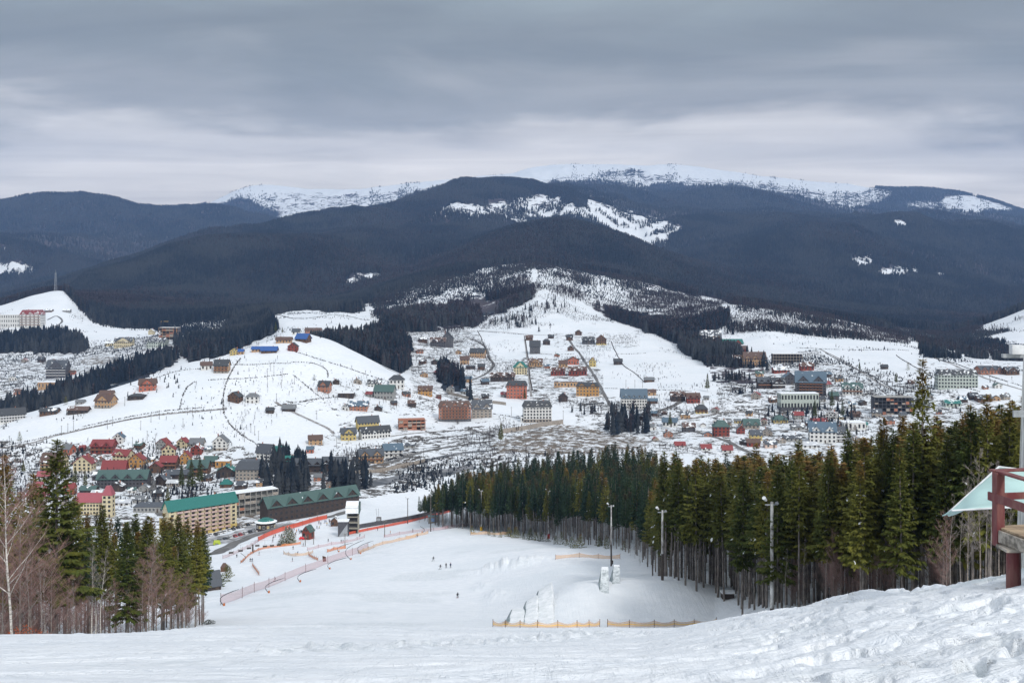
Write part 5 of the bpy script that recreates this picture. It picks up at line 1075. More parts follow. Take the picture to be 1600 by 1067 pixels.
B(1182,688,18,15,'half-built yellow block house beneath the green-roofed house',st=2,wall='yellow',roof='slate',snow=.2)
B(1178,698,20,11,'purple-brown roofed house just above the spruce tips, below the yellow block house',st=1,wall='redwood',roof='brown',snow=.1)
B(1063,699,16,8,'small house whose pinkish-red roof peeps over the forest, first of three',st=1,wall='white',roof='red',snow=.15,dmin=700,rf=.6)
B(1104,704,16,9,'small red-roofed house behind the spruce tips, middle of three',st=1,wall='white',roof='red',snow=.2,dmin=700,rf=.6)
B(1137,707,16,10,'small house with bright red roof over the spruce tips, last of three',st=1,wall='white',roof='red',snow=.1,dmin=700,rf=.6)
# --- right valley
B(1111,544,32,27,'tan hotel with glowing windows and four snowy gables at the foot of the steep wood','hotel',st=4,wall='tan',roof='slate',cross=4,snow=.5,base='dark',bays=7,lit=2,dr=.4)
B(1088,541,15,6,'low brown lean-to hall beside the tan hotel with glowing windows','building',kind='flat',st=1,wall='brown',roof='brown',snow=.3)
B(1145,541,33,10,'long building with teal roof beside the tan hotel with glowing windows','building',st=1,wall='redwood',roof='teal',cross=2,snow=.1,rf=.6)
B(1157,551,22,10,'red-brown building with teal end roof below the long teal-roofed one','building',st=1,wall='redwood',roof='brown',snow=.2)
B(1180,573,34,22,'orange-brown four-gabled hotel just right of the dark tree clump','hotel',st=3,wall='tan',roof='brown',cross=3,snow=.15,bays=7,dr=.45)
B(1154,569,16,13,'dark red house between the tree clump and the orange-brown hotel',st=2,wall='redwood',roof='brown',snow=.4)
skeleton(1231,567,46,14,'long unfinished pale frame building with snowy flat roof on the right slope',st=3,bays=10,dr=.3,m=wm('stone'),infill=.1)
B(1222,583,24,10,'low red-walled building under the long pale frame building','building',st=1,wall='redwood',roof='grey',snow=.6,rf=.5)
B(1262,579,20,12,'red-brown house on the slope next to the long pale frame building',st=1,wall='redwood',roof='brown',snow=.4)
B(1195,607,20,17,'dark chalet with snowy double gable nearest the dark tree clump','chalet',st=2,wall='darkwood',roof='slate',cross=2,snow=.3,balc=('wood',))
B(1217,607,20,16,'middle dark chalet between the tree clump and the big black hotel','chalet',st=2,wall='darkwood',roof='dark',cross=1,snow=.35,balc=('white',))
B(1235,600,20,17,'pointed dark blue-roofed chalet touching the big black hotel','chalet',face='g',st=2,wall='dark',roof='bluegrey',snow=.2)
B(1267,618,46,36,'big black hotel with blue-grey roof and rows of balconies','hotel',st=5,wall='dark',roof='bluegrey',cross=2,snow=.15,bays=9,balc=('wood',2),rot=-12,dr=.45)
B(1250,640,60,26,'long low white hall with dark lower wall and snowy roof below the big black hotel','building',kind='flat',st=2,wall='palegreen',snow=.9,bays=12,rot=3,dr=.35,frame=FRAME_D,base='dark')
B(1211,629,16,9,'small brownish house beside the end of the long low white hall',st=1,wall='brown',roof='brown',snow=.5)
B(1220,661,22,11,'yellow house with mossy green hipped roof below the long low white hall',kind='hip',st=1,wall='yellow',roof='green',snow=.1,rf=.6)
B(1282,664,24,9,'long red-roofed building half hidden by grey roofs in the lower village','building',st=1,wall='brick',roof='red',snow=.1,rf=.7)
B(1286,692,40,30,'white house complex with blue-grey roofs just above the orange spruce tips','hotel',st=3,wall='white',roof='bluegrey',cross=2,snow=.25,rot=-10)
B(1310,690,22,22,'dark-gabled white house in front of the complex with blue-grey roofs',st=3,wall='white',roof='slate',cross=2,snow=.3,balc=('white',))
B(1336,672,34,12,'low snow-roofed pale building near the blue sheds in the lower village','building',kind='flat',st=1,wall='white',snow=.9)
B(1350,668,12,8,'small turquoise shed in the lower village','shed',st=1,wall='palegreen',roof='teal',snow=.2)
B(1332,617,30,18,'white chalet hotel with dark green roof at the bottom of the right snowfield','hotel',st=2,wall='white',roof='green',cross=2,snow=.35,rot=-14,balc=('wood',))
B(1304,625,14,12,'small dark house between the big black hotel and the white chalet hotel',st=1,wall='dark',roof='green',snow=.2)
skeleton(1397,648,60,27,'blue-grey unfinished tower block with glass bands left of the tallest spruce',st=5,bays=10,dr=.4,m=wm('dark'),infill=.25,rot=-4,snow=False,top=CONC)
B(1497,607,60,28,'wide pale grey castle-like hotel with dark gables on the right snowfield','hotel',kind='mansard',st=4,wall='palegreen',roof='dark',cross=5,bays=13,snow=.4,rot=-6,dr=.35)
B(1383,577,10,7,'lone dark hay barn on the right snowfield','barn',st=1,wall='darkwood',roof='dark',snow=.1)
B(1550,585,34,12,'cluster-like long dark lodge with brown roof behind the castle-like hotel','building',st=1,wall='brick',roof='slate',cross=3,snow=.2)
B(1583,586,20,12,'grey-roofed house at the far right behind the long dark lodge',st=1,wall='brown',roof='slate',snow=.3,cross=1)
B(1385,638,1,1,'x') if False else None
for i,(a,b_,w,h,l,wl,rf_) in enumerate([(1135,665,16,9,'grey-roofed low house between the tall dark red house and the hillside track','stone','grey'),(1240,690,26,10,'dark slate-roofed house beside the snowy lane above the forest','grey','slate'),
      (1248,672,20,9,'grey roof cottage near the mossy green-roofed house','grey','grey'),(1262,700,30,8,'flat snowy yard building just above the pointed spruce tips','white','snow'),(1205,700,18,10,'pink-walled cottage with dark roof half behind spruce tips','pinkcream','slate'),
      (1018,672,14,9,'white cottage among the bluish spruces above the forest','white','grey'),(1000,655,14,8,'dark cottage beside the spruce group under the blue-roofed hotel','darkwood','slate'),(1440,640,26,12,'snow-roofed building just right of the tallest spruce tip','grey','slate'),
      (1490,636,24,10,'low teal-walled building seen through the gap right of the tallest spruce','palegreen','teal'),(1540,628,22,10,'small dark-roofed house in the gap of the forest top near the mast','brown','slate'),(1425,600,9,6,'tiny brown hut on the snow beside the tallest spruce tip','brown','brown'),
      (640,700,16,7,'small grey shed beside the river road past the white lodge','grey','slate'),(150,776,16,9,'small snowy-roofed hut beside the pink hotel wing','white','snow'),(215,786,22,10,'grey snow-patched workshop beside the village street','grey','grey'),
      (190,790,24,8,'low white roofed shelter in the yard by the pink-capped tower','white','snow'),(375,765,18,12,'dark shed with snowy ridge behind the unfinished concrete block','darkwood','slate'),(322,752,16,10,'small timber hut under the brown lodge among dark spruces','brown','dark'),
      (270,760,20,9,'snow-covered low roof in the courtyard behind the teal-roofed hotel','stone','snow'),(230,752,9,8,'tiny wooden kiosk at the bend of the village street','brown','dark')]):
    B(a,b_,w,h,l,'shed' if w < 17 else 'house',st=1,wall=wl,roof=rf_,snow=.4)
# the many smaller houses squeezed in between
fr_ = random.Random(12)
for zi, (where, poly, n, sz) in enumerate([
  ('in the crowded village above the green-roofed hotel', [(100,700),(330,700),(330,735),(100,745)], 9, (9,15)),
  ('in the yards around the pink-capped tower', [(60,765),(250,768),(262,800),(180,800),(60,790)], 7, (9,15)),
  ('among spruces before the black row houses', [(330,735),(440,735),(540,748),(540,765),(400,768),(340,760)], 9, (9,16)),
  ('below the dark twin-towered building', [(650,545),(735,545),(735,600),(650,600)], 9, (7,12)),
  ('between the brick apartments and red-orange hotel', [(690,600),(790,600),(800,625),(700,625)], 5, (8,12)),
  ('between the tall black house and the steep straight road', [(838,535),(890,535),(915,585),(840,585)], 6, (7,11)),
  ('beside the big green-roofed house', [(520,600),(640,600),(650,640),(540,645)], 8, (8,14)),
  ('below the blue-roofed white hotel', [(1010,645),(1120,640),(1120,690),(1020,690)], 11, (8,15)),
  ('in the village around the tall dark red house', [(1120,650),(1210,650),(1215,705),(1130,700)], 9, (8,15)),
  ('beneath the long low white hall', [(1200,655),(1350,650),(1360,700),(1210,705)], 12, (9,17)),
  ('beside the unfinished blue-grey block', [(1330,625),(1420,650),(1420,665),(1330,660)], 5, (9,15)),
  ('in the flat strip beyond the tallest spruce', [(1430,625),(1590,600),(1590,635),(1440,650)], 8, (8,15)),
  ('on the terraces around the big black hotel', [(1180,580),(1320,590),(1310,630),(1180,625)], 8, (8,14)),
  ('in the far left valley', [(20,560),(160,545),(220,560),(120,605),(20,620)], 9, (7,13))]):
    combos = [(a, b) for a in ['white','brown','grey','cream','tan','darkwood','brick','stone'] for b in ['slate','brown','grey','dark','green','red','bluegrey']]; fr_.shuffle(combos)
    bx = [q[0] for q in poly]; by = [q[1] for q in poly]; k = 0; tries = 0; got = []
    while k < n and tries < 400:
        tries += 1; px, py = fr_.uniform(min(bx), max(bx)), fr_.uniform(min(by), max(by))
        if not inpoly(np.array([px]), np.array([py]), poly)[0] or any(abs(px-o.location.x/o.location.y*F-CX) < 16 and -15 < (HY-F*o.location.z/o.location.y)-py < 15 for o in C.objects if o.type == 'EMPTY' and o.get('category') in ('house','hotel','chalet','building','shed','barn','tower','hut')): continue
        a, b_ = combos[k]; w = fr_.uniform(*sz); nm_ = {'darkwood':'dark timber','brick':'brick-red','stone':'rough stone','bluegrey':'blue-grey'}
        B(px, py, w, w*fr_.uniform(.6,.85), 'small %s house with %s roof %s' % (nm_.get(a, a), nm_.get(b_, b_), where), face=fr_.choice('eg'), st=1 if w < 12 else 2, wall=a, roof=b_, rot=fr_.uniform(-30,30), snow=fr_.uniform(.1,.6)); k += 1
# round restaurant below the unfinished block
def round_pavilion():
    p = at(412,829,560); e = empty('round_restaurant', p); tag(e, 'round dark restaurant with snow-ringed green roof beside the red safety fence', 'building'); n = 14; R = 5.4
    def ring(r, z): return [(r*math.cos(2*math.pi*i/n), r*math.sin(2*math.pi*i/n)+R, z) for i in range(n)]
    b = MB(); b.add(ring(R, -3)+ring(R, 4.0), [(i, (i+1) % n, n+(i+1) % n, n+i) for i in range(n)]+[tuple(range(n, 2*n))]); b.build('wall', wm('darkwood'), e)
    b = MB(); b.add(ring(R+.9, 3.9)+ring(2.2, 5.8)+ring(2.2, 5.9), [(i, (i+1) % n, n+(i+1) % n, n+i) for i in range(n)]+[tuple(range(2*n, 3*n)), tuple(range(n-1, -1, -1))]); r = b.build('roof', roof_mat('teal', ROOFC['green'], .1), e)
    b = MB(); b.add(ring(R+1.0, 4.02)+ring(R-.6, 4.75)+ring(R-.6, 4.35)+ring(R+1.0,3.85), [(i, (i+1) % n, n+(i+1) % n, n+i) for i in range(n)]+[(n+i, n+(i+1)%n, 2*n+(i+1)%n, 2*n+i) for i in range(n)]); b.build('snow_rim', SNOWM, r)
    for i in range(n//2, n):
        a = 2*math.pi*(i+.5)/n; w = new_obj('window', win_mesh(1.3, 1.5, FRAME_W, GLASS_LIT if i % 2 else GLASS), e); w.location = (math.cos(a)*(R*.985+.05), R+math.sin(a)*(R*.985+.05), 1.0); w.rotation_euler = (0,0,a+math.pi/2)
round_pavilion()
# ---------------------------------------------------------------- roads, tracks
def spline(pts, n=8):
    P = [Vector((*p, 0)) for p in pts]; out = []
    for i in range(len(P)-1):
        a, b, c, d = P[max(i-1, 0)], P[i], P[i+1], P[min(i+2, len(P)-1)]
        for k in range(n):
            t = k/n; out.append(.5*((2*b)+(-a+c)*t+(2*a-5*b+4*c-d)*t*t+(-a+3*b-3*c+d)*t**3))
    return out+[P[-1]]
def drape(name, pxs, width, m, lift=.18, dmin=560, px=True, kind='structure', dmax=1e9):
    W3 = [at(a, b, dmin, dmax) for a, b in pxs] if px else [Vector((x, y, 0)) for x, y in pxs]
    pts = spline([(p.x, p.y) for p in W3], 10); b = MB(); vs = []
    for i, p in enumerate(pts):
        d = (pts[min(i+1, len(pts)-1)]-pts[max(i-1, 0)]).normalized(); n = Vector((-d.y, d.x, 0)); w = width*(1+.12*math.sin(i*.9))
        for s in (-1, -.33, .33, 1):
            q = p+n*s*w/2; vs.append((q.x, q.y, max(zat(q.x, q.y), zat(p.x, p.y)-.6)+lift))
    fs = [(i*4+j, i*4+j+1, i*4+j+5, i*4+j+4) for i in range(len(pts)-1) for j in range(3)]
    b.add(vs, fs); o = b.build(name, m, smooth=True); o['kind'] = kind; return o
ROAD = mat('wet_road', (.15,.145,.14), .75, .2, .25); TRACK = mat('muddy_track', (.10,.085,.07), .9, .35, .5, col2=(.45,.45,.46))
for nm, w, m, pts in [
 ('road',6,ROAD,[(-20,582),(40,575),(90,565),(150,553),(210,543),(262,534)]),
 ('road',4,ROAD,[(-20,527),(30,521),(66,515),(90,508),(97,501),(88,494),(74,500)]),
 ('path',3,TRACK,[(-20,556),(60,554),(120,552),(170,548)]),
 ('road',3.6,ROAD,[(884,524),(893,537),(908,556),(922,577),(934,597),(944,616),(954,634)]),
 ('road',4,ROAD,[(712,531),(736,530),(752,537),(761,548),(765,560),(771,569),(762,582),(742,592),(728,598)]),
 ('road',6,ROAD,[(226,728),(232,742),(240,764),(246,790),(252,805)]),
 ('road',6,ROAD,[(430,742),(480,741),(530,737),(570,730),(610,722),(640,712),(680,702),(730,694),(775,688)]),
 ('road',6,ROAD,[(955,664),(990,655),(1020,645),(1050,635),(1064,627)]),
 ('road',4,TRACK,[(1020,652),(1070,655),(1110,648),(1150,643),(1200,650),(1230,662)]),
 ('road',5,ROAD,[(1190,716),(1160,702),(1120,684),(1080,674),(1040,680)]),
 ('path',3,TRACK,[(560,686),(600,683),(660,676),(720,672),(770,676)]),
 ('path',3,TRACK,[(430,628),(450,640),(480,654),(510,668),(522,678)]),
 ('path',3,TRACK,[(-20,702),(40,694),(90,680),(125,672),(180,660),(250,648),(320,642),(355,638)]),
 ('path',2.5,TRACK,[(820,530),(824,560),(827,590),(830,620)]),
 ('path',2.5,TRACK,[(1280,545),(1320,565),(1360,590),(1400,612),(1430,640)]),
 ('path',2.5,TRACK,[(1450,555),(1500,575),(1560,598),(1640,625)]),
 ('path',2.5,TRACK,[(700,515),(760,518),(830,523),(900,526),(960,530)]),
]: drape(nm, pts, w, m)
drape('road', [(318,905),(336,872),(365,850),(400,836),(440,824),(480,815),(520,806),(556,795)], 9, ROAD, dmin=520)
drape('car_park', [(330,852),(360,842),(400,830),(440,818)], 26, mat('grey_asphalt', (.14,.14,.14), .8, .3, .2, col2=(.5,.5,.52)), .12, dmin=560)
# the concrete-lined river bed
drape('river', [(430,790),(480,782),(540,768),(600,752),(660,742),(740,728)], 16, mat('dark_river_bed', (.05,.055,.06), .5, .3, .12, col2=(.22,.22,.23)), .15, dmin=620)
drape('river', [(520,748),(580,738),(640,726),(700,712),(760,704)], 7, MATS['dark_river_bed'], .2, dmin=620)
# ---------------------------------------------------------------- hedges and field fences
HEDGE = mat('bare_hedge', (.055,.045,.04), .95, .3, 1.5)
def hedge(pts, h=1.3, w=.8, label=None, dens=1.0, dmin=600, dmax=1e9):
    W3 = [at(a, b, dmin, dmax) for a, b in pts]; sp = spline([(p.x, p.y) for p in W3], 8); b = MB(); r = random.Random(int(pts[0][0]*3+pts[0][1]))
    o0 = Vector((sp[0].x, sp[0].y, zat(sp[0].x, sp[0].y)))
    for i in range(len(sp)-1):
        a, c = sp[i], sp[i+1]; L = (c-a).length; n = max(1, int(L*2.3*dens))
        if r.random() < .04: continue
        for k in range(n):
            p = a.lerp(c, r.random()); x = p.x+r.uniform(-w, w); y = p.y+r.uniform(-w, w); z = zat(x, y)
            s = r.uniform(.3, .95)*h*.8; e1 = Vector((r.uniform(-1,1), r.uniform(-1,1), .3)).normalized()*s*.75; q = Vector((x, y, z))-o0
            b.add([q-e1+Vector((0,0,-.1)), q+e1+Vector((0,0,-.1)), q+e1*.4+Vector((0,0,s)), q-e1*.5+Vector((0,0,s*.9))], [(0,1,2,3)])
    o = b.build('hedgerow', HEDGE, loc=o0); tag(o, label, 'hedge', 'hedges between the snowfields'); return o
for i, (pts, lab) in enumerate([
 ([(376,560),(362,580),(353,600),(349,620),(350,648)],'dark hedge running downhill from the half-built brick house on the snowy hill'),
 ([(352,650),(360,664),(378,680),(398,692),(404,700)],'dark hedge that carries on down to the grey modern building'),
 ([(-20,700),(30,692),(90,679),(124,671)],'double hedge line at the foot of the snowy hill, nearest the big spruce'),
 ([(126,671),(190,658),(260,646),(320,641),(350,640)],'double hedge line crossing the foot of the snowy hill toward the brown timber house'),
 ([(128,667),(190,654),(260,642),(320,637)],'upper twin of the hedge line crossing the foot of the snowy hill'),
 ([(330,570),(380,570),(430,568),(455,568)],'thin hedge under the blue-roofed barns'),
 ([(325,594),(370,592),(420,588),(450,585)],'straight hedge across the middle of the snowy hill'),
 ([(458,586),(475,600),(492,614),(506,625)],'diagonal hedge leading to the dark brick house'),
 ([(455,566),(490,568),(510,578),(512,590)],'hedge bending below the dark red wooden house'),
 ([(460,550),(500,562),(540,574),(580,588),(610,598)],'long hedge falling along the wood side of the snowy hill'),
 ([(430,635),(470,628),(510,622),(560,618)],'hedge beside the grey metal-roofed barn'),
 ([(305,596),(292,606),(285,620),(281,640)],'thin wavy hedge on the left face of the snowy hill'),
 ([(240,592),(270,582),(300,577),(320,578)],'thin hedge behind the bright orange-red house'),
 ([(432,492),(470,498),(520,492),(560,498),(590,502)],'hedge around the far upper snowfield'),
 ([(500,528),(530,520),(560,512),(590,506)],'curving hedge across the far upper snowfield'),
 ([(746,517),(752,528),(758,545),(764,560),(772,570)],'hedge along the left edge of the big square snowfield'),
 ([(748,517),(780,520),(818,523)],'hedge along the upper edge of the big square snowfield'),
 ([(819,524),(823,545),(826,565),(828,590),(832,610)],'hedge along the far edge of the big square snowfield'),
 ([(830,552),(860,554),(898,553)],'short hedge between the tall black house and the steep road'),
 ([(828,576),(860,578),(905,580)],'low wall-like hedge above the two dark red chalets'),
 ([(955,534),(962,550),(975,572),(990,582),(1008,598)],'dark hedge falling past the lone hay barn'),
 ([(965,553),(990,553),(1010,552)],'thin hedge near the top of the open snowfield'),
 ([(930,606),(980,608),(1050,610),(1080,612)],'long hedge at the foot of the open snowfield'),
 ([(1240,543),(1300,546),(1360,547),(1420,548)],'dark line of scrub under the plantation slope'),
 ([(1290,552),(1320,568),(1350,582),(1380,598),(1400,612)],'diagonal hedge down the right snowfield past the single spruces'),
 ([(1400,555),(1440,580),(1480,600),(1530,612)],'hedge beside the castle-like hotel'),
 ([(1460,560),(1510,575),(1560,592),(1610,608)],'hedge above the castle-like hotel'),
 ([(1371,606),(1385,616),(1390,622)],'short dark hedge above the unfinished tower block'),
 ([(640,635),(690,628),(760,645),(820,655)],'hedge above the brick apartment block'),
 ([(560,700),(600,696),(640,690),(700,684)],'hedge along the terraces above the river'),
 ([(640,668),(680,676),(730,672),(775,682)],'scrubby line below the unfinished brick building'),
 ([(1060,655),(1100,652),(1150,640),(1200,648)],'hedge along the village track above the forest'),
]): hedge(pts, label=lab, h=1.3, w=.7 if i < 12 else .5, dens=1.2 if i < 12 else .9)
# ---------------------------------------------------------------- utility poles
POLE = mat('weathered_pole', (.13,.115,.10), .9, .2, 3)
def pole(px, py, h, label, group='utility poles on the snowfields', dmin=600):
    p = at(px, py, dmin); e = empty('utility_pole', p, random.uniform(-.5,.5)); b = MB(); b.tube([(0,0,-.5),(0,0,h)], [.20,.13], 6); b.build('post', POLE, e)
    b = MB(); b.box(-.9,-.06,h-.7,.9,.06,h-.55); b.build('crossarm', POLE, e)
    b = MB()
    for x in (-.8, 0, .8): b.box(x-.06,-.06,h-.55 if x else h,x+.06,.06,h-.3 if x else h+.25)
    b.build('insulator', FRAME_W, e); tag(e, label, 'utility pole', group)
for px, py in [(236,660),(249,655),(230,688),(243,693),(207,698),(168,670),(176,665),(195,634),(293,648),(305,645),(301,650),(286,668),(220,672),(428,584),(432,628),(440,606),(418,604),(423,580),(378,670),(392,676),(398,680),(404,688),(382,690),(460,600),(495,655),(115,672),(96,680),(106,676)]:
    zl = ('beside the dark track near the biggest spruce' if px < 160 else 'on the track left of the red-roofed cluster' if px < 215 and py < 672 else 'between the red chalet and the track' if px < 240 else 'on the hedge line above the red-roofed cluster' if px < 310 else 'above the grey modern building' if py > 660 else 'in the field around the lone leafless tree'); pole(px, py, 8.5, 'thin dark utility pole '+zl, 'utility poles '+zl)
for px, py in [(526,700),(585,734),(662,718),(700,700),(785,672),(799,650),(909,650),(833,630),(880,656),(978,606),(992,606),(1004,606)]:
    pole(px, py, 9, 'utility pole near the river terraces and the middle of the valley', 'utility poles in the valley')
# ---------------------------------------------------------------- single trees of the valley
for px, py, h, lab in [(441,596,14,None),(350,604,9,None)]:
    bare_tree('alder', at(px, py, 900), h, 'round leafless tree standing alone in the snowfield under the blue-roofed barns' if px == 441 else 'slim leafless tree on the hedge below the half-built brick house', wide=.9)
for px, py, h, lab in [(1343,582,13,'single dark spruce high on the right snowfield'),(1400,604,15,'single spruce lower on the right snowfield, beside the tallest spruce'),(782,700,22,'lone big bluish spruce on the brown river bank'),(1105,612,20,'lone spruce on the snow left of the dark tree clump'),
        (431,524,22,'lone spruce at the hilltop beside the far snowfield'),(441,522,11,'small spruce next to the lone hilltop spruce'),(491,594,6,'tiny spruce on the snowfield above the dark brick house'),(31,688,8,'little spruce by the dark track at the hill foot'),(103,632,8,'little spruce beside the dark farmhouse'),
        (157,600,14,'spruce at the hill edge just above the tan house'),(168,606,13,'spruce right behind the tan house'),(37,740,11,'bluish spruce on the snow between the two big dark spruces'),(1419,578,9,'small spruce beside the lone hay barn of the right snowfield'),(1047,670,16,'spruce among the roofs right above the forest'),(1098,640,9,'small spruce above the house with yellow ground floor'),
        (1273,656,19,'spruce in front of the long low white hall'),(1300,640,20,'spruce beside the white chalet hotel'),(1316,660,20,'tall spruce among the lower village roofs'),(820,626,13,'small spruce at the corner of the red-orange hotel'),(858,645,14,'spruce beside the spires of the white five-storey hotel'),
        (117,762,16,'spruce behind the biggest spruce, by the snowy yard'),(133,764,15,'spruce standing in the snowy yard by the dark chalet'),(262,790,14,'spruce in front of the teal-roofed hotel annexe'),(298,768,24,'dark spruce behind the teal-roofed hotel, first of three'),(284,772,22,'dark spruce behind the teal-roofed hotel, second of three'),(312,764,24,'dark spruce behind the teal-roofed hotel, last of three')]:
    place('full%d' % (px % 3) if h > 10 else 'young0', at(px, py, 600), h, lab)
# ---------------------------------------------------------------- mast and crane
def lattice(px, py, h, label, name, w=2.2, crane=False, m=STEEL):
    p = at(px, py, 1200); e = empty(name, p); b = MB()
    for sx in (-1,1):
        for sy in (-1,1): b.tube([(sx*w/2, sy*w/2, -1),(sx*w/5, sy*w/5, h)], .22, 4)
    b.build('leg_frame', m, e); b = MB(); n = 10
    for i in range(n):
        z0 = h*i/n; z1 = h*(i+1)/n; a = w/2*(1-.6*i/n); c = w/2*(1-.6*(i+1)/n)
        for s in (-1,1): b.tube([(-a*s,-a,z0),(c*s,-c,z1)], .12, 3); b.tube([(-a,-a*s,z0),(-c,c*s,z1)], .12, 3)
    b.build('bracing', m, e)
    if crane: b = MB(); b.box(-6,-.5,h,16,.5,h+1.1); b.build('jib', m, e); b = MB(); b.box(-6,-.8,h-1.5,-3.5,.8,h); b.build('counterweight', CONC, e)
    else: b = MB(); b.tube([(0,0,h),(0,0,h+7)], .25, 5); b.build('antenna', m, e)
    tag(e, label, 'crane' if crane else 'mast')
lattice(87, 455, 42, 'tall pale lattice mast on the crest of the far white slope', 'radio_mast', 5)
lattice(251, 514, 15, 'yellow tower crane behind the unfinished orange-brick block', 'tower_crane', 2, True, mat('crane_yellow', (.5,.36,.12), .6))
# ---------------------------------------------------------------- retaining walls
def wallstrip(name, pts, h, th, m, label, dmin=560, cap=None, below=1.5):
    W3 = spline([(p.x, p.y) for p in (at(a, b, dmin) for a, b in pts)], 6); b = MB()
    z = [zat(p.x, p.y) for p in W3]; o = Vector((W3[0].x, W3[0].y, z[0]))
    for i in range(len(W3)-1):
        p, q = W3[i], W3[i+1]; d = (q-p).normalized(); n = Vector((-d.y, d.x, 0))*th
        v = [Vector((p.x,p.y,z[i]-below)), Vector((q.x,q.y,z[i+1]-below))]; v = [v[0], v[1], v[1]+n, v[0]+n]; u = [Vector((a.x,a.y,(z[i] if k in (0,3) else z[i+1])+h)) for k, a in enumerate(v)]
        b.add([a-o for a in v+u], [(0,1,5,4),(1,2,6,5),(2,3,7,6),(3,0,4,7),(4,5,6,7)])
    r = b.build(name, m, loc=o); tag(r, label, 'wall'); return r
wallstrip('retaining_wall', [(558,826),(600,819),(640,812),(680,803),(704,797)], 2.2, .5, wm('dark'), 'long black retaining wall below the flat snow platform')
wallstrip('retaining_wall', [(536,744),(580,739),(620,732),(664,722)], 2.6, .8, wm('stone'), 'pale stone embankment wall along the river road')
wallstrip('retaining_wall', [(786,677),(820,672),(850,666),(880,662)], 4, .8, wm('stone'), 'grey retaining wall above the brown river bank')
wallstrip('retaining_wall', [(700,616),(740,626),(790,633)], 3, .8, wm('stone'), 'stone terrace wall beneath the red-orange hotel')
# ---------------------------------------------------------------- safety nets
def netmat(name, col, alpha):
    m = bpy.data.materials.new(name); m.use_nodes = True; t = NT(m.node_tree); b = t.n('ShaderNodeBsdfPrincipled'); b.inputs['Base Color'].default_value = col+(1,); b.inputs['Roughness'].default_value = .8
    tr = t.n('ShaderNodeBsdfTransparent'); mx = t.n('ShaderNodeMixShader'); mx.inputs[0].default_value = alpha; o = t.n('ShaderNodeOutputMaterial')
    t.l(tr.outputs[0], mx.inputs[1]); t.l(b.outputs[0], mx.inputs[2]); t.l(mx.outputs[0], o.inputs[0]); return m
NET_O = netmat('orange_net', (.62,.22,.08), .8); NET_P = netmat('faded_pink_net', (.50,.26,.27), .42); NET_R = netmat('red_barrier', (.60,.10,.055), .95); NET_T = netmat('tan_net', (.66,.42,.24), .62); NET_Y = netmat('yellow_net', (.85,.48,.06), .85); NET_D = netmat('dark_red_net', (.30,.05,.05), .8)
SPOST = mat('fence_post', (.10,.05,.035), .8)
def net(pts, h, m, label, step=6, sag=.15, band=None, dmin=150, dmax=1e9, post=1.15, name='safety_net', wob=.0):
    W3 = [at(a, b, dmin, dmax) for a, b in pts]; sp = spline([(p.x, p.y) for p in W3], 8); e = empty(name, (sp[0].x, sp[0].y, zat(sp[0].x, sp[0].y))); o = e.location.copy(); r = random.Random(int(pts[0][0]+pts[0][1]*7))
    # resample by length
    L = [0]
    for i in range(1, len(sp)): L.append(L[-1]+(sp[i]-sp[i-1]).length)
    n = max(2, round(L[-1]/step)); S = 6; P = []
    for k in range(n*S+1):
        s = L[-1]*k/(n*S); j = min(max(np.searchsorted(L, s)-1, 0), len(sp)-2); t = (s-L[j])/max(L[j+1]-L[j], 1e-6); q = sp[j].lerp(sp[j+1], t); P.append(Vector((q.x, q.y, zat(q.x, q.y)))-o)
    b = MB(); top = []
    for k, q in enumerate(P):
        f = (k % S)/S; sg = sag*math.sin(f*math.pi)*(1+wob*r.uniform(-.5,1)); top.append(h-sg*h)
    hb = [.12*h, .42*h, .60*h, 1.0*h] if band else [.1*h, h]
    vs = []
    for k, q in enumerate(P):
        for z in hb: vs.append(q+Vector((0, .03*math.sin(k), z*top[k]/h)))
    m_ = len(hb); fs = []; 
    b.v = [tuple(v) for v in vs]
    for k in range(len(P)-1):
        for j in range(m_-1):
            b.f.append((k*m_+j, (k+1)*m_+j, (k+1)*m_+j+1, k*m_+j+1)); b.mi.append(1 if band and j == 1 else 0)
    b.build('net', [m, band] if band else [m], e)
    for k in range(0, len(P), S):
        q = P[k]; b = MB(); rr_ = .05 if h < 2 else .07; b.tube([q-Vector((0,0,.3)), q+Vector((r.uniform(-.04,.04),0,h*post))], rr_, 4); b.build('post', SPOST, e)
    tag(e, label, 'safety net'); return e
net([(770,979),(800,980),(838,981),(870,981),(900,981),(937,979)], 1.15, NET_T, 'sagging orange and yellow fence in front of the stepped snow ramps', step=3.2, sag=.38, band=NET_Y, dmax=200)
net([(949,979),(985,980),(1030,980),(1070,979),(1120,976)], 1.15, NET_T, 'orange and yellow fence below the landing mound, on the forest side of the gap', step=4.2, sag=.3, band=NET_Y, dmax=200)
net([(868,874),(890,871),(915,871),(940,873),(969,873)], 1.5, NET_T, 'pale orange fence across the piste behind the snow park lamp post', step=8, sag=.3, dmax=400)
net([(735,836),(755,835),(780,836),(800,833)], 1.6, NET_T, 'pale orange fence at the top lip of the piste beside the snow heap', step=9, sag=.3)
net([(345,945),(372,937),(402,924),(440,910),(470,897),(500,886),(530,874),(556,866),(575,859)], 3.0, NET_P, 'long faded pink safety net climbing beside the bent snow lances', step=24, sag=.05, dmin=280)
net([(403,846),(420,838),(445,829),(470,822),(492,815),(511,811)], 2.6, NET_R, 'red-orange padded barrier curving along the road by the ski base', step=9, sag=.03, dmin=450, name='safety_barrier')
net([(404,846),(392,854),(375,862),(357,870),(348,873)], 1.8, NET_P, 'pink net running down from the end of the bright red barrier', step=8, dmin=430)
net([(535,838),(560,832),(600,824),(640,816),(680,806),(704,800)], 1.5, NET_R, 'long low red fence in front of the black retaining wall', step=10, sag=.05, dmin=450)
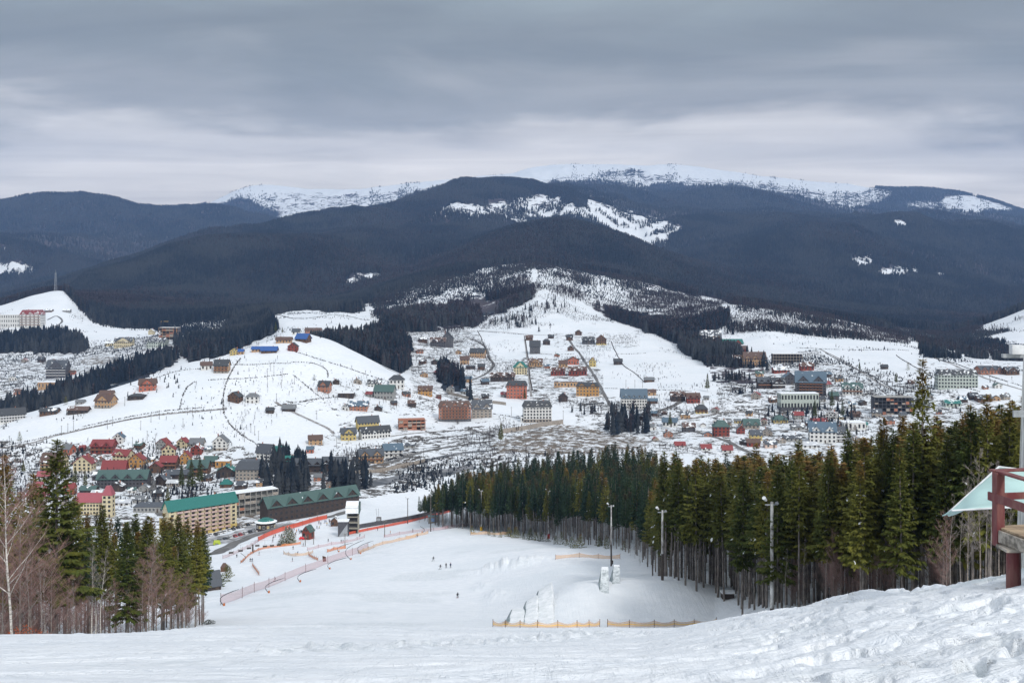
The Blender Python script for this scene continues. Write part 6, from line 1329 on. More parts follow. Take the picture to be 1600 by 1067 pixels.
net([(560,865),(590,853),(620,846),(650,840)], 1.6, NET_T, 'pale orange net on the lip of the piste above the ski base', step=8, sag=.2, dmin=400)
net([(600,840),(640,833),(680,829),(700,826)], 1.6, NET_P, 'pinkish net above the ski base, ending at the dark red bushes', step=8, sag=.2, dmin=440)
net([(634,842),(655,837),(669,834)], 1.6, NET_T, 'short pale net just below the upper lip of the piste', step=7, sag=.25, dmin=420)
net([(443,866),(460,869),(480,867),(489,864)], 1.7, NET_T, 'curved cream net on the beginners slope with a skier behind it', step=6, sag=.3, dmin=400)
net([(482,868),(490,873),(497,876)], 1.6, NET_O, 'small orange net bending downhill from the curved cream net', step=5, sag=.3, dmin=400)
net([(394,884),(400,892),(405,899)], 1.7, NET_O, 'short orange net alone on the lower snow', step=4, sag=.3, dmin=380)
net([(511,863),(525,859),(540,857)], 1.7, NET_O, 'short orange net near the upper bent snow lances', step=6, sag=.3, dmin=400)
net([(376,880),(392,866),(410,858),(440,854),(470,850)], 1.4, NET_O, 'thin orange net under the chairlift chairs', step=8, sag=.3, dmin=430)
net([(480,860),(510,853),(545,847),(570,840)], 1.6, NET_P, 'pinkish net between the lift hut and the bent snow lances', step=8, sag=.3, dmin=430)
# ---------------------------------------------------------------- bent snow lances
LANCE = mat('snow_lance', (.06,.07,.08), .5, .1, 2, .4)
for i, (px, py, tx_, ty_) in enumerate([(351,946,20,-25),(421,926,22,-23),(470,909,22,-20),(516,889,26,-18),(549,874,18,-30),(564,865,18,-20),(378,878,-2,-14),(530,862,20,-14),(660,832,-4,-10)]):
    p = at(px, py, 280); k = p.y/F; b = MB(); dx = tx_*k; hz = -ty_*k
    pts = [(0,0,-.3)]+[(-.42*hz*math.sin(t*math.pi)*(1 if tx_ > 0 else -1)+dx*t**2.2, 0, hz*t) for t in (.15,.3,.45,.6,.75,.9,1.0)]
    e = empty('snow_lance', p); b.tube(pts, [.11]*7+[.06], 6); b.build('pipe', LANCE, e)
    b = MB(); q = Vector(pts[-1]); b.tube([q, q+Vector((.35,0,.15))], .12, 6); b.build('nozzle', STEEL, e)
    b = MB(); b.box(-.35,-.3,-.3,.1,.2,.7); b.build('valve_box', mat('orange_valve', (.5,.16,.05), .6), e)
    tag(e, ['bent black snow lance lowest on the slope, at the foot of the pink net','bent black snow lance, second up along the pink net','bent black snow lance, third up along the pink net','tall bent snow lance beside the dark triangular pad','bent snow lance with its tip high, near the top of the pink net','bent snow lance at the very top end of the pink net','small upright snow lance near the black lift tower','short snow lance in front of the lift station','thin snow lance by the lamp post at the flat platform'][i], 'snow lance')
# dark triangular pad beside the lances
b = MB(); b.add([(-.7,0,0),(.7,0,0),(.5,0,1.9),(-.9,0,2.3),(-.7,.5,0),(.7,.5,0),(.5,.4,1.9),(-.9,.4,2.3)], [(0,1,2,3),(7,6,5,4),(0,4,5,1),(1,5,6,2),(2,6,7,3),(3,7,4,0)])
tag(b.build('crash_pad', mat('dark_pad', (.09,.045,.03), .8), loc=at(507,877,380)), 'dark brown upright crash pad next to the tall bent snow lance', 'pad')
# ---------------------------------------------------------------- lamp posts
LAMPW = mat('snowed_lamp', (.66,.68,.70), .6, .1, 2)
WPOLE = mat('snowy_pole', (.50,.50,.49), .8, .45, .6, col2=(.16,.14,.13), stretch=(2,2,.9)); DPOLE = mat('lower_pole', (.085,.07,.06), .9)
def lamp(px, py, top, label, pad=None, dark=.35, rad=.18, side=-1, dmin=100, m=None, box=False):
    p = at(px, py, dmin); h = (py-top)*p.y/F; e = empty('lamp_post', p); z = h*dark
    b = MB(); b.tube([(0,0,-.6),(0,0,z)], [rad*1.15, rad], 8); b.build('post_base', DPOLE, e)
    b = MB(); b.tube([(0,0,z),(0,0,h)], [rad, rad*.8], 8); b.build('post', m or WPOLE, e)
    b = MB(); b.box(-.9*1, -.08, h-.45, .55, .08, h-.3); b.build('crossarm', STEEL, e)
    l = MB(); s = side; l.tube([(s*1.15,-.32,h+.62),(s*.75,.12,h+.18)], [.27,.17], 8); lo = l.build('floodlight', LAMPW, e)
    l = MB(); l.tube([(.55,-.1,h-.2),(.6,-.35,h-.1)], [.22,.26], 7); l.build('floodlight', STEEL, e)
    if pad:
        b = MB(); b.tube([(0,0,-.2),(0,0,1.9)], [.62,.56], 10); b.build('crash_pad', mat('pad_'+pad, dict(red=(.62,.03,.05), yellow=(.7,.42,.03))[pad], .6), e)
    if box: b = MB(); b.box(-.05,-.35,.6,.55,.05,1.7); b.build('switch_box', DPOLE, e)
    tag(e, label, 'lamp post')
lamp(1206,953,784,'tall pale snow-crusted lamp post in front of the spruces, nearest of all','' or None,dark=0.02,rad=.26,dmin=120,box=False)
lamp(1035,906,797,'lamp post at the edge of the mound, before the nearest one',dark=.38,rad=.24,dmin=200)
lamp(955,884,789,'lamp post with dark lower half and small box, above the snow kickers',dark=.35,rad=.22,dmin=260,box=True)
lamp(857,841,766,'lamp post with a red crash pad round its foot',pad='red',dark=.1,rad=.22,dmin=300)
lamp(752,828,766,'lamp post with a yellow-padded foot behind the snow heap',pad='yellow',dark=.1,rad=.22,dmin=380,dmax=1e9) if False else lamp(752,829,766,'lamp post with a yellow-padded foot behind the snow heap',pad='yellow',dark=.1,rad=.22,dmin=380)
lamp(673,830,773,'grey lamp post standing before the grey booth with a blue picture',dark=.25,rad=.22,dmin=440,m=POLE)
lamp(637,818,778,'dark lamp post at the rim of the flat snow platform',dark=.3,rad=.22,dmin=480,m=POLE)
lamp(395,864,850,'short black lift tower between the hanging chairs',dark=.9,rad=.35,dmin=440,m=DPOLE)
for px, py, h in [(490,850,8),(539,856,7),(601,838,8),(477,853,5),(686,822,7)]:
    pole(px, py, h, 'thin service pole standing on the snow of the ski base', 'service poles at the ski base', 420)
# ---------------------------------------------------------------- snow park
KICK = mat('kicker_snow', (.58,.62,.64), .75, .1, 1.3, .3, bump=.05, col2=(.30,.34,.36))
SHADED_ICE = mat('shaded_dirty_ice', (.33,.38,.39), .8, .2, 1.1, .3, bump=.08, col2=(.13,.16,.16))  # scraped dirty ice with the shade of left-facing sides put into its colour
ICE = mat('packed_snow', (.76,.78,.80), .7, .05, .8, .3, bump=.03, col2=(.64,.675,.69))
def snow_wall(px0, px1, top0, top1, label, D0=187, D1=211):
    """one terrace of the big jump: a bank of packed snow rising away from the fence"""
    b = MB(); n = 10; xa = (px0-CX)/F*D0; xb = (px1-CX)/F*D0; o = Vector((xa, D0, zat(xa, D0))); vs = []
    for j in range(n+1):
        t = j/n; D = D0+(D1-D0)*t; prof = t*t*(3-2*t)*.75+t*.25
        for s, x in ((0, xa), (1, xb)):
            xx = x+ (t*.6); top = (-( (975-(975-(top0 if s == 0 else top1))*prof) -HY)/F*D); g = zat(xx, D)
            r = random.Random(j*7+s+int(px0)); vs += [Vector((xx-1.7*(1-s)+.5*s, D, g-1.0))-o, Vector((xx+r.uniform(-.12,.12), D, max(top, g-.5)+r.uniform(-.06,.06)))-o]
    b.v = [tuple(v) for v in vs]
    for j in range(n):
        a = j*4; c = a+4
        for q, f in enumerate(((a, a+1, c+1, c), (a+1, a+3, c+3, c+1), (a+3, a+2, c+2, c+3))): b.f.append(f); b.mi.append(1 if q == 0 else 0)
    b.f += [(0,2,3,1), (n*4+1, n*4+3, n*4+2, n*4)]; b.mi += [0,0]
    ob = b.build('snow_ramp', [ICE, SHADED_ICE], loc=o); md = ob.modifiers.new('soft', 'BEVEL'); md.width = .25; md.segments = 2; md.limit_method = 'ANGLE'
    tag(ob, label, 'snow ramp')
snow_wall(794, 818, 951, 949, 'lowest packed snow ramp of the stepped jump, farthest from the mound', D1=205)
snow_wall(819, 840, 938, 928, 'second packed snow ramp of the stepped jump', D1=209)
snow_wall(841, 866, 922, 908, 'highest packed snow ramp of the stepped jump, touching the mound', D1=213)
def kicker(px, py, wpx, hpx, lpx, label):
    p = at(px, py, 186, 240); k = p.y/F; w = wpx*k; h = hpx*k; e = empty('snow_kicker', p, math.radians(-6)); b = MB(); n = 8; vs = []
    for j in range(n+1):
        t = j/n; y = 7.0*t; z = h*(t**1.7)*.72
        x = w/2*(1.15-.25*t); vs += [(-x-.8, y, -1.2), (-x, y, z), (x, y, z), (x+.25*(1-t), y, -1.2)]
    b.v = vs
    for j in range(n):
        a = j*4; c = a+4
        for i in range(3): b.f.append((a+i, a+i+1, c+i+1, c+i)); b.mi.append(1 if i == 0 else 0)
    b.f.append((n*4, n*4+1, n*4+2, n*4+3)); b.mi.append(0); b.f.append((3,2,1,0)); b.mi.append(0); b.build('ramp', [KICK, SHADED_ICE], e)
    b = MB(); b.box(-w*.42, 6.9, h*.70, w*.42, 7.3, h*.82); b.build('lip', SNOWM, e); tag(e, label, 'kicker')
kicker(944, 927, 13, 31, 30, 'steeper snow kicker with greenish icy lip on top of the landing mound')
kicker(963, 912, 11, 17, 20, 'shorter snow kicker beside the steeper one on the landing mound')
# black container among the trunks
e = empty('storage_crate', at(1138,936,170,230)); b = MB(); b.box(-1.1,0,0,1.1,1.6,1.0); b.build('body', wm('darkwood'), e); b = MB(); b.box(-1.2,-.05,1.0,1.2,1.7,1.25); b.build('lying_snow', SNOWM, e); tag(e, 'black snow-topped crate among the trunks at the forest edge', 'crate')
# ---------------------------------------------------------------- people
def skin_body(joints, edges, rad, m, name):
    me = bpy.data.meshes.new('tmp'); me.from_pydata(joints, edges, []); ob = bpy.data.objects.new('tmp', me); C.collection.objects.link(ob)
    md = ob.modifiers.new('s', 'SKIN'); 
    for i, r in enumerate(rad): me.skin_vertices[0].data[i].radius = (r, r)
    me.skin_vertices[0].data[0].use_root = True
    ss = ob.modifiers.new('u', 'SUBSURF'); ss.levels = 1; ss.render_levels = 1
    dg = bpy.context.evaluated_depsgraph_get(); out = bpy.data.meshes.new_from_object(ob.evaluated_get(dg)); bpy.data.objects.remove(ob); out.name = name; out.materials.clear(); 
    for mm in m: out.materials.append(mm)
    for p in out.polygons:
        z = p.center.z; p.material_index = (1 if z < .92 else 0) if z < 1.50 else 2
        p.use_smooth = True
    return out
SKIN = mat('face_skin', (.50,.32,.25), .6)
CL = {'black': (.02,.02,.024), 'navy': (.02,.04,.10), 'red': (.45,.03,.03), 'orange': (.6,.2,.03), 'blue': (.03,.16,.42), 'green': (.05,.2,.07), 'white': (.6,.6,.62), 'purple': (.15,.04,.2), 'grey': (.12,.12,.13), 'yellow': (.6,.45,.05)}
def cm(k): return mat('cloth_'+k, CL[k], .8)
POSES = {
 'stand': [(0,0,.95),(0,0,1.15),(0,0,1.42),(0,-.01,1.54),(0,-.02,1.68),(-.10,0,.90),(-.12,-.02,.50),(-.13,0,.08),(-.13,-.14,.03),(.10,0,.90),(.12,-.02,.50),(.13,0,.08),(.13,-.14,.03),(-.19,0,1.40),(-.30,-.03,1.12),(-.30,-.20,.92),(.19,0,1.40),(.30,-.03,1.12),(.30,-.20,.92)],
 'ski':   [(0,.08,.78),(0,.0,.98),(0,-.10,1.24),(0,-.14,1.36),(0,-.20,1.50),(-.12,.06,.76),(-.15,-.16,.48),(-.15,0,.08),(-.15,-.14,.03),(.12,.06,.76),(.15,-.16,.48),(.15,0,.08),(.15,-.14,.03),(-.20,-.08,1.22),(-.34,-.10,.98),(-.30,-.34,.90),(.20,-.08,1.22),(.34,-.10,.98),(.30,-.34,.90)],
 'board': [(0,0,.80),(.03,0,1.02),(.05,-.02,1.30),(.06,-.03,1.42),(.08,-.06,1.56),(-.14,0,.76),(-.26,-.10,.44),(-.24,0,.08),(-.26,-.10,.03),(.14,0,.76),(.26,-.10,.44),(.24,0,.08),(.26,-.10,.03),(-.16,0,1.26),(-.42,-.05,1.12),(-.62,-.05,1.06),(.24,0,1.26),(.46,-.08,1.10),(.60,-.12,.92)],
}
EDG = [(0,1),(1,2),(2,3),(3,4),(0,5),(5,6),(6,7),(7,8),(0,9),(9,10),(10,11),(11,12),(2,13),(13,14),(14,15),(2,16),(16,17),(17,18)]
RADS = [.15,.15,.17,.06,.115,.10,.075,.06,.045,.10,.075,.06,.045,.08,.06,.05,.08,.06,.05]
PB = {}
def person(px, py, pose, jacket, trousers, label, group=None, rz=None, dmin=250, dmax=1e9, scale=1.0, dz=0):
    k = (pose, jacket, trousers)
    if k not in PB: PB[k] = skin_body(POSES[pose], EDG, RADS, [cm(jacket), cm(trousers), SKIN], 'person_body')
    p = at(px, py, dmin, dmax); e = empty('person', p+Vector((0,0,dz)), random.uniform(-1.5,1.5) if rz is None else rz); new_obj('body', PB[k], e); e.scale = (scale,)*3
    h = POSES[pose][4]; b = MB(); b.tube([(h[0],h[1],h[2]-.03),(h[0],h[1],h[2]+.06),(h[0],h[1],h[2]+.13)], [.135,.13,.06], 8); b.build('helmet', cm('black' if jacket != 'black' else 'grey'), e)
    if pose == 'board': b = MB(); b.box(-.75,-.16,.0,.75,.10,.03); b.build('snowboard', cm('grey'), e)
    elif pose == 'ski' or random.random() < .7:
        for s in (-1,1): b = MB(); b.box(s*.14-.04,-.85,.0,s*.14+.04,.75,.025); b.build('ski', cm('red' if jacket != 'red' else 'blue'), e)
        for s in (-1,1):
            j = POSES[pose][15 if s < 0 else 18]; b = MB(); b.tube([(j[0],j[1],j[2]+.1),(j[0]*1.1,j[1]+.05,0.02)], .012, 4); b.build('ski_pole', STEEL, e)
    tag(e, label, 'person', group)
person(677,876,'board','black','black','lone snowboarder in dark clothes above the group of three',rz=.4,dmax=480)
person(688,889,'board','black','grey','leaning figure in dark clothes, lowest of the group on the piste',rz=.2,dmax=480)
person(697,887,'stand','black','black','middle standing figure of the group of three on the piste',rz=0,dmax=480)
person(704,887,'stand','navy','black','figure in dark navy standing at the upper end of the group on the piste',rz=.5,dmax=480,scale=1.04)
person(715,934,'ski','black','black','single skier in black coming down the middle of the piste',rz=.3,dmax=400)
for i, (px, py, po, j, lab) in enumerate([(430,907,'ski','black','skier in black alone on the lower snow between two bent snow lances'),(457,877,'stand','black','figure in black below the curved cream net'),(465,866,'ski','navy','skier directly behind the curved cream net'),(458,858,'stand','black','person standing above the curved cream net'),(405,867,'stand','black','small figure under the chairlift near the black tower'),
        (391,877,'ski','black','left one of two skiers side by side under the chairs'),(394,877,'ski','navy','right one of two skiers side by side under the chairs'),(370,871,'stand','black','person near the pink net below the lift'),(474,853,'stand','black','person between the lift hut and the nets'),(513,846,'ski','black','skier in black crossing before the lift station'),
        (533,848,'stand','black','person in black next to the thin pole, left of two'),(536,848,'stand','navy','person in navy next to the thin pole, right of two'),(562,838,'ski','black','person on the snow below the red fence'),(590,829,'stand','black','person by the red fence under the platform'),(610,834,'stand','orange','person crouched on the piste lip near the pole'),
        (645,831,'stand','black','person near the picture booth, close to the pole'),(683,822,'stand','black','person beside the grey booth with the blue picture'),(652,839,'ski','orange','small figure by the short pale net'),(430,839,'stand','black','person alone inside the bright red barrier bend'),(478,826,'stand','purple','person left of the small hut with green roof')]):
    person(px, py, po, j, 'black', lab, dmin=380)
crowd = random.Random(9)
for i in range(46):
    px = crowd.uniform(440, 522) if i < 38 else crowd.uniform(425, 470); py = 838-(px-425)*.26+crowd.uniform(-1, 9); jk = crowd.choice(['black','navy','red','blue','orange','black','grey','yellow','black']); zn = 'left of the green-roofed hut' if px < 470 else 'between the green-roofed hut and the ticket hut' if px < 500 else 'near the brown ticket hut'
    person(px, py, crowd.choice(['stand','ski']), jk, crowd.choice(['black','navy','grey']), 'skier in '+jk+' jacket in the crowd '+zn, 'crowd '+zn+' in '+jk, dmin=470, dmax=640)
# ---------------------------------------------------------------- chairlift chairs and cable
cab = []
CH = [(361,864,7),(376,861,7),(389,857,7),(402,853,7),(414,854,7),(425,853,7),(436,852,7)]
ZC = []
for i, (px, py, g) in enumerate(CH):
    gp = at(px, py+9, 420); z = -(py-HY)/F*gp.y; o = Vector((gp.x, gp.y, z)); e = empty('lift_chair', o, .3)
    b = MB(); b.box(-1.0,-.25,-.1,1.0,.25,.0); b.build('seat', DPOLE, e)
    b = MB(); b.box(-1.0,.22,.0,1.0,.3,.6); b.build('backrest', DPOLE, e)
    b = MB(); b.tube([(-1,.1,0),(-1,.1,.9),(0,.1,1.2),(1,.1,.9),(1,.1,0)], .05, 4); b.tube([(0,.1,1.2),(0,.1,3.0)], .05, 4); b.build('hanger', STEEL, e)
    tag(e, 'dark chairlift chair hanging in the row beside the black lift tower', 'lift chair', 'chairs of the chairlift'); ZC.append(o+Vector((0,.1,3.0)))
b = MB(); b.tube([ZC[0]+(ZC[0]-ZC[1])*2.5]+ZC+[ZC[-1]+(ZC[-1]-ZC[-2])*4], .035, 4, cap=False); o_ = b.build('lift_cable', STEEL); tag(o_, 'thin steel haul cable carrying the lift chairs', 'cable')
# ---------------------------------------------------------------- lift station, huts, booth
def lift_station():
    p = at(551,834,520); D = p.y; k = D/F; e = empty('lift_station', p, math.radians(4)); w = 18*k; h = 36*k; d = 7.0; tag(e, 'open four-level concrete lift station tower with rounded snowy canopy', 'lift station')
    for x in (-w/2, w/2-.4):
        for y in (0, d-.4): b = MB(); b.box(x, y, -3, x+.4, y+.4, h); b.build('column', mat('station_frame', (.38,.36,.30), .8), e)
    for i in range(1, 5): b = MB(); b.box(-w/2, 0, h*i/4-.45, w/2, d, h*i/4-.1); b.build('floor_slab', MATS['station_frame'], e)
    b = MB(); b.box(-w/2+.3, d*.35, -3, w/2-.3, d*.5, h-.2); b.build('back_wall', wm('dark'), e)
    b = MB(); n = 10; vs = []
    for i in range(n+1):
        a = math.pi*(.1+.8*i/n); y = d*.5-math.cos(a)*(d*.5+1.6); z = h+.2+math.sin(a)*3.6
        vs += [(-w/2-.6, y, z), (w/2+.2, y, z), (w/2+.2, y, z+.4), (-w/2-.6, y, z+.4)]
    b.v = vs
    for i in range(n):
        a = i*4; c = a+4; b.f += [(a,a+1,c+1,c),(a+1,a+2,c+2,c+1),(a+2,a+3,c+3,c+2),(a+3,a,c,c+3)]; b.mi += [0]*4
    cn = b.build('canopy', roof_mat('green', ROOFC['green'], 0), e)
    b = MB(); b.v = [(x*.96, y, z+.14 if z > 0 else z) for x, y, z in vs]; b.f = list(b.f)
    for i in range(1, n-1):
        a = i*4; c = a+4; b.f += [(a+3,c+3,c+2,a+2)]; b.mi += [0]
    b.build('lying_snow', SNOWM, cn)
    b = MB(); b.add([(-w/2-.6,-1.6,h-1.0),(w/2+.2,-1.6,h-1.0),(w/2+.2,-1.2,h+2.6),(-w/2-.6,-1.2,h+2.6),(-w/2-.6,-.8,h-1.0),(w/2+.2,-.8,h-1.0),(w/2+.2,-.6,h+2.6),(-w/2-.6,-.6,h+2.6)], [(0,1,2,3),(7,6,5,4),(0,4,5,1),(1,5,6,2),(2,6,7,3),(3,7,4,0)]); b.build('snow_apron', SNOWM, e)
    b = MB(); b.box(w/2+.2, -1.8, h-1.6, w/2+.6, d+1.5, h+3.2); b.build('side_panel', roof_mat('green', ROOFC['green'], 0), e)
    # dark ramp wall that slopes down beside it
    p2 = at(536,838,520); b = MB(); b.add([(-2.6,0,-1),(2.6,0,-1),(2.6,0,7.6),(-2.6,0,7.2),(-2.6,5,-1),(2.6,5,-1),(2.6,5,7.8),(-2.6,5,7.4)], [(0,1,2,3),(7,6,5,4),(0,4,5,1),(1,5,6,2),(2,6,7,3),(3,7,4,0)])
    e2 = empty('machine_house', p2, .05); b.build('wall', wm('dark'), e2); b = MB(); b.box(-2.8,-.2,7.5,2.8,5.2,7.9); b.build('roof', SNOWM, e2); b = MB(); b.add([(-2.4,-.1,0),(2.4,-.1,0),(2.2,-.1,6.4)], [(0,1,2)]); b.build('sheet_metal_panel', STEEL, e2); tag(e2, 'dark machine house with a slanted metal sheet beside the lift station tower', 'building')
lift_station()
B(523,822,12,13,'tiny brown ticket hut with steep snow-capped roof left of the lift station','hut',face='g',st=1,wall='brown',roof='slate',snow=.6,dmin=500,chim=False,dr=1)
B(478,843,14,20,'tiny dark hut with steep green roof among the crowd inside the barrier','hut',face='g',st=1,wall='redwood',roof='green',snow=.05,dmin=480,chim=False,dr=1,rot=-20)
b = MB(); b.tube([(-1.3,0,.3),(-.7,0,1.0),(.7,0,1.0),(1.3,0,.3)], [.5,.7,.7,.5], 8); tag(b.build('inflatable', mat('red_inflatable', (.75,.03,.04), .5), loc=at(472,843,480)), 'small bright red inflatable at the foot of the tiny green-roofed hut', 'inflatable')
for i, (px, py, h) in enumerate([(447,850,9),(456,848,7.5),(440,852,6),(452,846,8)]):
    place('snowy', at(px, py, 440), h, 'snow-laden bushy spruce of the clump beside the tiny green-roofed hut', 'snowy spruces by the hut', 'spruce tree', wide=1.25)
def booth():
    p = at(677,817,480); e = empty('booth', p, .1); b = MB(); b.box(-2.6,0,-.5,2.6,3,3.4); b.build('wall', wm('stone'), e); b = MB(); b.box(-2.8,-.3,3.4,2.8,3.2,3.7); b.build('roof', roof_mat('teal', (.25,.4,.42), .3), e)
    b = MB(); b.box(-1.1,-.08,.8,1.2,0,2.6); b.build('poster', mat('blue_picture', (.08,.22,.5), .5, .5, 1.2, col2=(.5,.55,.6)), e); tag(e, 'small grey booth carrying a blue picture at the platform edge', 'booth')
booth()
def snow_cannon():
    p = at(592,815,560); e = empty('snow_cannon', p); b = MB(); b.box(-1.3,-.8,.4,1.3,.8,2.6); b.build('housing', DPOLE, e); b = MB(); b.box(-1.0,-.9,.7,1.0,-.8,2.3); b.build('panel', STEEL, e)
    for s in (-1,1): b = MB(); b.tube([(-.6+s*.4,0,2.4),(-.9+s*.7,0,7.5)], .10, 5); b.build('mast', STEEL, e)
    b = MB(); b.box(-1.6,-.5,0,1.6,.5,.4); b.build('sledge', DPOLE, e); tag(e, 'snow cannon unit with two thin masts alone on the flat snow platform', 'snow cannon')
snow_cannon()
# little wooden tower, slate-roofed lodge and bushes beside the last spruces
B(333,922,26,26,'dark slate-roofed lodge half hidden behind the last spruces of the stand','house',kind='gable',face='e',st=1,wall='darkwood',roof='slate',snow=.05,rot=35,dmin=300,dmax=440,rf=.75,dr=.8)
B(349,893,9,12,'tiny wooden lookout hut with two-tier roof on the lower snow','hut',kind='hip',st=1,wall='brown',roof='brown',snow=.2,dmin=380,dmax=480,chim=False,dr=1,rf=.5)
for i, (px, py, h) in enumerate([(354,908,6.5),(345,916,4.5),(338,919,4),(358,900,4)]):
    place('young%d' % (i % 2), at(px, py, 330), h, 'dark bushy young spruce beside the slate-roofed lodge', 'young spruces by the slate-roofed lodge', 'young spruce', 'young_spruce', wide=1.3)
for i, (px, py) in enumerate([(703,825),(712,824),(720,823),(728,822),(697,826)]):
    o = new_obj('red_bush', leafy_bush(20+i, mat('dark_red_twigs', (.13,.03,.035), .9), 260, 2.4, 1.8)); o.location = at(px, py, 440); tag(o, 'dark red bush at the corner of the piste and the thin forest end', 'bush', 'dark red bushes at the forest end')
o = new_obj('green_bush', leafy_bush(31, mat('dark_scrub', (.02,.03,.02), .9), 300, 1.3, .9)); o.location = at(326,975,190,260); tag(o, 'small dark shrub at the foot of the last spruce of the stand', 'bush')
# thin spruces at the far left end of the forest
for i, (px, py, top) in enumerate([(655,816,775),(663,814,772),(668,813,778),(681,820,764),(674,808,776)]):
    p = at(px, py, 480); place('cool%d' % (i % 3), p, (py-top)*p.y/F, 'sparse thin spruce at the far end of the forest next to the booth', 'sparse spruces by the booth', wide=.8)
# ---------------------------------------------------------------- parked cars
def car_proto():
    e = empty('parked_car'); b = MB(); L, Wd = 4.3, 1.75
    prof = [(-2.15,.35),(-2.15,.75),(-2.0,.90),(-1.1,.98),(1.55,.98),(2.1,.85),(2.15,.35)]
    v = [(x, s*Wd/2, z) for s in (-1,1) for x, z in prof]; n = len(prof); b.add(v, [tuple(range(n)), tuple(range(2*n-1, n-1, -1))]+[(i, n+i, n+(i+1) % n, (i+1) % n) for i in range(n)]); body = b.build('body', mat('car_paint_dark', (.04,.045,.055), .3, .1, 1, .5), e)
    cp = [(-1.15,.97),(-.5,1.42),(1.0,1.45),(1.6,.97)]; v = [(x, s*(Wd/2-.06-(.1 if z > 1.2 else 0)), z) for s in (-1,1) for x, z in cp]; b = MB(); b.add(v, [(0,1,2,3),(7,6,5,4),(0,4,5,1),(2,6,7,3)]); b.build('windows', GLASS, e)
    b = MB(); b.box(-.55,-.74,1.40,1.05,.74,1.48); b.build('roof', MATS['car_paint_dark'], e)
    for x in (-1.35, 1.35):
        for s in (-1,1): b = MB(); b.tube([(x, s*.62, .33),(x, s*.9, .33)], .33, 10); b.build('wheel', DPOLE, e)
    for s in (-1,1): b = MB(); b.box(-2.18, s*.6-.18, .62, -2.1, s*.6+.18, .78); b.build('headlight', FRAME_W, e)
    return e
carp = None; CPN = {'black': (.015,.015,.018), 'white': (.6,.6,.6), 'grey': (.2,.21,.22), 'red': (.35,.03,.03), 'blue': (.03,.08,.2)}; carm = {}
def car(px, py, rz, col, label, group, dmin=560):
    global carp
    if carp is None: carp = car_proto(); e = carp
    else: e = copy_tree(carp)
    m = mat('car_paint_'+col, CPN[col], .35, .05, 1, .5)
    for ch in e.children:
        if ch.name.split('.')[0] in ('body', 'roof'):
            k = (ch.data.name.split('.')[0], col)
            if k not in carm:
                d = ch.data.copy(); d.materials.clear(); d.materials.append(m); carm[k] = d
            ch.data = carm[k]
    p = at(px, py, dmin); e.location = p+Vector((0,0,.12)); e.rotation_euler = (0,0,rz); tag(e, label, 'car', group)
cr = random.Random(4)
for i in range(13): car(322+i*7.2+cr.uniform(-1,1), 840-i*2.0+cr.uniform(-.7,.7), 2.2+cr.uniform(-.1,.1), cr.choice(['black','grey','white','blue','black']), 'car parked in the row along the foot of the teal-roofed hotel', 'cars parked by the teal-roofed hotel')
for i in range(9): car(336+i*8+cr.uniform(-1,1), 848-i*2.2, 2.2, cr.choice(['black','grey','white','black','red']), 'car parked in the outer row of the car park below the teal-roofed hotel', 'cars in the outer row of the car park')
for i in range(15): car(562+i*6.0, 727-i*1.05-max(0, i-8)*.8, .25+i*.02, cr.choice(['black','grey','white','grey','blue']), 'car parked in the long row beside the river road', 'cars along the river road')
for i in range(6): car(236+cr.uniform(0, 10)+i*2, 745+i*9, 1.4, cr.choice(['black','red','white','grey']), 'car standing on the village street below the red roofs', 'cars in the village street')
for i in range(8): car(120+cr.uniform(0, 110), 786+cr.uniform(-6, 8), cr.uniform(0, 3), cr.choice(['black','grey','white']), 'car parked in the snowy yard beyond the pink-capped tower', 'cars in the snowy yard')
for i in range(7): car(905+i*6, 634-i*.6, .3, cr.choice(['black','grey','white']), 'car parked below the tan-orange hotel', 'cars below the tan-orange hotel', 900)
for i in range(8): car(1330+i*9, 655+cr.uniform(-3,3), cr.uniform(0, 3), cr.choice(['black','grey','white','blue']), 'vehicle parked among the snowy yards of the lower right village', 'cars in the lower right village', 800)
# a yellow-green sledge tarpaulin among the parked cars
b = MB(); b.tube([(-1.6,0,.2),(-1.1,0,1.6),(1.1,0,1.6),(1.6,0,.2)], [.7,1.1,1.1,.7], 8); tag(b.build('covered_stall', mat('lime_cover', (.42,.5,.06), .6), loc=at(339,851,520)), 'lime-yellow covered stall at the edge of the car park', 'stall')
# ---------------------------------------------------------------- deck, tarpaulin and mast at the edge of the view
PAINT = mat('maroon_paint', (.115,.028,.032), .6, .25, 5, .35, stretch=(1,1,.3), col2=(.20,.09,.08)); PLANK = mat('weathered_planks', (.40,.31,.21), .8, .2, 3, stretch=(.3,3,1), bump=.01, col2=(.22,.16,.11)); GREYW = mat('grey_board', (.34,.31,.27), .85, .25, 4, stretch=(.4,2,2), bump=.01)
def quadbox(a, b_, up, th, m, name, parent, o, side=None):
    """a board from a to b_, `up` tall, `th` thick"""
    a, b_ = Vector(a)-o, Vector(b_)-o; d = (b_-a).normalized(); s = (side or d.cross(Vector((0,0,1)))).normalized()*th; u = Vector((0,0,up)); v = [a, b_, b_+s, a+s]
    q = MB(); q.add(v+[x+u for x in v], [(0,3,2,1),(4,5,6,7),(0,1,5,4),(1,2,6,5),(2,3,7,6),(3,0,4,7)]); ob = q.build(name, m, parent); md = ob.modifiers.new('edge', 'BEVEL'); md.width = .008; md.segments = 1; return ob
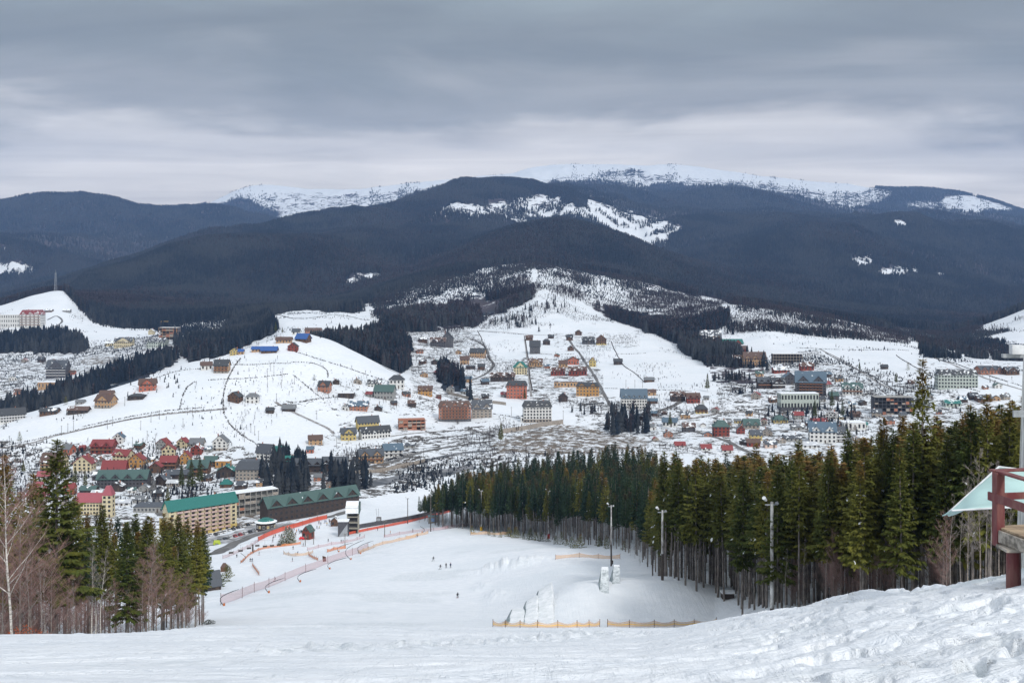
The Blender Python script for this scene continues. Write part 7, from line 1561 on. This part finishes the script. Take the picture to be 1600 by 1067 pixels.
def deck():
    D = 22.0; zf = -(821-HY)/F*D; A = Vector(((1556-CX)/F*D, D, zf)); n = Vector((.17,-.985,0)).normalized(); r = Vector((.985,.17,0)).normalized()
    e = empty('viewing_deck', A+n*2+Vector((0,0,-.3))); o = e.location.copy(); tag(e, 'raised wooden deck corner with maroon railing at the edge of the snow bank', 'deck')
    for i in range(34):                                    # planks run along the deck's side
        a = A+r*(i*.145+.0); q = MB(); v = [a, a+r*.138, a+r*.138+n*6, a+n*6]; u = Vector((0,0,-.045)); q.add([x-o for x in [y+u for y in v]+v], [(0,1,2,3),(7,6,5,4),(0,4,5,1),(1,5,6,2),(2,6,7,3),(3,7,4,0)])
        if i == 0: pl = q
        else: pl.add([x-o for x in [y+u for y in v]+v], [(0,1,2,3),(7,6,5,4),(0,4,5,1),(1,5,6,2),(2,6,7,3),(3,7,4,0)])
    pl.build('floor', PLANK, e)
    quadbox(A-r*.06+Vector((0,0,-.30)), A-r*.06+n*6+Vector((0,0,-.30)), .25, -.05, GREYW, 'side_board', e, o)
    quadbox(A+Vector((0,.05,-.30)), A+r*5+Vector((0,.05,-.30)), .25, .05, GREYW, 'back_board', e, o)
    for k, q in enumerate([A, A+n*3.0, A+r*2.6]):
        quadbox(q-r*.09+Vector((0,0,-.38)), q+r*.09+Vector((0,0,-.38)), 1.47, .17, PAINT, 'railing_post', e, o)
    H = 1.08
    quadbox(A-n*.1+Vector((-.05,0,H)), A+n*6+Vector((-.05,0,H)), .045, -.17, PAINT, 'hand_rail', e, o)
    quadbox(A-r*.1+Vector((0,.12,H+.002)), A+r*5+Vector((0,.12,H+.002)), .045, .16, PAINT, 'hand_rail', e, o)
    quadbox(A-n*.12-r*.11+Vector((0,0,.50)), A+n*6-r*.11+Vector((0,0,.50)), .17, -.05, PAINT, 'middle_rail', e, o)
    quadbox(A+Vector((0,.10,.50)), A+r*5+Vector((0,.10,.50)), .14, .05, PAINT, 'middle_rail', e, o)
    for k, (q, rd) in enumerate([(A+n*.5+r*.05, .145), (A+n*4.4+r*.38, .16)]):
        g = zat(q.x, max(q.y, 8)); b = MB(); b.tube([Vector((q.x, q.y, g-.6))-o, Vector((q.x, q.y, zf-.36))-o], [rd, rd*.95], 14); b.build('support_post', PAINT, e)
    b = MB(); q = A+n*.5+r*.05-o; b.box(q.x-.24, q.y-.24, zf-.36-o.z, q.x+.24, q.y+.24, zf-.31-o.z); b.build('post_cap', GREYW, e)
deck()
TARP = mat('pale_teal_tarpaulin', (.42,.60,.58), .55, .06, .8, .3, bump=.01)
def tarp():
    Dp = 27.0
    def P(px, py, D): return Vector(((px-CX)/F*D, D, -(py-HY)/F*D))
    e = empty('tarpaulin', P(1560,792,Dp)); o = e.location.copy(); b = MB(); n = 16; m_ = 12
    # a lean-to sheet: high ridge corner falling to a low flap, running on out of view
    def top(s): return P(1480+80*s, 803-73*s, 27+1.5*s) if s <= 1 else P(1560+(s-1)*130, 730+(s-1)*16, 28.5)
    def bot(s): return P(1486+70*s, 797-4*s, 25.5) if s <= 1 else P(1556+(s-1)*130, 793-(s-1)*5, 25.5)
    S = [i/n*2 for i in range(n+1)]; vs = []
    for s in S:
        for j in range(m_+1):
            t = j/m_; q = top(s).lerp(bot(s), t); q.z -= .10*math.sin(t*math.pi)*(1+.4*math.sin(s*9)); vs.append(q-o)
    b.v = [tuple(v) for v in vs]; w = m_+1
    for i in range(n):
        for j in range(m_): b.f.append((i*w+j, (i+1)*w+j, (i+1)*w+j+1, i*w+j+1)); b.mi.append(0)
    c = b.build('sheet', TARP, e, smooth=True); md = c.modifiers.new('t', 'SOLIDIFY'); md.thickness = .02
    b = MB(); b.add([P(1472,805,26)-o, P(1489,795,25.6)-o, P(1483,799,25.9)-o, P(1480,803,26.2)-o], [(0,1,2,3)]); f = b.build('flap', TARP, e); md = f.modifiers.new('t', 'SOLIDIFY'); md.thickness = .02
    b = MB(); b.tube([top(s)-o+Vector((0,-.03,.02)) for s in S], .028, 6); b.build('hem', LAMPW, e)
    b = MB(); b.tube([bot(s)-o+Vector((0,-.03,0)) for s in S], .022, 6); b.build('hem', LAMPW, e)
    b = MB()
    for s in S[:9]: q = top(s)-o+Vector((0,-.06,-.10)); b.tube([q, q+Vector((0,-.02,0))], .03, 8)
    b.build('eyelets', DPOLE, e)
    q = P(1640,730,28.5); b = MB(); b.tube([Vector((q.x,q.y,zat(q.x,q.y)))-o, q-o], .06, 6); b.build('support_pole', STEEL, e)
    tag(e, 'pale teal tarpaulin sheet stretched to a point behind the maroon railing', 'tarpaulin')
tarp()
def mast():
    D = 29.0; x = (1610-CX)/F*D; g = zat(x, D); top = -(556-HY)/F*D; e = empty('concrete_mast', (x, D, g)); h = top-g
    m = mat('mast_concrete', (.50,.50,.48), .85, .2, 3, stretch=(3,3,.3), bump=.015, col2=(.30,.30,.29)); b = MB(); w0, w1 = .27, .13
    prof = [(-1,-1),(-.25,-1),(-.2,-.8),(.2,-.8),(.25,-1),(1,-1),(1,1),(.25,1),(.2,.8),(-.2,.8),(-.25,1),(-1,1)]
    n = len(prof); v = [(px*w, py*w, z) for w, z in ((w0,-1),(w0,0),(w1,h)) for px, py in prof]; b.add(v, [(k*n+i, k*n+(i+1) % n, (k+1)*n+(i+1) % n, (k+1)*n+i) for k in range(2) for i in range(n)]+[tuple(range(2*n, 3*n))]); b.build('shaft', m, e)
    b = MB(); b.box(-.5,-.12,h*.72,.5,-.05,h*.75); b.build('bracket', STEEL, e)
    b = MB(); b.box(-.75,-.06,h-.05,.6,.06,h+.05); b.build('crossarm', STEEL, e)
    for xx in (-.42,.35): b = MB(); b.box(xx-.16,-.22,h+.06,xx+.16,-.02,h+.30); b.build('floodlight', LAMPW, e)
    tag(e, 'tall tapering grooved concrete mast with floodlights at the edge of the view', 'mast')
mast()
# ---------------------------------------------------------------- haze
def haze():
    b = MB(); b.box(-13000, -400, -420, 15000, 14420, 1600); me = b.mesh('haze', [])
    m = bpy.data.materials.new('haze'); m.use_nodes = True; t = NT(m.node_tree)
    v = t.n('ShaderNodeVolumePrincipled'); v.inputs['Color'].default_value = (.34,.55,1.0,1); v.inputs['Density'].default_value = HAZE
    v.inputs['Anisotropy'].default_value = 0.0
    o = t.n('ShaderNodeOutputMaterial'); t.l(v.outputs[0], o.inputs['Volume']); me.materials.append(m)
    ob = new_obj('haze', me); ob['kind'] = 'stuff'
HAZE = 5.3e-5
haze()
